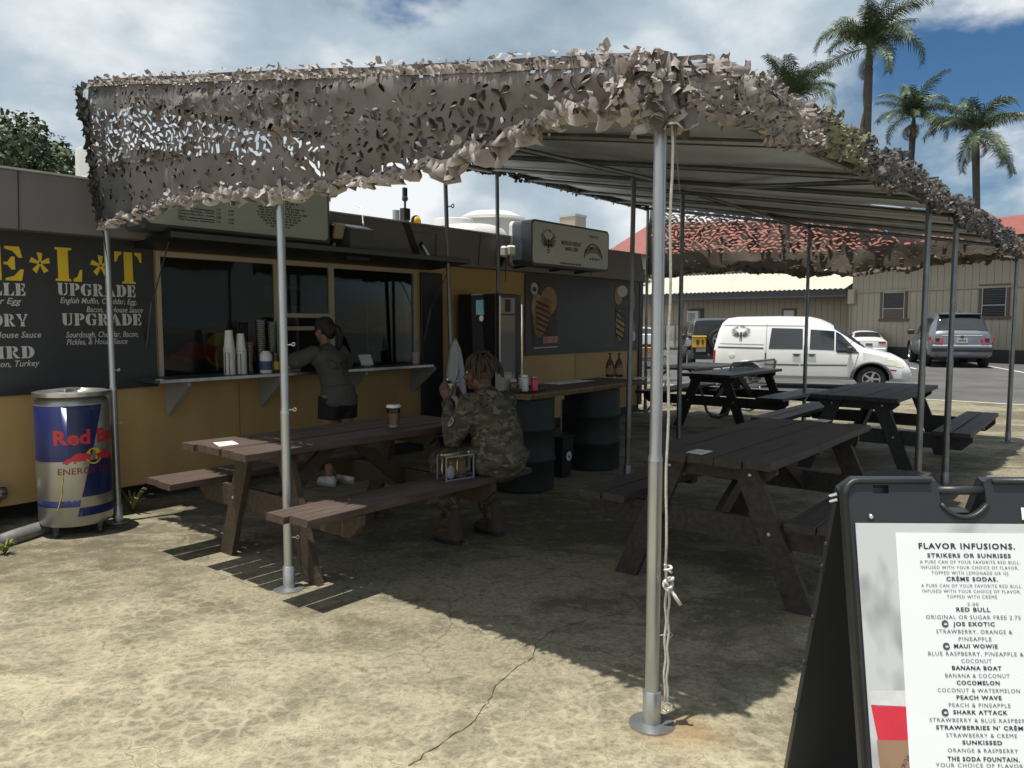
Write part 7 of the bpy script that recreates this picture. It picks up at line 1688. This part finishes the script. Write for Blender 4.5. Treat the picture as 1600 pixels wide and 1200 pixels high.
for i in range(n+1):
    x = -6.5+(LWg+6.5)*i/n; w = .03*math.sin(i*math.pi/2)
    m.v += [Vector((x, -ee, zr0+w)), Vector((x, yb_, zr1+w)), Vector((x, yb_, zr1+w-.02)), Vector((x, -ee, zr0+w-.02))]
for i in range(n):
    for a in range(4): c = (a+1) % 4; m.f.append((i*4+a, i*4+4+a, i*4+4+c, i*4+c)); m.mi.append(0)
m.build('roof', 'metal_roof', wg)
m = MB(); bx(m, -6.4, LWg, -ee+.05, -ee+.11, zr0-.42, zr0-.05); m.build('fascia', 'dark_beam', wg)
m = MB(); bx(m, -6.4, LWg, -ee+.115, .0, zr0-.30, zr0-.26); m.build('soffit', 'dark_beam', wg)
x0, z1 = wz(1078, 486); x1, z0 = wz(1095, 503); m = MB(); bx(m, x0, x1, -.35, .0, z0, z1, bev=.02); ac = m.build('air_conditioner', 'ac_white', wg); m = MB(); [bx(m, x0+.08, x1-.2, -.362, -.352, z0+.08+k*.07, z0+.11+k*.07) for k in range(int((z1-z0-.16)/.07))]; tag(m.build('grille', 'base_dark', ac), kind='stuff')
m = MB(); bx(m, x1+.02, x1+.2, -.06, -.002, z0-.05, z1+.1); bx(m, x0-.1, x1+.2, -.06, -.002, z1+.02, z1+.14); m.build('frame', 'brown_trim', ac)
x0, z1 = wz(1222, 482); x1, z0 = wz(1244, 500); m = MB(); bx(m, x0, x1, -.04, .0, z0, z1); w = m.build('window', 'brown_trim', wg); m = MB(); bx(m, x0+.12, x1-.12, -.05, -.042, z0+.1, z1-.12); m.build('pane', 'plate_pale', w)
for (px0, px1, py0, mt, lab) in ((1037, 1048, 510, 'box_tan', 'tan locker door standing against the wing wall behind the metal table'), (1049, 1063, 509, 'door_pale', 'pale locker door standing against the wing wall left of the dark off-road car'), (1064, 1074, 509, 'box_tan', 'second tan locker beside the pale one by the off-road car')):
    x0, z1 = wz(px0, py0); x1, _ = wz(px1, py0); p = wL+dW*((x0+x1)/2)-nW*.4; o = thing('locker', lab, 'locker', p, math.atan2(dW.y, dW.x)); w_ = (x1-x0)/2-.02; m = MB(); bx(m, -w_, w_, -.25, .25, .1, z1); m.build('case', mt, o); m = MB(); bx(m, -w_+.05, w_-.05, -.27, -.252, .2, z1-.08); m.build('door', mt, o); m = MB(); bx(m, -w_, w_, -.26, .25, 0, .098); m.build('plinth', 'base_dark', o)
# dark roofed shed row and pale gables beyond the wing
shY = 62; a_ = D(985, 445, shY); c_ = D(1340, 424, shY-6); dS = (c_-a_); dS.z = 0; LS = dS.length; dS.normalize()
o = thing('dark_roofed_shed', 'long shed with dark roof edge seen over the pale metal roof', 'shed', (a_.x, a_.y, RZ), math.atan2(dS.y, dS.x)); hz_ = a_.z-RZ
m = MB(); bx(m, -8, LS+4, 0, 8, 0, hz_-.6); m.build('wall', 'brown_trim', o); m = MB(); bx(m, -8.4, LS+4.4, -.6, 8.4, hz_-.25, hz_); m.build('roof', 'dark_beam', o); m = MB(); bx(m, -8.4, LS+4.4, -.66, -.602, hz_+.0, hz_+.12); m.build('gutter', 'ac_white', o); m = MB(); bx(m, -8, LS+4, -.3, -.1, hz_-.62, hz_-.28); m.build('beam', 'dark_beam', o)
for k, px in enumerate((1092, 1140, 1181)):
    p = D(px, 420, 68); o = thing('gabled_hut', ('pale gabled hut left of its two neighbours', 'pale gabled hut in the middle of the row', 'pale gabled hut at the right of the row')[k]+' under the far net', 'hut', (p.x, p.y, RZ), R(-4), 'pale gabled huts beyond the shed'); h_ = p.z-RZ; w_ = 2.4
    m = MB(); m.add([Vector((x, y, z)) for y in (0, 5) for (x, z) in ((-w_, 0), (w_, 0), (w_, h_-.6), (0, h_+.75), (-w_, h_-.6))], [(0, 1, 2, 3, 4), (9, 8, 7, 6, 5), (0, 5, 6, 1), (1, 6, 7, 2), (4, 9, 5, 0)]); m.build('wall', 'gable_pale', o)
    m = MB()
    for s in (-1, 1): m.add([Vector((s*(w_+.3), -.3, h_-.75)), Vector((0, -.3, h_+.85)), Vector((0, 5.3, h_+.85)), Vector((s*(w_+.3), 5.3, h_-.75))], [(0, 1, 2, 3)]); m.add([Vector((s*(w_+.3), -.3, h_-.87)), Vector((0, -.3, h_+.73)), Vector((0, 5.3, h_+.73)), Vector((s*(w_+.3), 5.3, h_-.87))], [(3, 2, 1, 0)])
    m.build('roof', 'brown_trim', o)
# big red roofed hall
rY = 88; L0, R0 = D(940, 398, rY), D(1440, 398, rY-6); dR_ = (R0-L0); dR_.z = 0; LR = dR_.length; dR_.normalize(); ez = L0.z-RZ; rz_ = D(1150, 338, rY).z-RZ
o = thing('red_roofed_hall', 'large hall with red hipped roof rising behind the far net', 'building', (L0.x, L0.y, RZ), math.atan2(dR_.y, dR_.x))
m = MB(); bx(m, 1, LR-1, 1, 13, 0, ez); m.build('wall', 'gable_pale', o); m = MB(); m.add([Vector(p) for p in ((0, 0, ez), (LR, 0, ez), (LR-5, 7, rz_), (5.5, 7, rz_), (0, 14, ez), (LR, 14, ez))], [(0, 1, 2, 3), (1, 5, 2), (5, 4, 3, 2), (4, 0, 3), (0, 4, 5, 1)]); m.build('roof', 'red_roof', o)
p = D(1513, 311, 70); o = thing('red_gable_tower', 'small red gable peeking above the farther canopy net', 'building', (p.x, p.y, RZ), R(-25)); h_ = p.z-RZ
m = MB(); bx(m, -2.2, 2.2, 0, 4.4, 0, h_-1.9); m.build('wall', 'gable_pale', o); m = MB(); m.add([Vector(q) for q in ((-2.6, -.4, h_-2.1), (2.6, -.4, h_-2.1), (2.6, 4.8, h_-2.1), (-2.6, 4.8, h_-2.1), (0, .6, h_), (0, 3.8, h_))], [(0, 1, 4), (1, 2, 5, 4), (2, 3, 5), (3, 0, 4, 5)]); m.build('roof', 'red_roof', o)
# orange cart / far car left of the pole
p = D(1003, 556, 46); o = thing('parked_car', 'distant white car glimpsed between the trailer and the near pole', 'car', (p.x, p.y, RZ), R(80)); c_ = Car([(0, .4, .6, .8, .85, .78, .95, .7, 0), (.5, .3, .6, .88, .9, .85, 1.35, .6, .03), (2.4, .3, .6, .9, .92, .86, 1.4, .6, .03), (3.2, .3, .6, .88, .9, .84, 1.0, .65, .02), (4.2, .35, .55, .78, .75, .7, .8, .55, .01)]); c_.body(.2).build('body', 'car_white', o, smooth=True, auto=40); c_.toppanel(.08, .45, 6.2, 9, .01, 4).build('rear_window', 'car_glass', o)
for x in (.8, 3.3):
    for y in (-.78, .78): wheel(o, x, y, .32, .2)
p = D(1004, 566, 34); o = thing('timber_stack', 'low stack of orange timber beyond the trailer corner', 'timber', (p.x, p.y, RZ), .2); mat('orange_wood', (.42, .22, .09), .8)
for k in range(5): m = MB(); bx(m, -1.1, .6, -.5, .5, .04+.11*k, .04+.11*k+.1); m.build('board', 'orange_wood', o)
# ================================================================== palms and trees
mat('palm_trunk', (.085, .08, .075), .85, col2=(.06, .055, .05), scale=3, stretch=(1, 1, 3)); mat('palm_shaft', (.055, .075, .03), .6); mat('palm_leaf', (.040, .075, .028), .5, col2=(.065, .10, .04), scale=2); mat('palm_old', (.16, .12, .06), .8); mat('leaf_green', (.045, .085, .028), .6, col2=(.085, .125, .045), scale=.9); mat('leaf_dark', (.040, .068, .030), .6, col2=(.075, .11, .050), scale=.8); mat('bark', (.11, .09, .07), .9)
def frond_mesh(L, droop, seed, n=34):
    r_ = random.Random(seed); m = MB(); pts = []; a = R(58)
    p = Vector((0, 0, 0)); 
    for i in range(13): pts.append(p.copy()); a -= droop*(.05+.17*i/12); p = p+Vector((math.cos(a), 0, math.sin(a)))*L/12
    m.tube(pts, [.035*(1-.85*i/12) for i in range(13)], 5)
    for i in range(n):
        f = .12+.88*i/(n-1); q = f*12; k = min(int(q), 11); c = pts[k].lerp(pts[k+1], q-k); d = (pts[k+1]-pts[k]).normalized(); up_ = Vector((-d.z, 0, d.x))
        ll = L*.27*math.sin(min(1, .25+f*.9)*math.pi*.82+.2)**.7
        for s in (-1, 1):
            for pl in (0, 1):
                e = r_.uniform(-.15, .15); v = (Vector((0, s, 0))*(.85)+d*(.45+.5*f)+up_*((.35 if pl else -.25)+e)).normalized(); w = d*.035*L/3
                l2 = ll*r_.uniform(.8, 1.1); mid = c+v*l2*.5; tip = c+v*l2*.95+Vector((0, 0, -.32*l2-.12*l2*f))
                b_ = len(m.v); m.v += [c-w*.6, c+w*.6, mid+w*.7, mid-w*.7, tip]; m.f += [(b_, b_+1, b_+2, b_+3), (b_+3, b_+2, b_+4)]; m.mi += [0, 0]
    return m.mesh('frond', 'palm_leaf', False)
FR = [frond_mesh(3.6, d, s) for s, d in enumerate((.55, .8, 1.0, 1.25, 1.5, .7))]; FRO = [frond_mesh(3.0, 1.9, 20), frond_mesh(2.6, 2.1, 21)]
for q in FRO: q.materials.clear(); q.materials.append(MATS['palm_old'])
def palm(label, px, py, Y, seed, sc=1.0, lean=(0, 0), nf=17, old=2, elev=None, shaft=1.2):
    c = D(px, py, Y); r_ = random.Random(seed); gz = RZ; o = thing('palm_tree', label, 'palm tree', (c.x+lean[0], c.y, gz), 0, 'royal palms beyond the buildings'); H = c.z-gz
    def ctr(z): f = z/H; return Vector((-lean[0]*f+.15*math.sin(f*2.2+seed), 0, z))
    Hs = H-shaft*sc; m = MB(); m.tube([ctr(Hs*i/10) for i in range(11)], [.26*sc*(1.15-.35*i/10+.1*math.sin(i*.7)) for i in range(11)], 10); m.build('trunk', 'palm_trunk', o, smooth=True)
    m = MB(); m.tube([ctr(Hs), ctr(Hs+.3*sc), ctr(H-.4*sc), ctr(H)], [.19*sc, .22*sc, .15*sc, .09*sc], 10); m.build('crown_shaft', 'palm_shaft', o, smooth=True)
    top = ctr(H-.05)
    for k in range(nf):
        f = link('frond', FR[r_.randrange(len(FR))], o, top+Vector((0, 0, -.12*sc*r_.random()))); el = (r_.uniform(-1.35, .7) if k > 3 else r_.uniform(.6, 1.0)); s_ = sc*r_.uniform(.85, 1.08)
        f.rotation_euler = (r_.uniform(-.3, .3), -el*.75+.25, 2*math.pi*(k*.618)+r_.uniform(-.2, .2)); f.scale = (s_, s_, s_)
    for k in range(old):
        f = link('dead_frond', FRO[k % 2], o, top+Vector((0, 0, -.5*sc))); f.rotation_euler = (0, 1.2, r_.uniform(0, 6.28)); f.scale = (sc*.6, sc*.6, sc*.6)
    m = MB(); m.tube([top, top+Vector((0, 0, 1.5*sc)), top+Vector((.05, 0, 2.5*sc))], [.04*sc, .025*sc, .006], 5); m.build('spear_leaf', 'palm_leaf', o)
    return o
p1_ = palm('tallest palm with a hanging dead frond rising above the canopy eave', 1362, 72, 44, 3, 1.0, (.25, 0), 19, 1)
m = MB(); c = D(1351, 120, 44)-p1_.location; m.tube([c, c+Vector((-.02, 0, -1.0)), c+Vector((.06, 0, -1.8)), c+Vector((-.06, 0, -2.6)), c+Vector((-.12, 0, -3.3))], [.03, .06, .05, .09, .03], 6); m.build('hanging_spathe', 'palm_old', p1_)
palm('palm with a few brown dead fronds, middle of the three to the right', 1425, 182, 50, 5, .86, (-.1, 0), 17, 4)
palm('rightmost palm with its crown at the picture edge', 1527, 204, 46, 8, .95, (.5, 0), 19, 1)
palm('palm whose crown just shows over the net, left of the tallest', 1236, 156, 56, 11, 1.12, (0, 0), 15, 0)
def leafy_tree(label, p, H, rad, seed, mt, n=2600, lobes=14, leaf=.22, trunk=.18):
    r_ = random.Random(seed); o = thing('broadleaf_tree', label, 'tree', p, 0, None); m = MB()
    m.tube([(0, 0, 0), (.1, 0, H*.3), (-.05, .1, H*.55)], [trunk, trunk*.8, trunk*.5], 8); cs = []
    for k in range(lobes):
        a = r_.uniform(0, 6.28); e = r_.uniform(-.5, 1); rr = rad*math.sqrt(r_.uniform(.1, 1)); c = Vector((rr*math.cos(a), rr*math.sin(a)*.8, H*.68+e*H*.27*(1-.5*rr/rad))); cs.append((c, rad*r_.uniform(.28, .46)))
        m.tube([(-.05, .1, H*.5), c*.5+Vector((0, 0, H*.3)), c], [trunk*.45, trunk*.25, .02], 5)
    m.build('trunk', 'bark', o, smooth=True); f = MB()
    for k in range(n):
        c, s = cs[r_.randrange(lobes)]; d = Vector((r_.gauss(0, 1), r_.gauss(0, 1), r_.gauss(0, .8))).normalized(); p_ = c+d*s*r_.uniform(.55, 1.08); x = Vector((r_.gauss(0, 1), r_.gauss(0, 1), r_.gauss(0, .5))).normalized(); y = x.cross(d+Vector((r_.gauss(0, .5), 0, .5))).normalized(); l = leaf*r_.uniform(.6, 1.3)
        b_ = len(f.v); f.v += [p_-x*l*.5, p_+y*l*.3, p_+x*l*.5, p_-y*l*.3+Vector((0, 0, -.06))]; f.f.append((b_, b_+1, b_+2, b_+3)); f.mi.append(0)
    tag(f.build('crown', mt, o), kind='stuff'); return o
for (px, py, Y, rad, sd, mt, lab, n) in ((-8, 172, 24, 1.9, 1, 'leaf_dark', 'tallest dark broadleaf tree at the left picture edge behind the trailer', 3600), (38, 232, 26, 2.0, 2, 'leaf_green', 'lower bushy green tree behind the trailer roof next to the tallest', 3000), (70, 222, 29, 1.7, 3, 'leaf_dark', 'small pointed tree behind the bushy one over the trailer roof', 2400), (108, 244, 27, 1.6, 4, 'leaf_green', 'green tree behind the round white roof fan', 2400), (800, 352, 34, .9, 6, 'leaf_green', 'small green treetop behind the rounded light box', 900), (1004, 402, 52, 1.0, 7, 'leaf_green', 'green bush below the red roof beyond the trailer corner', 900)):
    p = D(px, py-8, Y); H = (p.z-RZ)*1.07; leafy_tree(lab, (p.x, p.y, RZ), H, rad, sd, mt, n)
# ================================================================== folding sandwich sign in the foreground
mat('sign_black', (.022, .026, .031), .42, bump=.06, bscale=220); mat('sign_paper', (.82, .84, .87), .5, col2=(.74, .76, .79), scale=1.3); mat('poster_grey', (.52, .535, .55), .55, col2=(.17, .18, .20), scale=7, detail=2.5, stretch=(1, 1, .6), lo=.50, hi=.68); mat('ink', (.018, .020, .05), .6); mat('ink_soft', (.06, .065, .10), .6); mat('drink_red', (.62, .03, .05), .45, col2=(.52, .02, .05), scale=5); mat('cup_rim', (.55, .55, .56), .4, col2=(.66, .66, .66), scale=30); mat('kraft', (.26, .155, .10), .8, col2=(.30, .19, .125), scale=6)
AY, AZ_ = 1.90, 1.10                                        # ridge
A0 = D(1315, 747, AY); yaw = R(-1.5)
sg_ = thing('sandwich_sign', 'black folding sandwich sign with a drinks menu in the right foreground', 'sign', (A0.x, A0.y, 0), yaw)
Wd = .626; zt_r = A0.z; foot = .30; th = math.atan2(foot, zt_r)
# front leaf: local x across, s down the leaf, depth along its normal
fx = Vector((1, 0, 0)); fd = Vector((0, -math.sin(th), -math.cos(th))); fnrm = Vector((0, -math.cos(th), math.sin(th)))
def F(x, s, d=0.0): return Vector((0, 0, zt_r))+fx*x+fd*s+fnrm*d
def FP(px, py):                                            # a point of the photograph on the front leaf
    r = ray(px, py); Mi = rz(-yaw).to_3x3(); o = Mi @ (Vector((0, 0, CAM_H))-Vector((A0.x, A0.y, 0))); r = Mi @ r; n = fnrm; t = (F(0, 0)-o).dot(n)/r.dot(n); p = o+r*t-F(0, 0); return p.x, p.dot(fd)
LL_ = zt_r/math.cos(th)
n0 = FP(1466, 762)[0]; n1 = FP(1538, 762)[0]; ns_ = FP(1500, 806)[1]
out = [(x, s) for x, s in arc(.035, .035, .035, .035, 180, 270, 6)]+[(n0-.015, 0), (n0, .012)]+[(n0+.002+(n1-n0)*k/12, .03+(ns_-.03)*math.sin(math.pi*(.08+.84*k/12))**.55) for k in range(13)]+[(n1, .012), (n1+.015, 0)]+arc(Wd-.035, .035, .035, .035, 270, 360, 6)+[(Wd, LL_), (Wd-.05, LL_), (Wd-.06, LL_-.05), (.06, LL_-.05), (.05, LL_), (0, LL_)]
h0 = FP(1364, 758); h1 = FP(1389, 771); slot = [(h0[0], h0[1]), (h1[0], h0[1]), (h1[0], h1[1]), (h0[0], h1[1])]
m = MB(); m.plate(out, .024, holes=[slot], fn=lambda x, s, d: F(x, s, d)); m.build('front_leaf', 'sign_black', sg_)
m = MB(); m.plate([(p[0]-.006 if p[0] < h0[0]+.001 else p[0]+.006, p[1]) for p in slot], .004, fn=lambda x, s, d: F(x, s, d-.018)); m.build('slot_back', 'sign_black', sg_)
m = MB()                                                    # raised rim round the leaf
rim = [(.006, LL_-.01), (.006, .04)]+arc(.04, .04, .034, .034, 180, 270, 5)+[(n0-.02, .006)]
m.tube([F(x, s, .002) for x, s in rim], .008, 6); rim2 = [(n1+.02, .006)]+arc(Wd-.04, .04, .034, .034, 270, 360, 5)+[(Wd-.006, LL_-.01)]; m.tube([F(x, s, .002) for x, s in rim2], .008, 6); m.build('rim', 'sign_black', sg_, smooth=True)
bs = FP(1500, 766)[1]; m = MB(); m.tube([F(n0-.012, bs, -.012), F(n1+.012, bs, -.012)], .011, 12); m.build('carry_bar', 'sign_black', sg_, smooth=True)
m = MB(); k0 = 9; m.tube([F(n0+.003+(n1-n0)*k/12, .034+(ns_-.03)*math.sin(math.pi*(.08+.84*k/12))**.55, .0) for k in range(13)], .006, 6); m.build('handle_lip', 'sign_black', sg_, smooth=True)
# rear leaf
bd = Vector((0, math.sin(th*1.25), -math.cos(th*1.25))); bn = Vector((0, math.cos(th*1.25), math.sin(th*1.25)))
def Bk(x, s, d=0.0): return Vector((0, .028, zt_r))+fx*x+bd*s+bn*d
LB_ = zt_r/math.cos(th*1.25)
m = MB(); m.plate([(.0, .03), (.03, .0), (n0, 0), (n0+.01, ns_), (n1-.01, ns_), (n1, 0), (Wd-.03, 0), (Wd, .03), (Wd, LB_), (Wd-.05, LB_), (Wd-.06, LB_-.05), (.06, LB_-.05), (.05, LB_), (0, LB_)], .024, fn=lambda x, s, d: Bk(x, s, d)); m.build('rear_leaf', 'sign_black', sg_)
m = MB()
for s in (.20, .27, .44, .60, .78): m.lathe([(.007, 0), (.007, .004), (.003, .006)], Bk(-.001, s, -.012), 8, axis=Matrix.Rotation(R(-90), 3, 'Y'))
tag(m.build('rivets', 'trim_dark' if 'trim_dark' in MATS else 'black_paint', sg_), kind='stuff')
for z in (.038, .052): m = MB(); m.tube([F(-.006, z, -.02), F(-.02, z+.004, -.03), F(-.006, z+.008, -.04)], .004, 6); m.build('hinge_clip', 'chrome', sg_)
m = MB(); c = FP(1360, 807); m.ball(F(c[0], c[1], .003), (.007, .007, .007), 10, 8); m.build('stud', 'chrome', sg_, smooth=True)
# posters
q0 = FP(1335, 817); q1 = FP(1360, 1200); px1 = Wd-.02
m = MB(); m.plate([(q0[0], q0[1]), (px1, q0[1]), (px1, LL_-.1), (q0[0]-.004, LL_-.1)], .002, fn=lambda x, s, d: F(x, s, .006+d)); m.build('poster', 'poster_grey', sg_)
w0 = FP(1397, 832); w1 = FP(1418, 1200); m = MB(); m.plate([(w0[0], w0[1]), (px1-.015, w0[1]), (px1-.015, LL_-.12), (w1[0]-.006, LL_-.12)], .0008, fn=lambda x, s, d: F(x, s, .0075+d)); paper_ = m.build('menu_paper', 'sign_paper', sg_)
def stext(s, xc, yb, w, cap, mt, bold=0.0, space=1.0):
    a = FP(xc-w/2, yb); c = FP(xc+w/2, yb); tp = FP(xc, yb-cap); bt = FP(xc, yb); hh = bt[1]-tp[1]
    t = fit_text(s, c[0]-a[0], hh, bold=bold, space=space); mx_, my_ = (a[0]+c[0])/2, (a[1]+c[1])/2
    t.v = [F(mx_+p.x, my_-p.y, .0085) for p in t.v]; t.build('lettering', mt, sg_)
for (s, xc, yb, w, cap, bold) in (
    ('FLAVOR INFUSIONS.', 1508, 857.5, 150, 9, 1), ('STRIKERS OR SUNRISES', 1511.5, 871, 130, 6.5, 1), ('A PURE CAN OF YOUR FAVORITE RED BULL,', 1513, 880.5, 156, 5.2, 0), ('INFUSED WITH YOUR CHOICE OF FLAVOR,', 1512.5, 889, 152, 5.2, 0), ('TOPPED WITH LEMONADE OR OJ.', 1513.5, 897.5, 121, 5.2, 0),
    ('CR\u00c8ME SODAS.', 1516, 907.5, 80, 6.5, 1), ('A PURE CAN OF YOUR FAVORITE RED BULL,', 1515.5, 917.5, 157, 5.2, 0), ('INFUSED WITH YOUR CHOICE OF FLAVOR,', 1515.5, 926, 153, 5.2, 0), ('TOPPED WITH CR\u00c8ME', 1516, 934.5, 78, 5.2, 0), ('5.00', 1517.5, 946, 17, 5.2, 0),
    ('RED BULL', 1518, 955, 53, 6.5, 1), ('ORIGINAL OR SUGAR FREE 2.75', 1518, 967, 147, 6.6, 0), ('JOE EXOTIC', 1519, 977.5, 65, 6.5, 1), ('STRAWBERRY, ORANGE &', 1519.5, 989.5, 118, 6.6, 0), ('PINEAPPLE', 1521, 1001, 51, 6.6, 0),
    ('MAUI WOWIE', 1522, 1012, 68, 6.5, 1), ('BLUE RASPBERRY, PINEAPPLE &', 1522, 1024, 148, 6.6, 0), ('COCONUT', 1523, 1035, 47, 6.6, 0), ('BANANA BOAT', 1523.5, 1046, 77, 6.5, 1), ('BANANA & COCONUT', 1524.5, 1058, 100, 6.6, 0), ('COCOMELON', 1525.5, 1069, 67, 6.5, 1), ('COCONUT & WATERMELON', 1526.5, 1081, 128, 6.6, 0),
    ('PEACH WAVE', 1527, 1092, 70, 6.5, 1), ('PEACH & PINEAPPLE', 1528, 1104, 96, 6.6, 0), ('SHARK ATTACK', 1529, 1115, 84.5, 6.5, 1), ('STRAWBERRY & BLUE RASPBERRY', 1531, 1127.5, 162, 6.6, 0), ('STRAWBERRIES N\u2019 CR\u00c8ME', 1531, 1139, 142, 6.5, 1), ('STRAWBERRY & CR\u00c8ME', 1531, 1151, 110, 6.6, 0), ('SUNKISSED', 1532, 1162, 62, 6.5, 1), ('ORANGE & RASPBERRY', 1533, 1174.5, 109, 6.6, 0), ('THE SODA FOUNTAIN.', 1534, 1188, 112, 7, 1), ('YOUR CHOICE OF FLAVOR IN', 1535, 1198, 150, 6.8, 0)):
    stext(s, xc, yb, w, cap, 'ink' if bold else 'ink_soft', .028 if bold else -.002, 1.18)
for (x, y) in ((1474, 974), (1476, 1009), (1474, 1112)):     # little round badges beside three of the names
    c = FP(x, y); r_ = .0085; m = MB(); m.plate(arc(0, 0, r_, r_, 20, 320, 14), 0, holes=[arc(.001, 0, r_*.55, r_*.4, 0, 360, 8)[:-1]], fn=lambda a, b_, d: F(c[0]+a, c[1]+b_, .0085)); m.build('round_mark', 'ink_soft', sg_)
# the printed cup at the lower left of the poster
c0 = FP(1355, 1082); c1 = FP(1416, 1078); l0 = FP(1359, 1100); l1 = FP(1416, 1103); d0_ = FP(1370, 1155); d1_ = FP(1419, 1156); e0 = FP(1372, 1200)
m = MB(); m.plate([c0, (c0[0]+.012, c0[1]-.006), c1, l1, l0], 0, fn=lambda x, s, d: F(x, s, .0068)); m.build('printed_cup_rim', 'cup_rim', sg_)
m = MB(); m.plate([l0, (l0[0]+.015, l0[1]+.003), l1, d1_, d0_], 0, fn=lambda x, s, d: F(x, s, .0069)); m.build('printed_drink', 'drink_red', sg_)
m = MB(); m.plate([(d0_[0]-.003, d0_[1]), d1_, (d1_[0]+.004, LL_-.15), (d0_[0]+.012, LL_-.15)], 0, fn=lambda x, s, d: F(x, s, .0070)); m.build('printed_sleeve', 'kraft', sg_)
cc_ = FP(1425, 1195); t = arc_text('DRIVE THRU', .032, 175, 60, .010, lambda x, y, z: F(cc_[0]+.012+x, cc_[1]+.012-y, .0073)); t.build('lettering', 'ink_soft', sg_)
m = MB(); a = FP(1594, 793); m.plate([(a[0], a[1]), (a[0]+.05, a[1]), (a[0]+.05, a[1]+.03), (a[0], a[1]+.03)], .001, fn=lambda x, s, d: F(x, s, .003+d)); m.build('sticker', 'paper', sg_)
